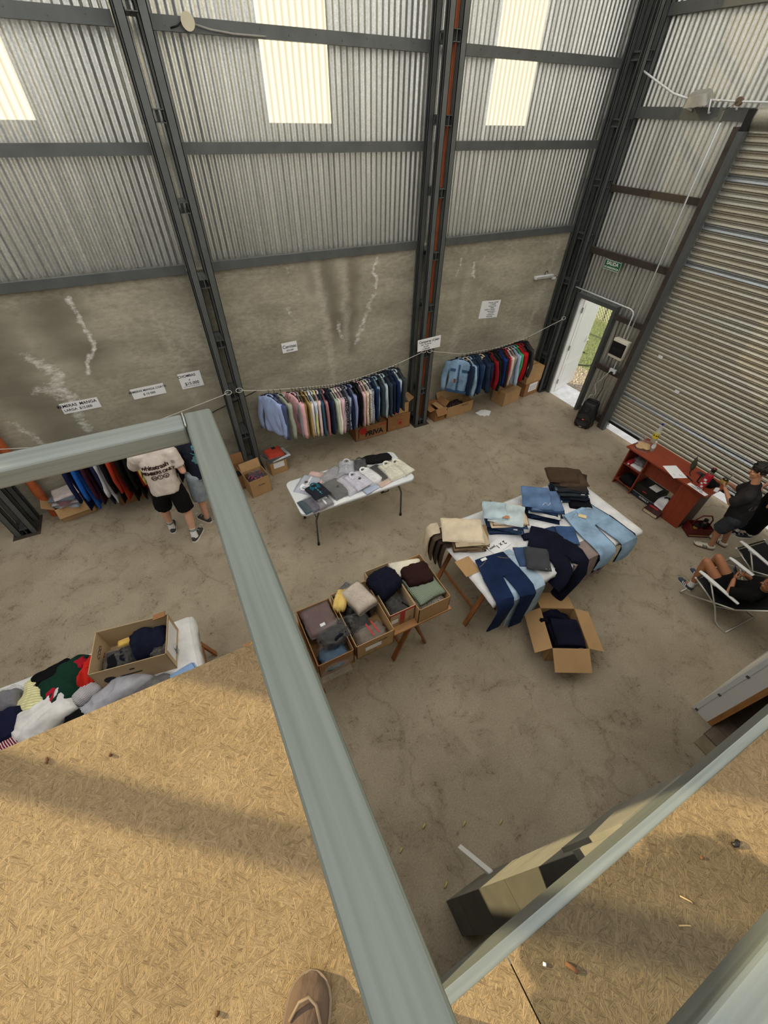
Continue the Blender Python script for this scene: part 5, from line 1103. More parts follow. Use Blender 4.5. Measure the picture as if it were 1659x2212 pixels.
# open box of navy jeans on the floor
bx = cbox('open cardboard box of navy jeans on the floor under the table edge', (2.99, 1.08, 0), radians(-28), 0.42, 0.52, 0.30, M_CARD, (10, 28, 20, 38))
for k, (dx, dy, z, rz_, w_, d_) in enumerate(((0.0, -0.06, 0.02, 0, .36, .36), (0.0, -0.05, 0.08, 5, .36, .36), (0.02, -0.05, 0.14, -4, .35, .36), (0.02, -0.07, 0.20, 6, .35, .36), (0.02, -0.06, 0.26, -2, .34, .35))):
    c_, s_ = cos(radians(-28)), sin(radians(-28))
    folded(('lowest', 'second lowest', 'middle', 'second topmost', 'topmost')[k]+' folded navy jeans in the floor box', (2.99+dx*c_-dy*s_, 1.08+dx*s_+dy*c_, z+0.008), radians(-28+rz_), w_, d_, 0.058, DEN_N, 'navy jeans in the floor box', 'folded_jeans', 'jeans', tagc=M_PAPER if k == 3 else None)
crumple('navy jeans rolled at the back of the floor box', (3.10, 1.29, 0.06), radians(-28), 0.36, 0.16, 0.26, DEN_N, 'rolled_jeans', 'jeans', 'navy jeans in the floor box', 0.03)
crumple('dark trouser leg standing up out of the floor box', (2.88, 1.27, 0.02), radians(-28), 0.14, 0.12, 0.42, fab((16, 16, 24)), 'rolled_jeans', 'jeans', 'navy jeans in the floor box', 0.03)

# ---------------------------------------------------------------- bench with boxes of bagged clothes
BZ = 0.725
bp_ = thing('bench_plank', 'brown plank on trestles carrying the boxes of bagged clothes', 'bench', (0, 0, 0)); MB().bb((-0.32, 1.69, BZ-0.025), (1.77, 2.28, BZ)).build('plank', mat('plank_wood', (176, 130, 84), 0.65, var=0.18, vs=5, aniso=(1, 5, 5)), bp_)
trestle('wooden trestle under the right end of the box bench', (1.34, 1.98, 0), 0, 0.52, BZ-0.025, 0.22); trestle('wooden trestle under the left end of the box bench', (0.06, 1.98, 0), 0, 0.52, BZ-0.025, 0.22)
GB = 'boxes on the bench'
cbox('brown box with a plaid shirt and brown jumper at the right end of the bench', (1.54, 2.01, BZ), 0, 0.375, 0.62, 0.25, M_CARD, (None,)*4, group=GB)
cbox('box with red tape, second from the right on the bench', (1.205, 2.075, BZ), 0, 0.29, 0.60, 0.25, M_CARDP, (None,)*4, group=GB, tape_side=M_REDT)
cbox('wide box with a white label in the middle of the bench', (0.83, 1.95, BZ), 0, 0.40, 0.64, 0.25, M_CARD, (None,)*4, group=GB)
cbox('narrow box of blue bags, left of the labelled box', (0.425, 1.93, BZ), 0, 0.35, 0.62, 0.25, M_CARDD, (None,)*4, group=GB)
cbox('box of pink bags half hidden by the railing', (0.0, 1.98, BZ), 0, 0.38, 0.6, 0.25, M_CARDD, (None,)*4, group=GB)
for o in [o for o in COL.objects if o.name.startswith('cardboard_box') and o.get('label', '').startswith('wide box')]:
    MB().bb((-0.11, -0.3225, 0.09), (0.06, -0.3205, 0.15)).build('paper_label', M_PAPER, o); text('KHAP', 0.035, M_INK, o, TM((0.08, -0.3225, 0.17), (1, 0, 0), (0, 0, 1)), name='print')
for o in [o for o in COL.objects if o.get('label', '').startswith('box with red tape')]:
    MB().bb((-0.125, -0.3025, 0.07), (-0.05, -0.3005, 0.13)).build('paper_label', M_PAPER, o); MB().bb((-0.145, -0.3025, 0.225), (0.145, -0.3005, 0.25)).build('tape', M_REDT, o)
GC = 'clothes in the bench boxes'
folded('green plaid shirt in the right bench box', (1.545, 1.95, BZ+0.18), radians(4), 0.34, 0.36, 0.08, fab((62, 82, 88), 'plaidf', (176, 184, 150), 150.0), GC, 'folded_shirt', 'shirt')
folded('patterned grey jumper under the plaid shirt', (1.54, 1.90, BZ+0.03), 0, 0.35, 0.38, 0.14, fab((150, 142, 132), 'print', (80, 80, 84), 60.0), GC, 'folded_jumper', 'jumper')
crumple('dark brown jumper lying on the plaid shirt', (1.55, 2.08, BZ+0.26), radians(-8), 0.30, 0.26, 0.10, fab((48, 28, 26)), 'brown_jumper', 'jumper', GC, 0.02)
folded('cream quilted garment leaning at the back of the right bench box', (1.49, 2.24, BZ+0.17), radians(-14), 0.36, 0.20, 0.12, fab((224, 216, 196)), GC, 'cream_garment', 'clothes', tilt=(radians(16), 0))
folded('dark folded clothes filling the back of the right bench box', (1.54, 2.18, BZ+0.01), 0, 0.34, 0.24, 0.15, fab((60, 56, 54)), GC, 'folded_clothes', 'clothes')
crumple('navy knitted top heaped on the red taped box', (1.19, 2.16, BZ+0.235), radians(15), 0.31, 0.30, 0.13, fab((22, 24, 40)), 'navy_knit', 'clothes', GC, 0.035, 13)
filmbag('black garments in clear bags at the front of the red taped box', (1.205, 1.92, BZ+0.02), 0, 0.28, 0.28, 0.21, fab((22, 22, 25)), GC)
filmbag('black bagged clothes at the back of the red taped box', (1.20, 2.24, BZ+0.02), 0, 0.28, 0.24, 0.20, fab((20, 20, 23)), GC)
filmbag('black bag at the back of the labelled box', (0.87, 2.12, BZ+0.02), 0, 0.36, 0.28, 0.22, fab((18, 18, 21)), GC)
filmbag('black bags in the middle of the labelled box', (0.76, 1.93, BZ+0.02), 0, 0.30, 0.22, 0.21, fab((16, 16, 18)), GC)
def redband(t, h):
    for x in (-0.01, 0.05): MB().box((x, 0.0, h+0.012), (0.016, 0.15, 0.004)).build('red_band', M_REDT, t)
filmbag('grey pack with two red bands at the front of the labelled box', (0.84, 1.76, BZ+0.02), radians(8), 0.36, 0.24, 0.17, fab((126, 116, 104)), GC, extra=redband)
pack('beige garment in a clear bag on the labelled box', (0.87, 2.10, BZ+0.25), radians(14), 0.24, 0.32, 0.07, fab((196, 182, 166)), None, True, None, GC, amp=0.015)
crumple('yellow garment sticking out behind the beige bag', (0.70, 2.16, BZ+0.235), radians(55), 0.26, 0.14, 0.07, fab((222, 190, 112)), 'yellow_garment', 'clothes', GC, 0.02)
pack('grey tagged pack under the beige bag', (0.80, 2.22, BZ+0.215), radians(30), 0.22, 0.22, 0.03, fab((70, 70, 72)), None, True, 'black', GC)
pack('maroon garment in a clear bag on the narrow box', (0.43, 2.06, BZ+0.23), radians(2), 0.28, 0.30, 0.04, fab((94, 66, 66)), None, True, 'white', GC, amp=0.012)
filmbag('teal blue clothes at the back of the narrow box', (0.43, 2.10, BZ+0.02), 0, 0.32, 0.26, 0.20, fab((42, 68, 84)), GC)
filmbag('black garment bag across the narrow box', (0.50, 1.86, BZ+0.2), radians(8), 0.32, 0.24, 0.09, fab((14, 16, 22)), GC, 0.03)
filmbag('blue garment in a clear bag hanging out of the narrow box', (0.43, 1.73, BZ+0.09), 0, 0.30, 0.24, 0.10, fab((46, 84, 112)), GC, 0.025)
filmbag('pink garment in a clear bag beside the railing', (0.08, 2.08, BZ+0.2), radians(-25), 0.16, 0.36, 0.09, fab((190, 66, 108)), GC)
filmbag('black bag in the box beside the railing', (0.0, 1.9, BZ+0.02), 0, 0.34, 0.46, 0.19, fab((28, 28, 32)), GC)
filmbag('grey patterned bag in the box beside the railing', (0.13, 1.84, BZ+0.2), radians(-15), 0.14, 0.26, 0.05, fab((120, 114, 106), 'print', (60, 58, 56), 60.0), GC)
crumple('yellow cloth hanging at the left end of the bench', (-0.25, 2.1, BZ), radians(80), 0.3, 0.12, 0.08, fab((214, 178, 92)), 'yellow_cloth', 'clothes', GC, 0.02)

# ---------------------------------------------------------------- left table with heaped clothes
LZ = 0.75
lt = thing('clothes_table', 'white board table heaped with loose clothes left of the railing', 'table', (0, 0, 0)); MB().bb((-3.2, 2.18, LZ-0.022), (-0.74, 2.82, LZ-0.006)).build('board', M_BOARD, lt)
trestle('wooden trestle under the right end of the heaped clothes table', (-0.88, 2.5, 0), 0, 0.56, LZ-0.022, 0.2); trestle('wooden trestle under the left end of the heaped clothes table', (-2.7, 2.5, 0), 0, 0.56, LZ-0.022, 0.2)
cloth('white_sheet', 'wrinkled white sheet draped over the heaped clothes table', -3.2, -0.74, 2.18, 2.82, LZ-0.004, (0.05, 0.16, 0.12, 0.06), M_SHEET, 15)
GL = 'clothes heaped on the left table'
lb_ = cbox('large open cardboard box on the heaped clothes table', (-1.19, 2.56, LZ), radians(-9), 0.62, 0.42, 0.30, M_CARDP, (None,)*4, name='cardboard_box')
text('COD.', 0.06, M_INK, lb_, TM((-0.302, 0.06, 0.19), (0, 1, 0), (0, 0, 1)), name='print'); text('600 x 350 x 360', 0.035, M_INK, lb_, TM((-0.302, -0.02, 0.10), (0, 1, 0), (0, 0, 1)), name='print')
MB().bb((0.31, -0.16, 0.06), (0.3125, 0.16, 0.27)).build('paper_label', M_PAPER, lb_)
gl = MB().lathe([(0.05, 0), (0.05, 0.002)], 20, Matrix.Translation((-0.20, -0.212, 0.13)) @ Matrix.Rotation(radians(90), 4, 'X')); gl.build('round_print', M_INK, lb_)
MB().bb((-0.02, -0.2125, 0.20), (0.02, -0.2105, 0.22)).build('hand_hole', M_LABEL, lb_); MB().bb((-0.12, -0.2125, 0.13), (0.06, -0.2105, 0.145)).build('print_line', M_INK, lb_)
MB().bar((0.18, 0.205, 0.30), (0.29, 0.205, 0.32), 0.06, 0.008).build('torn_flap', M_CARDD, lb_)
crumple('navy garment with green piping in the large box', (-1.08, 2.60, LZ+0.05), radians(-10), 0.34, 0.30, 0.24, fab((24, 28, 46)), 'navy_garment', 'clothes', GL, 0.05)
filmbag('black garment in a shiny bag in the large box', (-1.33, 2.52, LZ+0.04), radians(-6), 0.28, 0.28, 0.22, fab((18, 20, 26)), GL, 0.05)
filmbag('dark bagged clothes in the right of the large box', (-0.98, 2.50, LZ+0.03), radians(-9), 0.2, 0.24, 0.19, fab((70, 66, 60)), GL, 0.04)
crumple('yellow sleeve inside the large box', (-1.25, 2.68, LZ+0.06), 0, 0.2, 0.08, 0.17, fab((206, 172, 92)), 'yellow_garment', 'clothes', GL)
crumple('dark green jumper with red panels on the left table', (-1.78, 2.60, LZ), radians(30), 0.42, 0.36, 0.15, fab((22, 54, 42)), 'green_jumper', 'jumper', GL, 0.045, extra=[(fab((170, 30, 48)), (-0.13, -0.06), (0.18, 0.2), 0.165), (fab((170, 30, 48)), (0.15, 0.03), (0.12, 0.14), 0.15)])
crumple('bright red ruffled top against the large box', (-1.585, 2.60, LZ), radians(70), 0.36, 0.16, 0.17, fab((206, 46, 36)), 'ruffled_blouse', 'clothes', GL, 0.045, 14)
crumple('pale yellow striped shirt in a bag on the left table', (-2.06, 2.58, LZ), radians(-12), 0.24, 0.34, 0.11, fab((226, 222, 176), 'stripe', (196, 190, 130), 90.0, 'Y'), 'pale_yellow_shirt', 'shirt', GL, 0.015)
crumple('white crumpled garment at the front of the left table', (-1.96, 2.35, LZ), radians(20), 0.48, 0.30, 0.14, fab((224, 222, 220)), 'white_garment', 'clothes', GL, 0.05)
crumple('light grey crumpled garment in front of the large box', (-1.42, 2.29, LZ), radians(18), 0.56, 0.22, 0.12, fab((176, 176, 184)), 'grey_garment', 'clothes', GL, 0.05)
crumple('black and white striped cloth beside the grey garment', (-1.64, 2.42, LZ), radians(40), 0.22, 0.16, 0.12, fab((222, 220, 222), 'stripe', (40, 30, 40), 220.0), 'striped_blouse', 'clothes', GL, 0.03)
crumple('navy garment at the left end of the heap', (-2.24, 2.40, LZ), 0, 0.26, 0.30, 0.14, fab((26, 28, 54)), 'navy_garment', 'clothes', GL, 0.04)
crumple('black garment behind the green jumper', (-1.92, 2.72, LZ), radians(20), 0.34, 0.16, 0.13, fab((18, 18, 20)), 'black_garment', 'clothes', GL, 0.04)
crumple('black garment in front of the white one', (-1.66, 2.24, LZ), radians(15), 0.34, 0.12, 0.08, fab((18, 18, 20)), 'black_garment', 'clothes', GL, 0.03)
filmbag('clear bag of grey clothes at the far left of the heap', (-2.28, 2.64, LZ), 0, 0.24, 0.24, 0.11, fab((110, 110, 118)), GL, 0.03)
crumple('maroon striped garment at the near left of the heap', (-2.20, 2.24, LZ), radians(25), 0.26, 0.14, 0.09, fab((120, 34, 54), 'stripe', (220, 210, 212), 120.0), 'maroon_blouse', 'clothes', GL, 0.03)
filmbag('clear bag of dark clothes at the table edge', (-1.14, 2.24, LZ), 0, 0.34, 0.14, 0.07, fab((104, 102, 104)), GL, 0.03)
folded('sky blue folded top at the right front of the left table', (-0.90, 2.21, LZ), radians(12), 0.3, 0.1, 0.04, fab((140, 172, 214)), GL, 'blue_blouse', 'clothes')
crumple('red garment at the far left of the heap', (-2.40, 2.48, LZ), 0, 0.2, 0.2, 0.12, fab((186, 44, 44)), 'red_garment', 'clothes', GL, 0.03)

fm = thing('film_scrap', 'clear plastic film hanging from the front of the narrow box', 'plastic film', (0.40, 1.60, BZ+0.03)); q = MB(); pillow(q, 0.30, 0.10, 0.16, 0.03, 14, 10, k=3, fr=14); q.build('film', M_FILM, fm, smooth=True)
# ---------------------------------------------------------------- boxes along the back wall
GW = 'cardboard boxes along the back wall'
b1 = cbox('box of folded clothes with splayed flaps behind the men', (-2.10, 6.08, 0), radians(8), 0.46, 0.32, 0.26, M_CARD, (None, 62, -30, -40), group=GW)
for k, (c, rz_) in enumerate((((96, 86, 92), 4), ((150, 160, 172), -10), ((170, 148, 150), 8), ((196, 190, 196), -5), ((120, 60, 70), 12), ((90, 104, 122), -8), ((214, 200, 196), 6))):
    pack(('lowest', 'second lowest', 'third lowest', 'middle', 'third topmost', 'second topmost', 'topmost')[k]+' bagged garment on the box behind the men', (-2.10+rnd(-.03, .03), 6.05+rnd(-.03, .03), 0.20+0.033*k), radians(rz_*2), 0.36, 0.28, 0.03, fab(c), None, True, None, 'bagged garments on the box behind the men', amp=0.01)
cbox('low box under the hanging clothes behind the men', (-1.33, 6.04, 0), radians(6), 0.38, 0.22, 0.16, M_CARDD, closed=True, tape=M_TAPE, group=GW)
b2 = cbox('open brown box half hidden behind the first column', (0.30, 5.63, 0), radians(6), 0.34, 0.36, 0.28, M_CARDD, (-80, None, None, -20), group=GW)
crumple('dark clothes inside the box behind the first column', (0.30, 5.63, 0.02), 0, 0.28, 0.30, 0.20, fab((40, 38, 40)), 'dark_clothes', 'clothes', None, 0.05)
b3 = cbox('open box of bagged clothes in front of the first column', (0.52, 5.34, 0), radians(10), 0.34, 0.30, 0.33, M_CARD, (-70, None, None, -75), group=GW)
text('FRAGIL', 0.035, M_INK, b3, TM((0.02, -0.152, 0.20), (1, 0, 0), (0, 0, 1)), name='print'); 
filmbag('navy and red clothes bulging from the box at the first column', (0.52, 5.34, 0.14), radians(10), 0.31, 0.27, 0.24, fab((52, 48, 62), 'print', (176, 64, 84), 22.0), None, 0.05)
b4 = cbox('small closed box with a white label beside the first column', (0.95, 5.72, 0), radians(6), 0.30, 0.24, 0.26, M_CARD, closed=True, tape=M_TAPE, group=GW)
MB().bb((-0.09, -0.1225, 0.12), (0.10, -0.1205, 0.23)).build('paper_label', M_PAPER, b4)
for k, (c, dx) in enumerate((((40, 40, 44), 0), ((206, 206, 210), 0.05), ((36, 34, 36), -0.02))):
    pack(('black bag at the bottom under the rust red pack', 'white flat bag in the middle under the rust red pack', 'black bag directly under the rust red pack')[k], (0.96+dx, 5.72, 0.267+0.022*k), radians(4+8*k), 0.34, 0.28, 0.02, fab(c), None, True, None, 'flat bags on the small box')
pk = pack('rust red folded pack on top of the small box', (0.95, 5.73, 0.335), radians(6), 0.28, 0.26, 0.05, fab((166, 62, 46)), None, False, None); MB().box((0.02, 0.07, 0.055), (0.06, 0.06, 0.006)).build('tag_card', M_LABEL, pk)
b5 = cbox('closed box with large dark lettering under the hanging jackets', (2.85, 6.02, 0), 0, 0.66, 0.32, 0.28, M_CARDD, closed=True, tape=M_TAPE, group=GW)
text('PRIVA', 0.15, M_INK, b5, TM((0.06, -0.1625, 0.11), (1, 0, 0), (0, 0, 1)), name='print', bold=0.006, spacing=0.95)
rc = MB().lathe([(0.075, 0), (0.075, 0.002)], 24, Matrix.Translation((-0.17, -0.162, 0.19)) @ Matrix.Rotation(radians(90), 4, 'X')); rc.build('round_print', M_REDT, b5)
rc = MB(); rc.tube([(-0.265, -0.163, 0.05), (-0.265, -0.163, 0.20), (-0.24, -0.163, 0.265), (-0.17, -0.163, 0.285)], 0.006, 5); rc.build('print_line', M_INK, b5); MB().bb((-0.32, -0.1625, 0.235), (-0.24, -0.1605, 0.25)).build('red_stripe', M_REDT, b5); MB().bb((0.18, -0.1625, 0.235), (0.32, -0.1605, 0.25)).build('red_stripe', M_REDT, b5)
b6 = cbox('closed box with a red monogram beside the lettered box', (3.47, 6.04, 0), 0, 0.50, 0.30, 0.30, M_CARDD, closed=True, tape=M_TAPE, group=GW)
text('PB', 0.10, M_REDT, b6, TM((0.02, -0.1525, 0.13), (1, 0, 0), (0, 0, 1)), name='print', bold=0.003, spacing=0.7); rc = MB(); rc.tube([(-0.05, -0.153, 0.19), (0.01, -0.153, 0.225), (0.08, -0.153, 0.19)], 0.005, 5); rc.build('print_line', M_REDT, b6)
for x in (-0.14, 0.15): MB().bb((x, -0.1525, 0.05), (x+0.06, -0.1505, 0.10)).build('print_patch', M_TAPE, b6)
b7 = cbox('open box stacked on the red monogram box', (3.48, 6.06, 0.308), 0, 0.44, 0.26, 0.22, M_CARD, (None, None, -30, None), group=GW); MB().bb((-0.08, -0.1325, 0.03), (-0.04, -0.1305, 0.08)).build('red_print', M_REDT, b7)
filmbag('grey plastic bag of clothes on the stacked boxes', (3.56, 6.06, 0.40), 0, 0.28, 0.22, 0.26, fab((66, 66, 70)), None, 0.05)
b8 = cbox('small open box right of the second column', (4.36, 5.95, 0), radians(4), 0.26, 0.30, 0.28, M_CARDD, (15, 50, -50, 10), group=GW)
for z, tx in ((0.20, 'TALLES'), (0.14, 'VARIOS'), (0.08, 'JEAN')): text(tx, 0.042, M_STEELD, b8, TM((0.0, -0.152, z), (1, 0, 0), (0, 0, 1)), name='print')
b9 = cbox('long open box under the light blue denim jacket', (4.86, 5.98, 0), radians(4), 0.68, 0.34, 0.25, M_CARD, (-55, None, None, 5), group=GW)
text('FRAGIL', 0.06, M_INK, b9, TM((0.12, -0.172, 0.20), (1, 0, 0), (0, 0, 1)), name='print', shear=0.2)
crumple('dark patterned clothes inside the long box', (4.80, 5.99, 0.02), 0, 0.5, 0.28, 0.21, fab((58, 40, 44), 'print', (120, 96, 100), 30.0), 'dark_clothes', 'clothes', None, 0.04)
pp_ = thing('loose_papers', 'loose white papers on the floor under the black jumpers', 'paper', (5.34, 5.66, 0.0), 0.2)
for k in range(3): MB().box((0.02*k, -0.05*k, 0.002+0.002*k), (0.21, 0.15, 0.002), Matrix.Rotation(0.25*k, 4, 'Z')).build('sheet', M_PAPER, pp_)
b10 = cbox('worn closed box on the floor left of the stacked pair', (6.12, 5.86, 0), radians(8), 0.50, 0.34, 0.30, M_CARD, closed=True, tape=M_TAPE, group=GW)
b11 = cbox('lower box of the stacked pair beside the door', (6.78, 5.98, 0), radians(8), 0.46, 0.34, 0.30, M_CARDD, closed=True, tape=M_TAPE, group=GW); MB().bb((-0.10, -0.1725, 0.09), (0.17, -0.1705, 0.28)).build('paper_label', M_PAPER, b11)
for z in (0.13, 0.17, 0.21): MB().bb((-0.07, -0.1735, z), (0.14, -0.1724, z+0.007)).build('print_line', M_STEEL, b11)
b12 = cbox('upper box of the stacked pair beside the door', (6.77, 5.98, 0.308), radians(5), 0.48, 0.36, 0.32, M_CARD, closed=True, tape=M_TAPE, group=GW); MB().bb((-0.20, -0.12, 0.3265), (-0.06, -0.04, 0.3285)).build('paper_label', M_PAPER, b12)

# ---------------------------------------------------------------- wall signs
def sign(label, cx, cz, w_, h, lines, rot=0.0, y=WY-0.006, group='handwritten price signs'):
    t = thing('price_sign', label, 'sign', (cx, y, cz), 0, group)
    MB().box((0, 0, 0), (w_, 0.003, h), Matrix.Rotation(radians(rot), 4, 'Y')).build('paper', M_PAPER, t)
    R_ = Matrix.Rotation(radians(rot), 4, 'Y')
    for (tx, sz, ox, oz) in lines:
        text(tx, sz, M_INK, t, R_ @ TM((ox, -0.0028, oz), (1, 0, 0), (0, 0, 1)), name='handwriting', bold=sz*0.014)
    return t
sign('white sign about long sleeved shirts, leftmost on the wall', -1.38, 1.557, 0.45, 0.15, [('REMERAS  MANGA', 0.056, -0.03, 0.032), ('LARGA  $15.000', 0.048, -0.04, -0.03)])
sign('white sign about short sleeved shirts, middle of the left three', -0.52, 1.57, 0.435, 0.155, [('REMERAS MANGA CORTA', 0.042, 0.0, 0.03), ('$ 10 000', 0.045, 0.0, -0.03)], -1)
ch = sign('white sign about polo shirts beside the first column', 0.075, 1.617, 0.31, 0.235, [('CHOMBAS', 0.052, -0.04, 0.07), ('x', 0.045, -0.02, 0.01), ('$15.000', 0.062, 0.0, -0.05)], -1); MB().bb((-0.13, -0.0035, -0.092), (0.10, -0.0022, -0.088)).build('underline', M_INK, ch)
sign('small white sign above the long row of shirts', 1.617, 1.83, 0.245, 0.155, [('Camisas', 0.068, 0.0, 0.012), ('$22.000', 0.036, 0.0, -0.045)], -1)
sign('large handwritten list on the wall of the right bay', 5.54, 1.855, 0.45, 0.31, [('Feria Jean  $15.000', 0.030, 0.05, 0.12), ('2 x $25.000', 0.028, 0.05, 0.088), ('Sweater y Buzos', 0.028, 0.05, 0.056), ('$8.000', 0.028, 0.05, 0.026), ('NUEVO: 2 x $20.000', 0.028, 0.0, -0.004), ('Remeras Basicas', 0.028, 0.05, -0.036), ('2 x $15.000', 0.026, 0.05, -0.066), ('Pantalones varios', 0.026, 0.05, -0.096), ('Ropa $5.000', 0.028, 0.03, -0.128)], 4)
sign('white denim jacket price sign hung on the second column', 3.925, 1.66, 0.46, 0.20, [('Camperas d Jean', 0.060, 0.0, 0.05), ('Jean  Corderito', 0.032, -0.06, 0.005), ('$25.000', 0.032, -0.06, -0.035), ('2 x $40.000', 0.032, -0.06, -0.075)], -2, y=5.78)
es = thing('exit_sign', 'green emergency exit sign reading SALIDA DE EMERGENCIA', 'sign', (7.255, 5.265, 2.635)); M_GREEN = mat('sign_green', (26, 96, 58), 0.5, var=0.05)
MB().bb((0, -0.175, -0.075), (0.004, 0.175, 0.075)).build('plate', M_GREEN, es)
fr_ = MB(); [fr_.bb((-0.002, -0.172, z0), (0.0, 0.172, z1)) for z0, z1 in ((-0.072, -0.066), (0.066, 0.072))]; [fr_.bb((-0.002, y0, -0.072), (0.0, y1, 0.072)) for y0, y1 in ((-0.172, -0.166), (0.166, 0.172))]; fr_.build('border', M_WHITE, es)
text('SALIDA', 0.075, M_WHITE, es, TM((-0.002, 0, 0.025), (0, -1, 0), (0, 0, 1)), bold=0.002); text('DE EMERGENCIA', 0.040, M_WHITE, es, TM((-0.002, 0, -0.038), (0, -1, 0), (0, 0, 1)), bold=0.001)

# ---------------------------------------------------------------- pipes, conduit, electrics
pi_ = thing('drain_pipe', 'orange drain pipe running up the second column', 'pipe', (4.035, 6.03, 0)); MB().lathe([(0.031, 0), (0.031, ZT)], 12).build('pipe', M_PIPE, pi_, smooth='auto'); MB().lathe([(0.044, 3.98), (0.044, 4.12)], 12).build('coupling', M_PIPE, pi_, smooth='auto')
pi_ = thing('drain_pipe', 'thick orange drain pipe beside the leftmost column', 'pipe', (-2.42, 6.14, 0)); MB().lathe([(0.055, 0), (0.055, 5.0)], 16).build('pipe', M_PIPE, pi_, smooth='auto'); MB().lathe([(0.064, 0.42), (0.064, 0.56)], 16).build('coupling', M_PIPE, pi_, smooth='auto')
fb = thing('fuse_box', 'white fuse box with a black front beside the side door', 'fuse box', (7.25, 4.46, 1.49)); MB().rbox((-0.05, 0, 0), (0.11, 0.30, 0.33), 0.012).build('case', mat('cream_plastic', (222, 216, 196), 0.5, var=0.03), fb, smooth='auto'); MB().rbox((-0.108, 0, 0.0), (0.012, 0.285, 0.23), 0.004).build('black_cover', M_BLACK, fb); MB().box((-0.115, 0, -0.01), (0.004, 0.18, 0.06)).build('switch_window', M_LABEL, fb)
cn = thing('conduit', 'white conduit dropping from the right wall to the fuse box', 'conduit', (0, 0, 0)); MB().tube([(7.24, 4.45, 4.45), (7.235, 4.45, 3.7), (7.235, 4.42, 1.65)], 0.011, 8).build('tube', M_WPLAS, cn, smooth=True)
cn = thing('conduit', 'bent white conduit from the column to the fuse box', 'conduit', (0, 0, 0)); MB().tube([(7.24, 5.92, 2.15), (7.235, 5.2, 2.14), (7.235, 4.60, 2.13), (7.235, 4.53, 2.11), (7.235, 4.50, 2.06), (7.235, 4.49, 1.65)], 0.011, 8).build('tube', M_WPLAS, cn, smooth=True)
ou = thing('outlet_box', 'white socket box below the fuse box with a black plug', 'outlet', (7.23, 4.42, 1.08)); MB().rbox((0, 0, 0), (0.05, 0.13, 0.075), 0.006).build('case', M_WPLAS, ou); MB().rbox((-0.035, -0.01, -0.02), (0.03, 0.05, 0.03), 0.005).build('plug', M_BLACK, ou); MB().tube([(0, 0.0, 0.03), (0.0, 0.01, 0.26)], 0.009, 8).build('riser_tube', M_WPLAS, ou, smooth=True)
cb_ = thing('power_cable', 'black speaker cable hanging from the socket box', 'cable', (0, 0, 0)); MB().tube([(7.19, 4.43, 1.06), (7.16, 4.45, 0.9), (7.15, 4.42, 0.72), (7.12, 4.45, 0.5), (7.08, 4.46, 0.34)], 0.006, 6).build('lead', M_BLACK, cb_, smooth=True)
cb_ = thing('power_cable', 'thin pale cable looping down to the loudspeaker', 'cable', (0, 0, 0)); MB().tube([(7.19, 4.45, 1.07), (7.16, 4.52, 0.9), (7.14, 4.60, 0.74), (7.10, 4.48, 0.60), (7.05, 4.55, 0.56), (6.95, 4.50, 0.55)], 0.004, 6).build('lead', M_WPLAS, cb_, smooth=True)
cb_ = thing('power_cable', 'black cable running down the sheet above the fuse box', 'cable', (0, 0, 0)); MB().tube([(7.375, 4.86, 2.8), (7.37, 4.82, 2.2), (7.37, 4.78, 1.7), (7.34, 4.7, 1.3), (7.26, 4.62, 1.2)], 0.005, 6).build('lead', M_BLACK, cb_, smooth=True)
fl_ = thing('floodlight', 'weathered square floodlight on the right wall beam', 'floodlight', (7.19, 4.84, 4.64))
hd_ = Matrix.Rotation(radians(-20), 4, 'Y') @ Matrix.Rotation(radians(20), 4, 'Z')
q = MB(); q.loft([[(x_*s_, y_*s_, z_) for x_, y_ in rse(0.13, 0.15, 16, 0.35)] for s_, z_ in ((0.6, 0.10), (0.75, 0.09), (1.0, 0.0), (1.02, -0.01))], M=hd_); q.build('housing', mat('weathered_aluminium', (158, 156, 148), 0.5, 0.6, var=0.2), fl_, smooth='auto')
q = MB(); q.box((0, 0, -0.013), (0.20, 0.24, 0.006), hd_); q.build('glass', M_CHROME, fl_); 
for s_ in (-1, 1): MB().lathe([(0.028, -0.05), (0.034, -0.012)], 12, hd_ @ Matrix.Translation((0, s_*0.045, 0))).build('lamp_holder', M_WPLAS, fl_)
q = MB(); q.tube([(0.0, -0.16, 0.02), (-0.0, -0.18, -0.05), (0.03, -0.18, -0.10), (0.08, -0.17, -0.10)], 0.011, 6); q.tube([(0.0, 0.16, 0.02), (0.05, 0.16, -0.06), (0.08, 0.1, -0.08)], 0.011, 6); q.build('bracket', M_WPLAS, fl_, smooth=True)
cn = thing('conduit', 'sagging white cable from the corner column to the floodlight', 'cable', (0, 0, 0)); MB().tube([(7.2, 6.0, 5.0), (7.19, 5.6, 4.85), (7.19, 5.25, 4.72), (7.19, 5.0, 4.67)], 0.012, 8).build('tube', M_WPLAS, cn, smooth=True)
cn = thing('conduit', 'white cable from the floodlight along the beam to the right', 'cable', (0, 0, 0)); MB().tube([(7.2, 4.7, 4.66), (7.21, 4.35, 4.645), (7.23, 3.6, 4.63), (7.23, 1.0, 4.63)], 0.010, 8).build('tube', M_WPLAS, cn, smooth=True)
jb = thing('junction_box', 'small round junction box on the cable right of the floodlight', 'junction box', (7.215, 4.32, 4.645)); MB().lathe([(0.042, -0.02), (0.045, 0.0), (0.042, 0.02)], 14, Matrix.Rotation(radians(90), 4, 'Y')).build('case', mat('brown_plastic', (110, 92, 74), 0.6), jb, smooth='auto'); MB().tube([(-0.02, 0, 0), (-0.04, 0.06, -0.05), (-0.03, 0.14, -0.08)], 0.003, 5).build('stray_wire', M_BLACK, jb); MB().tube([(-0.01, 0, -0.04), (0.02, 0, -0.07)], 0.012, 6).build('stem', M_WPLAS, jb)
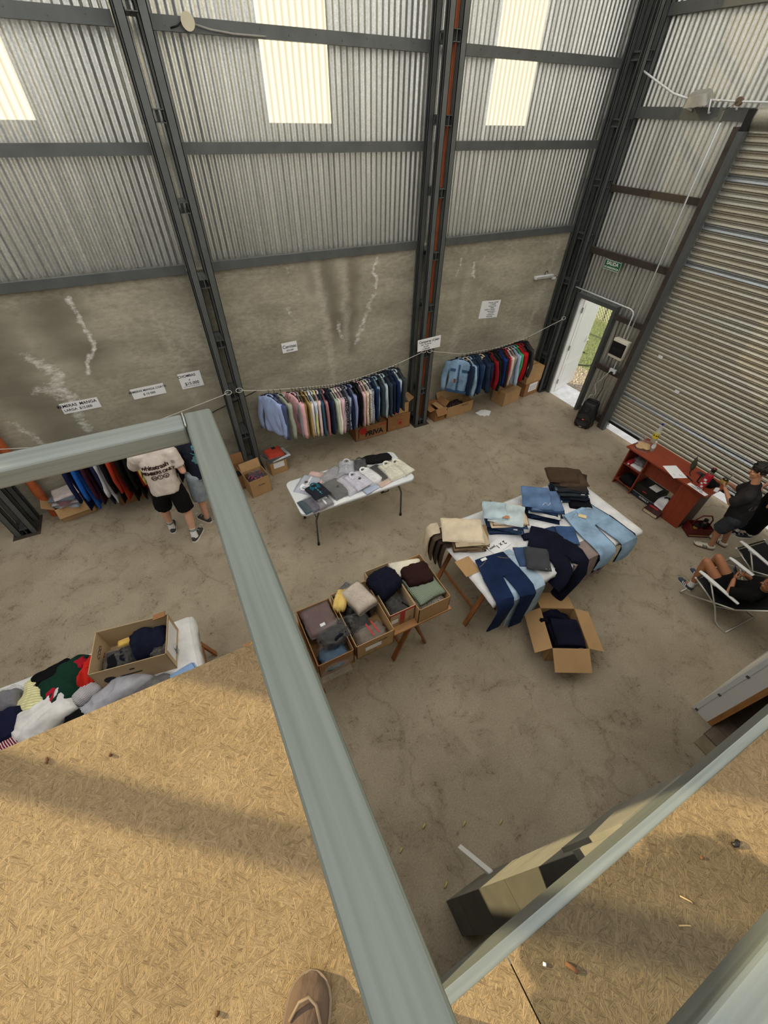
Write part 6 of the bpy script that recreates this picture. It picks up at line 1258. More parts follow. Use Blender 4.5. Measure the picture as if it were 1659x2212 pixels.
dl_ = thing('round_lamp', 'cream round disc fitting on the high girt of the middle bay', 'lamp', (1.08, 6.12, 5.045)); MB().lathe([(0.062, 0), (0.062, 0.012), (0.05, 0.05)], 20, Matrix.Rotation(radians(90), 4, 'X') @ Matrix.Rotation(radians(180), 4, 'X')).build('disc', mat('cream_disc', (206, 198, 172), 0.6, var=0.04), dl_, smooth='auto'); MB().tube([(0.05, 0.03, -0.01), (0.2, 0.045, -0.035), (0.42, 0.05, -0.05), (0.75, 0.055, -0.05)], 0.009, 6).build('cable', mat('grey_cable', (150, 148, 140), 0.6), dl_, smooth=True); MB().tube([(-0.05, 0.03, 0), (-0.1, 0.045, -0.03), (-0.16, 0.055, -0.045)], 0.007, 6).build('wire', M_BLACK, dl_, smooth=True)
el = thing('emergency_lamp', 'long white emergency lamp high on the concrete of the right bay', 'lamp', (6.70, WY-0.05, 2.29)); MB().rbox((0, 0.015, 0), (0.45, 0.07, 0.055), 0.012).build('case', M_WPLAS, el, smooth='auto'); MB().rbox((0, -0.024, 0), (0.42, 0.012, 0.04), 0.004).build('lens', mat('grey_lens', (176, 176, 170), 0.3), el); MB().rbox((0.27, 0.02, -0.045), (0.09, 0.05, 0.05), 0.006).build('socket', M_WPLAS, el); MB().tube([(0.03, 0.02, 0.02), (0.02, 0.03, 0.07), (0.07, 0.03, 0.09), (0.1, 0.03, 0.05)], 0.006, 6).build('wire', M_BLACK, el, smooth=True); MB().tube([(0.22, 0.01, -0.02), (0.30, 0.0, -0.015), (0.36, 0.0, -0.05)], 0.005, 6).build('wire', M_BLACK, el, smooth=True)
wc = thing('wall_wire', 'dark wire stub on the concrete beside the first column', 'wire', (0, 0, 0)); MB().tube([(0.05, WY-0.01, 0.98), (0.3, WY-0.012, 1.06), (0.62, WY-0.012, 1.14), (0.98, WY-0.012, 1.24)], 0.006, 6).build('lead', M_STEELD, wc, smooth=True)
# loudspeaker
sp = thing('loudspeaker', 'black party loudspeaker with a glowing red centre by the shutter jamb', 'loudspeaker', (6.93, 4.37, 0), radians(20))
q = MB(); q.loft([[(x_*a+ox, y_*b, z) for x_, y_ in rse(1, 1, 20, 0.45)] for z, a, b, ox in ((0.03, 0.13, 0.15, 0), (0.05, 0.145, 0.165, 0), (0.30, 0.145, 0.165, 0), (0.36, 0.135, 0.145, 0.01), (0.50, 0.125, 0.135, 0.015), (0.53, 0.11, 0.12, 0.02))]); q.build('cabinet', M_BLACK, sp, smooth='auto')
ring = Matrix.Translation((-0.145, 0, 0.19)) @ Matrix.Rotation(radians(-90), 4, 'Y')
MB().lathe([(0.135, 0), (0.138, 0.014), (0.125, 0.016), (0.12, 0.004), (0.04, -0.03), (0.0001, -0.03)], 28, ring).build('woofer', mat('dark_cone', (52, 50, 52), 0.45), sp, smooth='auto')
m_, nt_, b_ = nt_new('red_glow'); b_.inputs['Base Color'].default_value = lin((150, 30, 20))+(1,); b_.inputs['Emission Color'].default_value = (1, 0.12, 0.05, 1); b_.inputs['Emission Strength'].default_value = 0.35
MB().lathe([(0.022, 0.006), (0.018, 0.014), (0.001, 0.017)], 16, ring).build('glowing_cap', m_, sp, smooth=True); MB().box((-0.163, 0, 0.19), (0.012, 0.26, 0.02)).build('grille_bar', M_BLACK, sp)
MB().lathe([(0.06, 0), (0.055, 0.01), (0.02, -0.02)], 18, Matrix.Translation((-0.118, 0, 0.42)) @ Matrix.Rotation(radians(-80), 4, 'Y')).build('tweeter_horn', M_STEELD, sp, smooth='auto')
q = MB(); q.tube([(0.02, -0.09, 0.52), (0.0, -0.09, 0.56), (0.0, 0.09, 0.56), (0.02, 0.09, 0.52)], 0.014, 8); q.build('handle', M_BLACK, sp, smooth=True); MB().box((-0.147, 0.0, 0.045), (0.008, 0.05, 0.015)).build('badge', M_WHITE, sp)
for s_ in (-1, 1): MB().lathe([(0.04, -0.012), (0.04, 0.012)], 14, Matrix.Translation((0.10, s_*0.15, 0.04)) @ Matrix.Rotation(radians(90), 4, 'X')).build('wheel', M_BLACK, sp); MB().lathe([(0.012, 0.0), (0.014, 0.035)], 8, Matrix.Translation((-0.10, s_*0.1, 0))).build('foot', M_BLACK, sp)

# ---------------------------------------------------------------- desk
M_DESK = mat('cherry_laminate', (140, 62, 40), 0.42, var=0.16, vs=5, aniso=(6, 1, 1)); M_DESKV = mat('cherry_laminate_side', (136, 58, 36), 0.45, var=0.16, vs=5, aniso=(1, 6, 1))
dk = thing('desk', 'cherry red laminate desk with open shelves in front of the shutter', 'desk', (6.02, 2.22, 0))
DH = 0.77
q = MB(); q.loft([[(x, y, z) for x, y in ((-0.09, 0.65), (-0.09, -0.68), (0.30, -0.68), (0.42, -0.58), (0.42, 0.65))] for z in (DH-0.022, DH)]); q.build('desktop', M_DESK, dk)
q = MB().bb((0.418, -0.58, DH-0.022), (0.424, 0.65, DH+0.001)); q.build('edge_strip', mat('pale_edge', (196, 158, 120), 0.5), dk)
for y in (0.62, 0.29): MB().bb((0.0, y-0.009, 0), (0.36, y+0.009, DH-0.022)).build('side_panel', M_DESKV, dk)
for z in (0.09, 0.42): MB().bb((0.0, 0.30, z), (0.36, 0.61, z+0.016)).build('shelf', M_DESK, dk)
MB().bb((0.344, 0.30, 0.08), (0.36, 0.61, DH-0.022)).build('back_panel', M_DESKV, dk)
MB().bb((0.10, -0.30, 0.40), (0.116, 0.28, DH-0.022)).build('modesty_panel', M_DESKV, dk)
MB().bb((-0.0, -0.60, 0.0), (0.018, -0.30, DH-0.022)).build('pedestal_front', M_DESKV, dk); MB().bb((0.018, -0.30, 0), (0.36, -0.284, DH-0.022)).build('pedestal_side', M_DESKV, dk); MB().bb((0.018, -0.60, 0), (0.36, -0.584, DH-0.022)).build('pedestal_side', mat('desk_grey_side', (86, 62, 62), 0.5), dk)
MB().bb((0.10, -0.28, 0.0), (0.34, 0.28, 0.016)).build('foot_shelf', M_DESK, dk)
D0 = (6.02, 2.22)
def on_desk(x, y): return (x, y, DH)
bg_ = thing('bread_bag', 'clear bag of round flatbreads on the desk corner', 'bread', on_desk(6.13, 2.74), 0.3)
M_BREAD = mat('bread', (206, 166, 112), 0.8, var=0.15, vs=14)
for k, (x, y, z) in enumerate(((0, 0, 0.012), (0.05, -0.03, 0.026), (-0.05, 0.03, 0.026), (0.02, 0.03, 0.04), (-0.02, -0.05, 0.03))): MB().ell((x, y, z), (0.07, 0.065, 0.014)).build('flatbread', M_BREAD, bg_, smooth=True)
q = MB(); pillow(q, 0.26, 0.22, 0.10, 0.025, 14, 14, k=3, fr=14); q.build('plastic_bag', M_FILM, bg_, smooth=True); q = MB(); q.loft([[(0.06+a*s_, 0.04+b*s_, z) for a, b in rse(1, 1, 12, 0.8)] for s_, z in ((0.06, 0.07), (0.02, 0.13), (0.045, 0.19))], cap=False); q.build('bag_neck', M_FILM, bg_, smooth=True)
def m_clear(name, col, f=0.6):
    m = bpy.data.materials.new(name); m.use_nodes = True; nt = m.node_tree; N = nt.nodes; L = nt.links; b = N['Principled BSDF']; b.inputs['Base Color'].default_value = lin(col)+(1,); b.inputs['Roughness'].default_value = 0.12
    t = N.new('ShaderNodeBsdfTransparent'); x = N.new('ShaderNodeMixShader'); x.inputs[0].default_value = 1-f; L.new(t.outputs[0], x.inputs[1]); L.new(b.outputs[0], x.inputs[2]); L.new(x.outputs[0], N['Material Output'].inputs[0]); return m
M_PET = m_clear('clear_pet', (206, 214, 216)); M_YPET = m_clear('yellow_drink', (214, 206, 110), 0.25)
bt = thing('drink_bottle', 'large clear drink bottle with a yellow label and blue cap', 'bottle', on_desk(6.40, 2.76)); MB().lathe([(0.04, 0), (0.046, 0.02), (0.046, 0.19), (0.03, 0.26), (0.014, 0.30), (0.014, 0.33)], 18).build('bottle', M_PET, bt, smooth='auto'); MB().lathe([(0.042, 0.005), (0.0435, 0.12)], 16).build('drink', M_YPET, bt, smooth='auto'); MB().lathe([(0.0475, 0.09), (0.0475, 0.17)], 18).build('label', mat('yellow_label', (222, 200, 60), 0.5), bt, smooth='auto'); MB().lathe([(0.0165, 0.32), (0.0165, 0.345)], 12).build('cap', mat('blue_cap', (36, 60, 150), 0.4), bt)
for a in (-2.6, -2.0, 2.9): MB().lathe([(0.011, 0), (0.011, 0.002)], 10, Matrix.Translation((0.0478*cos(a), 0.0478*sin(a), 0.14)) @ Matrix.Rotation(a, 4, 'Z') @ Matrix.Rotation(radians(90), 4, 'Y')).build('label_print', M_INK, bt)
bt = thing('water_bottle', 'small clear water bottle beside the bread bag', 'bottle', on_desk(6.17, 2.61)); MB().lathe([(0.026, 0), (0.03, 0.01), (0.027, 0.05), (0.03, 0.06), (0.03, 0.11), (0.014, 0.15), (0.012, 0.165)], 14).build('bottle', M_PET, bt, smooth='auto'); MB().lathe([(0.014, 0.16), (0.014, 0.178)], 10).build('cap', M_WHITE, bt); MB().lathe([(0.0305, 0.06), (0.0305, 0.10)], 14).build('label', M_WPLAS, bt, smooth='auto')
pr = thing('note_sheet', 'white sheet of handwritten notes on the desk', 'paper', on_desk(6.03, 2.10), radians(-24)); MB().box((0, 0, 0.002), (0.21, 0.29, 0.002)).build('sheet', M_PAPER, pr)
for (x, y, l) in ((-0.05, -0.06, 0.05), (0.03, -0.08, 0.04), (0.05, -0.1, 0.05), (-0.02, 0.02, 0.004)): MB().box((x, y, 0.0035), (0.004, l, 0.001)).build('pencil_line', M_STEEL, pr)
mr_ = thing('rattle', 'dark olive maraca standing on the desk', 'maraca', on_desk(6.20, 1.98), 0); MB().lathe([(0.006, 0), (0.008, 0.05), (0.022, 0.07), (0.036, 0.12), (0.036, 0.17), (0.022, 0.22), (0.006, 0.27), (0.002, 0.29)], 14, Matrix.Rotation(radians(-8), 4, 'X')).build('head', mat('olive_leather', (62, 62, 42), 0.6, var=0.2), mr_, smooth='auto'); MB().tube([(0, 0, 0.004), (-0.05, -0.05, 0.006)], 0.005, 6).build('handle', M_BLACK, mr_)
ph = thing('phone', 'smartphone in a red case on the desk', 'phone', on_desk(6.31, 1.87), radians(-25)); MB().rbox((0, 0, 0.006), (0.08, 0.15, 0.011), 0.004).build('case', M_REDT, ph); MB().rbox((0, 0, 0.0125), (0.07, 0.138, 0.003), 0.001).build('screen', mat('phone_screen', (40, 46, 54), 0.1), ph)
th_ = thing('thermos', 'red thermos flask with a steel neck on the desk', 'thermos', on_desk(6.03, 1.70)); M_RED = mat('red_print', (176, 34, 48), 0.4, var=0.1); MB().lathe([(0.044, 0), (0.047, 0.01), (0.047, 0.24), (0.04, 0.255)], 20).build('body', M_RED, th_, smooth='auto'); MB().lathe([(0.0475, 0.0), (0.0475, 0.025)], 20).build('base_ring', M_CHROME, th_, smooth='auto'); MB().lathe([(0.03, 0.25), (0.028, 0.31)], 16).build('neck', M_CHROME, th_, smooth='auto'); MB().lathe([(0.03, 0.305), (0.03, 0.345), (0.02, 0.355)], 16).build('stopper', M_BLACK, th_, smooth='auto'); MB().box((-0.01, 0, 0.357), (0.035, 0.018, 0.008)).build('pour_button', M_REDT, th_)
MB().tube([(0.0, 0.045, 0.05), (0, 0.085, 0.06), (0, 0.085, 0.2), (0, 0.045, 0.21)], 0.010, 8).build('handle', M_BLACK, th_, smooth=True)
for (a, z, w_, h) in ((3.2, 0.17, 0.05, 0.03), (3.6, 0.13, 0.05, 0.022), (2.9, 0.10, 0.04, 0.025), (3.4, 0.06, 0.04, 0.03)): MB().box((0.0475, 0, 0), (0.003, w_*0.7, h), Matrix.Rotation(a, 4, 'Z') @ Matrix.Translation((0, 0, z))).build('print_patch', M_WHITE, th_)
cp = thing('cloth_hat', 'black cloth cap lying behind the thermos', 'hat', on_desk(6.20, 1.70)); q = MB(); q.ell((0, 0, 0.03), (0.10, 0.095, 0.07)); q.build('crown', fab((20, 20, 22)), cp, smooth=True); MB().ell((0.08, -0.05, 0.008), (0.09, 0.06, 0.008)).build('peak', fab((24, 24, 26)), cp, smooth=True)
cd_ = thing('desk_card', 'white printed card strip at the front edge of the desk', 'card', on_desk(5.965, 1.70), radians(-4)); MB().box((0, 0, 0.002), (0.075, 0.28, 0.002)).build('card', M_PAPER, cd_)
text('Aceptamos  debito', 0.024, M_INK, cd_, TM((-0.012, 0, 0.004), (0, -1, 0), (1, 0, 0)), bold=0.0005); text('y transferencias', 0.022, M_INK, cd_, TM((0.016, 0, 0.004), (0, -1, 0), (1, 0, 0)), bold=0.0005)
pn = thing('pen', 'black marker pen on the desk beside the notes', 'pen', on_desk(6.08, 1.90), radians(70)); MB().tube([(-0.07, 0, 0.008), (0.02, 0, 0.008), (0.07, 0, 0.008)], [0.006, 0.007, 0.005], 8).build('barrel', M_BLACK, pn, smooth=True); MB().lathe([(0.008, -0.01), (0.008, 0.03)], 8, Matrix.Translation((0.03, 0, 0.008)) @ Matrix.Rotation(radians(90), 4, 'Y')).build('cap', M_LABEL, pn)
nb = thing('open_notebook', 'small pale notebook at the right end of the desk', 'notebook', on_desk(6.20, 1.57), radians(15)); MB().box((0, 0, 0.004), (0.12, 0.05, 0.008)).build('pages', M_PAPER, nb)
# desk shelf and foot items
GS = 'things stored in the desk'
folded('white papers and packets on the upper desk shelf', (6.17, 2.67, 0.436), 0.1, 0.26, 0.26, 0.04, M_PAPER, GS, 'paper_packets', 'packets')
filmbag('clear packets piled on the upper desk shelf', (6.20, 2.68, 0.478), 0, 0.2, 0.22, 0.06, fab((150, 150, 152)), GS, 0.025)
crumple('red cloth at the left of the upper desk shelf', (6.10, 2.76, 0.436), 0, 0.14, 0.1, 0.09, fab((166, 42, 50)), 'red_cloth', 'cloth', GS, 0.02)
crumple('black cloth on the lower desk shelf', (6.14, 2.66, 0.106), 0, 0.22, 0.26, 0.14, fab((24, 24, 26)), 'black_cloth', 'cloth', GS, 0.03)
tb = thing('printer_case', 'black case with a chrome strip under the desk', 'case', (6.20, 2.30, 0.016), 0, GS); MB().rbox((0, 0, 0.16), (0.28, 0.40, 0.15), 0.012).build('lid', M_BLACK, tb, smooth='auto'); MB().rbox((0, 0, 0.045), (0.30, 0.42, 0.08), 0.010).build('base', mat('dark_blue_plastic', (30, 40, 62), 0.5), tb, smooth='auto'); MB().bb((-0.152, -0.2, 0.082), (-0.146, 0.2, 0.094)).build('chrome_strip', M_CHROME, tb)
text('KOBALT', 0.045, M_WHITE, tb, TM((-0.1515, -0.04, 0.045), (0, -1, 0), (0, 0, 1)), bold=0.001); MB().bb((-0.1425, -0.02, 0.15), (-0.1395, 0.05, 0.165)).build('red_badge', M_REDT, tb); MB().box((0, -0.05, 0.237), (0.16, 0.14, 0.004)).build('paper_label', M_PAPER, tb)
bx_ = thing('shoe_box', 'dark printed box standing half out under the desk', 'box', (6.02, 2.02, 0), radians(4), GS); MB().rbox((0, 0, 0.04), (0.26, 0.24, 0.07), 0.004).build('body', mat('dark_print_box', (64, 34, 32), 0.5, var=0.3, vs=14), bx_); MB().bb((-0.132, -0.11, 0.015), (-0.1295, 0.11, 0.062)).build('front_label', mat('cream_print', (206, 190, 160), 0.6, var=0.25, vs=30), bx_); MB().box((0.0, 0.03, 0.077), (0.04, 0.14, 0.002)).build('red_strip', M_REDT, bx_)
q = thing('white_bag', 'white carrier bag with black print under the desk', 'bag', (6.16, 2.01, 0.085), 0, GS); z_ = MB(); pillow(z_, 0.2, 0.22, 0.17, 0.035, 16, 16, k=3, fr=12); z_.build('bag', mat('white_polythene', (226, 226, 228), 0.35), q, smooth=True); z_ = MB(); pillow(z_, 0.10, 0.12, 0.19, 0.02, 12, 12, k=3); z_.build('dark_print', M_LABEL, q, smooth=True)
# mate basket on the floor
bk = thing('flask_carrier', 'dark red leather flask carrier on the floor beside the desk', 'bag', (6.20, 1.44, 0), radians(-30)); M_LEATH = mat('red_leather', (96, 28, 26), 0.45, var=0.15)
q = MB(); W2, D2, H2, t2 = 0.30, 0.20, 0.17, 0.008
q.bb((-W2/2, -D2/2, 0), (W2/2, D2/2, t2)); q.bb((-W2/2, -D2/2, 0), (W2/2, -D2/2+t2, H2)); q.bb((-W2/2, D2/2-t2, 0), (W2/2, D2/2, H2)); q.bb((-W2/2, -D2/2, 0), (-W2/2+t2, D2/2, H2)); q.bb((W2/2-t2, -D2/2, 0), (W2/2, D2/2, H2)); q.build('case', M_LEATH, bk)
q = MB(); q.tube([(-0.13, 0, 0.15), (-0.12, 0, 0.28), (-0.06, 0, 0.36), (0.06, 0, 0.36), (0.12, 0, 0.28), (0.13, 0, 0.15)], 0.010, 8); q.build('handle', M_LEATH, bk, smooth=True); MB().bb((-W2/2-0.002, -D2/2-0.002, 0.03), (W2/2+0.002, -D2/2, 0.036)).build('stitching', M_CREAMTAG, bk); MB().bb((-0.004, -D2/2+0.01, 0.01), (0.004, D2/2-0.01, 0.15)).build('divider', M_LEATH, bk)
fk = thing('flask', 'black flask with a steel collar standing in the leather carrier', 'thermos', (6.235, 1.43, 0.01)); MB().lathe([(0.045, 0), (0.045, 0.17), (0.032, 0.20)], 18).build('body', M_BLACK, fk, smooth='auto'); MB().lathe([(0.032, 0.195), (0.032, 0.235)], 18).build('collar', M_CHROME, fk, smooth='auto'); MB().lathe([(0.03, 0.232), (0.028, 0.27), (0.018, 0.275)], 16).build('stopper', M_BLACK, fk, smooth='auto')
fk = thing('tin', 'yellow and black tin in the leather carrier', 'tin', (6.14, 1.46, 0.01)); MB().lathe([(0.035, 0), (0.035, 0.15)], 16).build('body', mat('yellow_tin', (176, 150, 60), 0.4), fk, smooth='auto'); MB().lathe([(0.036, 0.148), (0.036, 0.165)], 16).build('lid', M_BLACK, fk, smooth='auto')
# ---------------------------------------------------------------- people
from mathutils.bvhtree import BVHTree
def fr3(f, u=(0, 0, 1)):
    f = Vector(f).normalized(); u = Vector(u); x = f.cross(u).normalized(); z = x.cross(f).normalized(); return x, f, z
def FM(o, f, u=(0, 0, 1), s=1.0):
    x, y, z = fr3(f, u); o = Vector(o)
    return Matrix(((x.x*s, y.x*s, z.x*s, o.x), (x.y*s, y.y*s, z.y*s, o.y), (x.z*s, y.z*s, z.z*s, o.z), (0, 0, 0, 1)))
def head_parts(mb, c, f, u, s):
    M = FM(c, f, u, s)
    mb.ell((0, -0.012, 0.022), (0.077, 0.096, 0.10), M); mb.ell((0, 0.022, -0.045), (0.060, 0.068, 0.078), M); mb.ell((0, 0.062, -0.098), (0.026, 0.024, 0.022), M)
    mb.capsule(M @ Vector((0, 0.088, 0.008)), M @ Vector((0, 0.108, -0.030)), 0.008*s, 0.0135*s, 8); mb.ell((0, 0.086, -0.060), (0.024, 0.012, 0.011), M)
    for sx in (-1, 1): mb.ell((sx*0.079, -0.005, -0.014), (0.011, 0.022, 0.032), M); mb.ell((sx*0.036, 0.066, -0.035), (0.024, 0.024, 0.022), M); mb.ell((sx*0.032, 0.082, 0.020), (0.026, 0.012, 0.009), M)
def hand_parts(mb, w_, d, n, s=1.0, thumb=1, curl=0.5):
    """w_: wrist, d: towards the fingers, n: out of the palm"""
    d = Vector(d).normalized(); n = Vector(n); n = (n-d*n.dot(d)).normalized(); sd = d.cross(n).normalized()
    w_ = Vector(w_)
    for k in (-1.5, -0.5, 0.5, 1.5): mb.capsule(w_+sd*k*0.010*s+d*0.012*s, w_+sd*k*0.019*s+d*0.082*s, 0.013*s, 0.0115*s, 8)
    for k, L in zip((-1.5, -0.5, 0.5, 1.5), (0.062, 0.078, 0.084, 0.074)):
        p = w_+sd*k*0.020*s+d*0.086*s; a = curl*0.5; dd = d
        for j, fr_ in enumerate((0.45, 0.32, 0.25)):
            a2 = a+curl*0.55*j; dd = (d*cos(a2)+n*sin(a2)).normalized(); q = p+dd*L*fr_*s; mb.capsule(p, q, 0.0088*s-0.0008*s*j, 0.0082*s-0.0008*s*j, 8); p = q
    p = w_+sd*thumb*0.026*s+d*0.028*s; dd = (d*0.6+sd*thumb*0.75+n*0.35*curl*2).normalized()
    q = p+dd*0.042*s; mb.capsule(p, q, 0.0125*s, 0.0105*s, 8); dd = (d*0.8+sd*thumb*0.25+n*0.7*curl).normalized(); mb.capsule(q, q+dd*0.034*s, 0.0102*s, 0.0082*s, 8)
def text_wrap(body, size, m, parent, M, target, name='print', **kw):
    o = text(body, size, m, parent, M, name, **kw)
    bv = BVHTree.FromPolygons([v.co for v in target.data.vertices], [tuple(p.vertices) for p in target.data.polygons]); nz = M.to_3x3() @ Vector((0, 0, 1)); nz.normalize()
    for v in o.data.vertices:
        h = bv.ray_cast(v.co+nz*0.25, -nz)
        if h[0] is not None: v.co = h[0]+nz*0.003
    return o
def person(label, O, J, s, skin, hair_fn, top, bottom, shoes, sleeve=0.55, leg_end=0.55, group=None, curlL=0.5, curlR=0.5, top_len=0.0, fat=1.0, socks=None, tex=None, wideleg=1.25, sock_h=0.30):
    """J: joints in world space: pelvis, chest, neck, head, f (facing), shL, shR, elL, elR, wrL, wrR, hipL, hipR, knL, knR, anL, anR, toeL, toeR"""
    O = Vector(O); t = thing('person', label, 'person', O, 0, group); j = {k: (Vector(v)-O if k not in ('f', 'hf', 'hu', 'dL', 'dR', 'nL', 'nR') else Vector(v)) for k, v in J.items()}
    f = j['f'].normalized(); hf = j.get('hf', f); hu = j.get('hu', Vector((0, 0, 1))); up_t = (j['neck']-j['pelvis']).normalized()
    b = MB(); S_ = s
    TM_ = FM(j['pelvis'], f-up_t*f.dot(up_t), up_t)
    cM = FM(j['chest'], f-up_t*f.dot(up_t), up_t); mid = (j['pelvis']+j['chest'])/2; mM = FM(mid, f-up_t*f.dot(up_t), up_t)
    b.ell((0, 0, 0), (0.155*S_*fat, 0.115*S_*fat, 0.13*S_), TM_); b.ell((0, 0.005, 0), (0.14*S_*fat, 0.105*S_*fat, 0.17*S_), mM); b.ell((0, 0, 0), (0.165*S_*fat, 0.115*S_*fat, 0.19*S_), cM)
    b.capsule(j['shL'], j['shR'], 0.065*S_, 0.065*S_); b.capsule(j['neck']-up_t*0.06*S_, j['head']-Vector(hu)*0.03*S_, 0.056*S_, 0.052*S_)
    head_parts(b, j['head'], hf, hu, S_)
    for sd in 'LR':
        b.capsule(j['sh'+sd], j['el'+sd], 0.052*S_*fat, 0.040*S_); b.capsule(j['el'+sd], j['wr'+sd], 0.041*S_, 0.027*S_)
        d = j.get('d'+sd, j['wr'+sd]-j['el'+sd]); n = j.get('n'+sd, Vector((0, 0, -1)))
        hand_parts(b, j['wr'+sd], d, n, S_, 1 if sd == 'R' else -1, curlL if sd == 'L' else curlR)
        b.capsule(j['hip'+sd], j['kn'+sd], 0.088*S_*fat, 0.060*S_); 
        kn, an = j['kn'+sd], j['an'+sd]; b.capsule(kn, kn.lerp(an, 0.35), 0.057*S_, 0.058*S_); b.capsule(kn.lerp(an, 0.3), an, 0.057*S_, 0.036*S_)
        toe = j['toe'+sd]; b.capsule(an-Vector((0, 0, 0.03*S_)), an.lerp(toe, 0.7)-Vector((0, 0, 0.03*S_)), 0.036*S_, 0.03*S_)
    bo = b.build('body', skin, t); remesh(bo, 0.0076, 4)
    hM = FM(j['head'], hf, hu, S_)
    for sx in (-1, 1):
        MB().ell((sx*0.032, 0.080, 0.004), (0.013, 0.010, 0.008), hM).build('eye', M_WHITE, t, smooth=True); MB().ell((sx*0.032, 0.0875, 0.004), (0.006, 0.0045, 0.006), hM).build('iris', M_LABEL, t, smooth=True)
        MB().capsule(hM @ Vector((sx*0.016, 0.094, 0.024)), hM @ Vector((sx*0.05, 0.079, 0.026)), 0.004*S_, 0.003*S_, 6).build('eyebrow', M_LABEL, t, smooth=True)
    hair_fn(t, hM, S_)
    # top
    c = MB(); e = 0.02*S_
    hem = j['pelvis']-up_t*(0.05+top_len)*S_
    hemM = FM(hem, f-up_t*f.dot(up_t), up_t)
    rings = []
    for M_, (a, bb_) in ((hemM, (0.175*fat, 0.135*fat)), (TM_, (0.178*fat, 0.138*fat)), (mM, (0.172*fat, 0.135*fat)), (cM, (0.188*fat, 0.135*fat))): rings.append([M_ @ Vector((x*S_, y*S_, 0)) for x, y in rse(a, bb_, 20, 0.85)])
    c.loft(rings); c.ell((0, 0, 0.02*S_), (0.188*S_*fat, 0.136*S_*fat, 0.18*S_), cM); c.capsule(j['shL'], j['shR'], 0.078*S_, 0.078*S_); c.capsule(j['neck']-up_t*0.08*S_, j['neck']-up_t*0.015*S_, 0.09*S_, 0.068*S_)
    for sd in 'LR':
        a, q = j['sh'+sd], j['sh'+sd].lerp(j['el'+sd], min(1, sleeve))
        c.tube([a-(q-a)*0.15, a, q], [0.05*S_, 0.082*S_*fat, 0.078*S_*fat], 14)
        if sleeve > 1: c.tube([j['el'+sd], j['el'+sd].lerp(j['wr'+sd], sleeve-1)], [0.062*S_, 0.05*S_], 12)
    to = c.build('top', top, t); remesh(to, 0.012, 3, 0.010*S_, 11, 3.0)
    # trousers or shorts
    p = MB(); p.ell((0, 0, -0.01*S_), (0.170*S_*fat, 0.130*S_*fat, 0.125*S_), TM_); p.capsule(j['hipL'], j['hipR'], 0.11*S_, 0.11*S_)
    for sd in 'LR':
        h, k, a = j['hip'+sd], j['kn'+sd], j['an'+sd]
        pts, rs = [h+(h-k).normalized()*0.04*S_, h], [0.07*S_, 0.105*S_*fat]
        if leg_end <= 1: pts.append(h.lerp(k, leg_end)); rs.append(0.088*S_*wideleg)
        else: pts += [k, k.lerp(a, leg_end-1)]; rs += [0.085*S_*wideleg, 0.075*S_*wideleg]
        p.tube(pts, rs, 16)
    po = p.build('trousers' if leg_end > 1.5 else 'shorts', bottom, t); remesh(po, 0.012, 3, 0.008*S_, 10, 7.0)
    for sd in 'LR':
        if socks is not None:
            an = j['an'+sd]; q = MB(); q.tube([an+(j['kn'+sd]-an)*sock_h, an+(j['kn'+sd]-an)*0.05, an-Vector((0, 0, 0.04*S_))], [0.045*S_, 0.044*S_, 0.05*S_], 14); q.build('sock', socks, t, smooth='auto')
            if tex == 'bands':
                for fr_ in (0.20, 0.25): q = MB(); pc = an+(j['kn'+sd]-an)*fr_; dd = (j['kn'+sd]-an).normalized(); q.tube([pc-dd*0.005, pc+dd*0.005], [0.0465*S_, 0.0465*S_], 14); q.build('sock_band', M_LABEL, t)
        an, toe = j['an'+sd], j['toe'+sd]; d = Vector((toe.x-an.x, toe.y-an.y, 0)).normalized()
        se = bpy.data.objects.new('shoe', None); COL.objects.link(se); se.parent = t; se.location = Vector((an.x, an.y, j.get('fz', Vector((0, 0, 0))).z-O.z*0))+d*0.075*S_; se.location.z = toe.z; se.rotation_euler = (0, 0, math.atan2(-d.x, d.y)); se.scale = (S_, S_, S_)
        shoe(se, **shoes)
    return t, to, bo, j
def hair_curly(t, M, s):
    r = random.Random(11); q = MB(); q.ell((0, -0.018, 0.045), (0.094, 0.106, 0.094), M)
    for k in range(170):
        a, b_ = r.uniform(0, 2*pi), r.uniform(-0.35, 1.5); x, y, z = cos(b_)*cos(a), cos(b_)*sin(a), sin(b_)
        if y > 0.35 and z < 0.45: continue
        if z < -0.2 and y > 0.0: continue
        q.ell((x*0.088, -0.018+y*0.098, 0.035+z*0.095), (r.uniform(.012, .022),)*3, M, 7, 5)
    o = q.build('hair', mat('dark_curly_hair', (26, 21, 19), 0.6, var=0.3, vs=60), t); remesh(o, 0.008, 1, 0.022, 45)
def hair_short(t, M, s):
    q = MB(); q.ell((0, -0.020, 0.036), (0.083, 0.096, 0.092), M); q.ell((0, -0.05, -0.02), (0.074, 0.06, 0.07), M); q.build('hair', mat('dark_brown_hair', (38, 28, 22), 0.6, var=0.3, vs=60), t, smooth=True)
def hair_back(t, M, s):
    q = MB(); q.ell((0, -0.024, 0.030), (0.083, 0.098, 0.096), M); q.ell((0, -0.06, -0.01), (0.070, 0.055, 0.07), M); q.ell((0, -0.13, 0.03), (0.04, 0.045, 0.04), M); q.capsule(M @ Vector((0, -0.14, 0.02)), M @ Vector((0, -0.16, -0.10)), 0.03*s, 0.016*s)
    o = q.build('hair', mat('dark_brown_hair', (38, 28, 22)), t); remesh(o, 0.008, 2, 0.003, 50)
SK1 = mat('tan_skin', (186, 134, 104), 0.55, var=0.06, vs=12); SK2 = mat('fair_skin', (206, 158, 132), 0.55, var=0.06, vs=12); SK3 = mat('deep_tan_skin', (170, 114, 80), 0.5, var=0.06, vs=12)
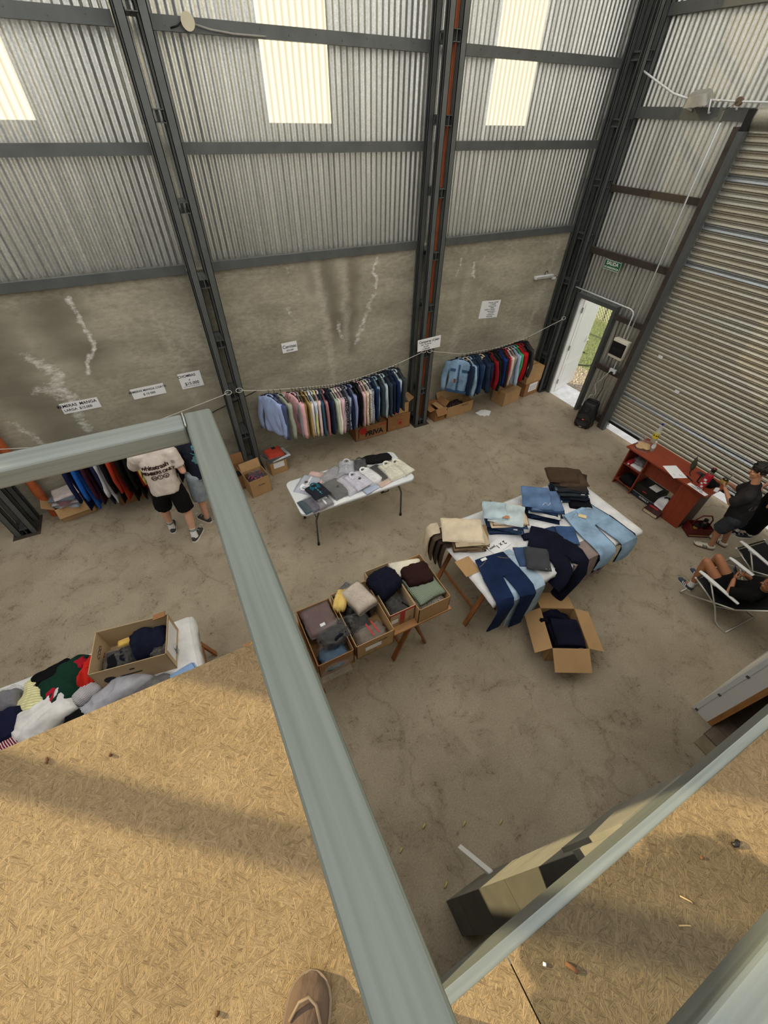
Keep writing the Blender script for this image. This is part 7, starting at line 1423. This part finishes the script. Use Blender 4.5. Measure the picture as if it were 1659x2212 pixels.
GREY = mat('grey_suede', (66, 62, 60), 0.85, var=0.1); CREAM = mat('cream_suede', (206, 198, 180), 0.8, var=0.06); RUB = mat('pale_rubber', (206, 200, 188), 0.6); BRUB = mat('gum_rubber', (96, 82, 66), 0.6); WLEA = mat('white_leather', (226, 224, 220), 0.5)
GPPL = None
# man in the beige printed T-shirt, back to us
J = dict(pelvis=(-0.67, 4.82, 0.95), chest=(-0.66, 4.87, 1.26), neck=(-0.66, 4.90, 1.47), head=(-0.66, 4.97, 1.62), f=(0.05, 1, 0), hf=(0.05, 1, -0.35), hu=(0, 0.3, 1), shL=(-0.85, 4.91, 1.40), shR=(-0.46, 4.88, 1.40), elL=(-0.95, 5.06, 1.16), elR=(-0.40, 4.78, 1.13), wrL=(-0.90, 5.32, 1.18), wrR=(-0.46, 5.02, 1.10),
         hipL=(-0.77, 4.83, 0.90), hipR=(-0.57, 4.81, 0.90), knL=(-0.83, 4.96, 0.48), knR=(-0.55, 4.76, 0.48), anL=(-0.86, 4.99, 0.10), anR=(-0.59, 4.67, 0.10), toeL=(-0.85, 5.17, 0.0), toeR=(-0.50, 4.82, 0.0))
t1, top1, _, j1 = person('man in a beige printed T-shirt and black shorts, back to the camera', (-0.68, 4.85, 0), J, 1.0, SK2, hair_short, fab((206, 194, 184)), fab((20, 20, 21)), dict(L=0.29, W=0.10, up_m=GREY, sole_m=WLEA, up_h=0.09, lace=M_WPLAS, stripes=None, open_m=M_WHITE), sleeve=0.72, leg_end=0.88, top_len=0.02, fat=1.04, socks=M_WHITE, tex='bands', wideleg=1.3)
M_MAR = mat('maroon_print', (74, 34, 34), 0.8, var=0)
up_b = (j1['neck']-j1['pelvis']).normalized(); bk0 = j1['chest']+Vector((0, -0.18, 0))
for tx, sz, dz, dx in (('whitetrash', 0.082, 0.06, -0.02), ('MEMBERS ONLY', 0.058, -0.015, 0.0)): text_wrap(tx, sz, M_MAR, t1, TM(bk0+up_b*dz+Vector((dx, 0, 0)), (1, 0, 0), up_b), top1, bold=0.0025, spacing=0.92)
text_wrap('®', 0.06, M_MAR, t1, TM(bk0+up_b*0.065+Vector((0.195, 0, 0)), (1, 0, 0), up_b), top1)
for k, tx in enumerate(('W', 'T', '#')):
    c = bk0+up_b*-0.085+Vector((-0.07+0.07*k, 0, 0)); text_wrap(tx, 0.045, M_MAR, t1, TM(c, (1, 0, 0), up_b), top1, bold=0.001)
    text_wrap('O', 0.095, M_MAR, t1, TM(c, (1, 0, 0), up_b), top1)
# man in the navy T-shirt beside him
J = dict(pelvis=(-0.20, 5.0, 0.93), chest=(-0.20, 5.02, 1.24), neck=(-0.20, 5.04, 1.45), head=(-0.22, 5.10, 1.60), f=(-0.35, 1, 0), hf=(-0.4, 1, -0.3), hu=(0, 0.25, 1), shL=(-0.37, 4.98, 1.39), shR=(-0.03, 5.08, 1.39), elL=(-0.36, 5.10, 1.12), elR=(0.03, 5.14, 1.14), wrL=(-0.30, 5.32, 1.06), wrR=(-0.08, 5.34, 1.08),
         hipL=(-0.32, 4.95, 0.88), hipR=(-0.13, 5.01, 0.88), knL=(-0.34, 5.0, 0.47), knR=(-0.10, 5.06, 0.47), anL=(-0.36, 4.96, 0.10), anR=(-0.10, 5.03, 0.10), toeL=(-0.47, 5.12, 0.0), toeR=(-0.16, 5.2, 0.0))
t2, top2, _, j2 = person('man in a navy printed T-shirt and washed denim shorts beside the railing', (-0.24, 4.99, 0), J, 0.98, SK2, hair_short, fab((34, 36, 50)), fab((146, 158, 166), 'denim'), dict(L=0.28, W=0.10, up_m=GREY, sole_m=WLEA, up_h=0.085, lace=M_WPLAS, stripes=None, open_m=M_WHITE), sleeve=0.75, leg_end=1.1, top_len=0.03, wideleg=1.45)
for (dx, dz, r_, c) in ((0.03, 0.05, 0.10, (62, 140, 156)), (0.09, 0.0, 0.06, (204, 172, 70)), (-0.03, -0.06, 0.07, (84, 128, 130))):
    cM = FM(j2['chest']+Vector((dx, -0.0, dz)), Vector((-0.35, 1, 0))); q = MB(); n_ = 14; vs = [cM @ Vector((r_*cos(2*pi*k/n_)*(1+0.2*sin(3*k)), -0.25, r_*sin(2*pi*k/n_))) for k in range(n_)]; cv = cM @ Vector((0, -0.25, 0))
    q.add(vs+[cM @ Vector((r_*0.5*cos(2*pi*k/n_), -0.25, r_*0.5*sin(2*pi*k/n_))) for k in range(n_)]+[cv], [(k, (k+1) % n_, n_+(k+1) % n_, n_+k) for k in range(n_)]+[(n_+k, n_+(k+1) % n_, 2*n_) for k in range(n_)])
    o = q.build('print_patch', mat(f'shirt_print_{c[0]}', c, 0.85), t2); bv = BVHTree.FromPolygons([v.co for v in top2.data.vertices], [tuple(p.vertices) for p in top2.data.polygons]); dr = Vector((-0.35, 1, 0)).normalized()
    for v in o.data.vertices:
        h = bv.ray_cast(v.co-dr*0.2, dr)
        if h[0] is not None: v.co = h[0]-dr*0.004
# man at the desk with the gourd
J = dict(pelvis=(6.07, 1.15, 0.74), chest=(6.03, 1.19, 1.00), neck=(6.01, 1.22, 1.22), head=(5.99, 1.28, 1.40), f=(-0.3, 0.95, 0), hf=(-0.55, 0.85, -0.25), hu=(0, 0.2, 1), shL=(5.865, 1.15, 1.13), shR=(6.17, 1.25, 1.13), elL=(5.86, 1.26, 0.92), elR=(6.22, 1.36, 0.92), wrL=(5.965, 1.435, 0.99), wrR=(6.13, 1.485, 0.99), dL=(0.55, 0.6, 0.1), dR=(-0.7, 0.25, 0.1), nL=(0.5, -0.2, 0.6), nR=(-0.3, -0.6, 0.5),
         hipL=(5.98, 1.12, 0.71), hipR=(6.16, 1.18, 0.71), knL=(6.04, 1.19, 0.39), knR=(6.24, 1.17, 0.39), anL=(6.09, 1.15, 0.085), anR=(6.33, 1.10, 0.085), toeL=(5.98, 1.30, 0.0), toeR=(6.33, 1.25, 0.0))
t3, top3, _, j3 = person('curly haired man in a black T-shirt holding a drinking gourd at the desk', (6.15, 1.15, 0), J, 0.86, SK1, hair_curly, fab((44, 43, 45)), fab((62, 64, 70)), dict(L=0.30, W=0.105, up_m=CREAM, sole_m=BRUB, up_h=0.085, lace=M_WPLAS, stripes=M_LABEL, open_m=M_BLACK), sleeve=0.9, leg_end=0.92, top_len=0.10, fat=1.12, curlL=0.75, curlR=0.75, wideleg=1.3)
bk3 = j3['chest']+Vector((0.3, -0.95, 0)).normalized()*0.18; upb = (j3['neck']-j3['pelvis']).normalized(); text_wrap('UNLTD', 0.095, mat('grey_print', (124, 118, 118), 0.8, var=0), t3, TM(bk3+upb*-0.03, (0.95, 0.3, 0), upb), top3, bold=0.003)
gd = thing('gourd', 'drinking gourd with a metal straw in the hands of the man at the desk', 'gourd', (6.045, 1.525, 0.975)); M_GOURD = mat('gourd_shell', (160, 136, 70), 0.5, var=0.15)
MB().lathe([(0.015, 0), (0.034, 0.012), (0.042, 0.04), (0.038, 0.07), (0.033, 0.082)], 16).build('bowl', M_GOURD, gd, smooth='auto'); MB().lathe([(0.035, 0.078), (0.036, 0.088)], 16).build('rim', M_BLACK, gd); MB().lathe([(0.031, 0.080), (0.02, 0.087), (0.001, 0.089)], 14).build('herb', mat('green_herb', (176, 176, 92), 0.9, var=0.2, vs=80), gd); MB().tube([(0.01, 0, 0.07), (0.03, -0.02, 0.14), (0.025, -0.04, 0.17)], 0.0035, 6).build('straw', M_CHROME, gd, smooth=True)
# person in black behind him
J = dict(pelvis=(6.80, 1.05, 0.76), chest=(6.80, 1.05, 1.04), neck=(6.79, 1.06, 1.24), head=(6.77, 1.10, 1.40), f=(-0.8, 0.6, 0), shL=(6.71, 0.92, 1.17), shR=(6.89, 1.19, 1.17), elL=(6.68, 0.86, 0.94), elR=(6.92, 1.25, 0.94), wrL=(6.58, 0.98, 0.84), wrR=(6.80, 1.30, 0.82),
         hipL=(6.75, 0.98, 0.73), hipR=(6.85, 1.13, 0.73), knL=(6.78, 1.02, 0.40), knR=(6.80, 1.15, 0.40), anL=(6.84, 1.02, 0.09), anR=(6.76, 1.16, 0.09), toeL=(6.72, 1.10, 0.0), toeR=(6.62, 1.25, 0.0))
person('person dressed in black, mostly hidden behind the man at the desk', (6.8, 1.08, 0), J, 0.86, SK1, hair_short, fab((18, 18, 19)), fab((20, 20, 22)), dict(L=0.28, W=0.10, up_m=M_BLACK, sole_m=WLEA, up_h=0.085, lace=M_WPLAS, stripes=None, open_m=M_WHITE), sleeve=0.9, leg_end=1.9, top_len=0.06, socks=M_WHITE)

# ---------------------------------------------------------------- beach chairs
M_TUBE = mat('pale_metal_tube', (196, 194, 186), 0.4, 0.7, var=0.05); M_MESH = mat('black_mesh_fabric', (24, 24, 26), 0.8, var=0.1)
def beach_chair(label, loc, rz):
    """local: forward +Y, origin on the floor under the seat"""
    t = thing('beach_chair', label, 'chair', loc, rz, 'low folding beach chairs'); w_ = 0.26
    prof = [(0.36, 0.330), (0.30, 0.325), (0.20, 0.270), (0.08, 0.215), (0.0, 0.200), (-0.05, 0.235), (-0.14, 0.36), (-0.26, 0.53), (-0.38, 0.70), (-0.40, 0.73)]
    q = MB(); q.loft([[(x, y+dy, z+dz) for x, dy, dz in [(-w_+0.02+(2*w_-0.04)*k/6, 0, -0.012*(1-abs(k-3)/3)) for k in range(7)]+[(w_-0.02-(2*w_-0.04)*k/6, 0.003, -0.004-0.012*(1-abs(k-3)/3)) for k in range(7)]] for y, z in prof]); q.build('sling', M_MESH, t, smooth='auto')
    for s_ in (-1, 1):
        x = s_*w_
        q = MB(); q.tube([(x, 0.38, 0.335), (x, 0.20, 0.275), (x, 0.02, 0.205)], 0.010, 8); q.build('seat_rail', M_TUBE, t, smooth=True)
        q = MB(); q.tube([(x, 0.02, 0.205), (x, -0.14, 0.365), (x, -0.40, 0.735)], 0.010, 8); q.build('back_rail', M_TUBE, t, smooth=True)
        q = MB(); q.tube([(x*1.06, 0.24, 0.455), (x*1.06, 0.02, 0.20), (x*1.06, -0.09, 0.04), (x*1.06, -0.14, 0.011), (x*1.06, -0.24, 0.011)], 0.010, 8); q.build('front_leg', M_TUBE, t, smooth=True)
        q = MB(); q.tube([(x*1.06, 0.40, 0.011), (x*1.06, 0.30, 0.08), (x*1.06, 0.05, 0.25), (x*1.06, -0.12, 0.36)], 0.010, 8); q.build('rear_leg', M_TUBE, t, smooth=True)
        q = MB(); rg_ = []
        for y, z, hw in ((0.40, 0.475, 0.018), (0.34, 0.48, 0.026), (0.18, 0.478, 0.027), (0.04, 0.472, 0.022), (-0.08, 0.468, 0.018), (-0.11, 0.466, 0.012)): rg_.append([(x*1.08+a, y, z+b_) for a, b_ in rse(hw, 0.012, 12, 0.6)])
        q.loft(rg_); q.build('armrest', M_WHITE, t, smooth='auto'); MB().box((x*1.08, 0.22, 0.457), (0.012, 0.09, 0.025)).build('arm_bracket', M_WPLAS, t)
        MB().ell((x, 0.385, 0.337), (0.013, 0.013, 0.013)).build('end_cap', M_WHITE, t, smooth=True)
    q = MB(); q.tube([(-w_*1.06, -0.24, 0.011), (w_*1.06, -0.24, 0.011)], 0.010, 8); q.build('floor_bar', M_TUBE, t, smooth=True); q = MB(); q.tube([(-w_*1.06, 0.40, 0.011), (w_*1.06, 0.40, 0.011)], 0.010, 8); q.build('floor_bar', M_TUBE, t, smooth=True)
    q = MB(); q.tube([(-w_, 0.38, 0.335), (w_, 0.38, 0.335)], 0.010, 8); q.build('front_bar', M_BLACK, t, smooth=True); q = MB(); q.tube([(-w_, -0.40, 0.735), (w_, -0.40, 0.735)], 0.010, 8); q.build('top_bar', M_TUBE, t, smooth=True)
    return t
beach_chair('beach chair with white arms carrying the seated woman', (5.235, 0.42, 0), radians(-4)); beach_chair('empty black beach chair beside the standing man', (6.17, 0.46, 0), radians(-10))
J = dict(pelvis=(5.25, 0.53, 0.315), chest=(5.22, 0.36, 0.50), neck=(5.19, 0.27, 0.64), head=(5.16, 0.28, 0.775), f=(0.0, 0.9, 0.35), hf=(-0.1, 0.9, -0.25), hu=(0, 0.25, 1), shL=(5.05, 0.31, 0.595), shR=(5.39, 0.29, 0.595), elL=(5.00, 0.48, 0.49), elR=(5.42, 0.46, 0.49), wrL=(5.11, 0.55, 0.575), wrR=(5.29, 0.53, 0.59), dL=(0.5, 0.3, 0.4), dR=(-0.75, 0.2, 0.2), nL=(0.6, -0.5, 0.2), nR=(-0.2, -0.7, 0.4),
         hipL=(5.17, 0.56, 0.31), hipR=(5.33, 0.55, 0.31), knL=(5.17, 0.89, 0.505), knR=(5.37, 0.86, 0.51), anL=(5.15, 0.83, 0.10), anR=(5.43, 0.86, 0.10), toeL=(5.18, 1.0, 0.0), toeR=(5.48, 1.02, 0.0))
person('woman in black reclining in a beach chair looking at her phone', (5.25, 0.6, 0), J, 0.84, SK3, hair_back, fab((20, 20, 21)), fab((22, 22, 23)), dict(L=0.27, W=0.09, up_m=mat('slate_knit', (64, 72, 84), 0.8, var=0.1), sole_m=RUB, up_h=0.085, lace=mat('teal_lace', (60, 130, 140), 0.7), stripes=M_WHITE, open_m=M_WHITE), sleeve=1.0, leg_end=0.42, top_len=0.02, socks=M_WHITE, curlL=0.6, curlR=0.7, wideleg=1.15, sock_h=0.12)
ph = thing('phone', 'dark phone held up by the seated woman', 'phone', (5.185, 0.60, 0.615)); ph.rotation_euler = (radians(50), 0, radians(12)); MB().rbox((0, 0, 0), (0.075, 0.15, 0.010), 0.004).build('case', mat('slate_case', (70, 78, 98), 0.4), ph); MB().rbox((0, 0, 0.006), (0.066, 0.138, 0.003), 0.001).build('screen', mat('phone_screen', (40, 46, 54)), ph)

bpy.data.scenes.remove(TMP)
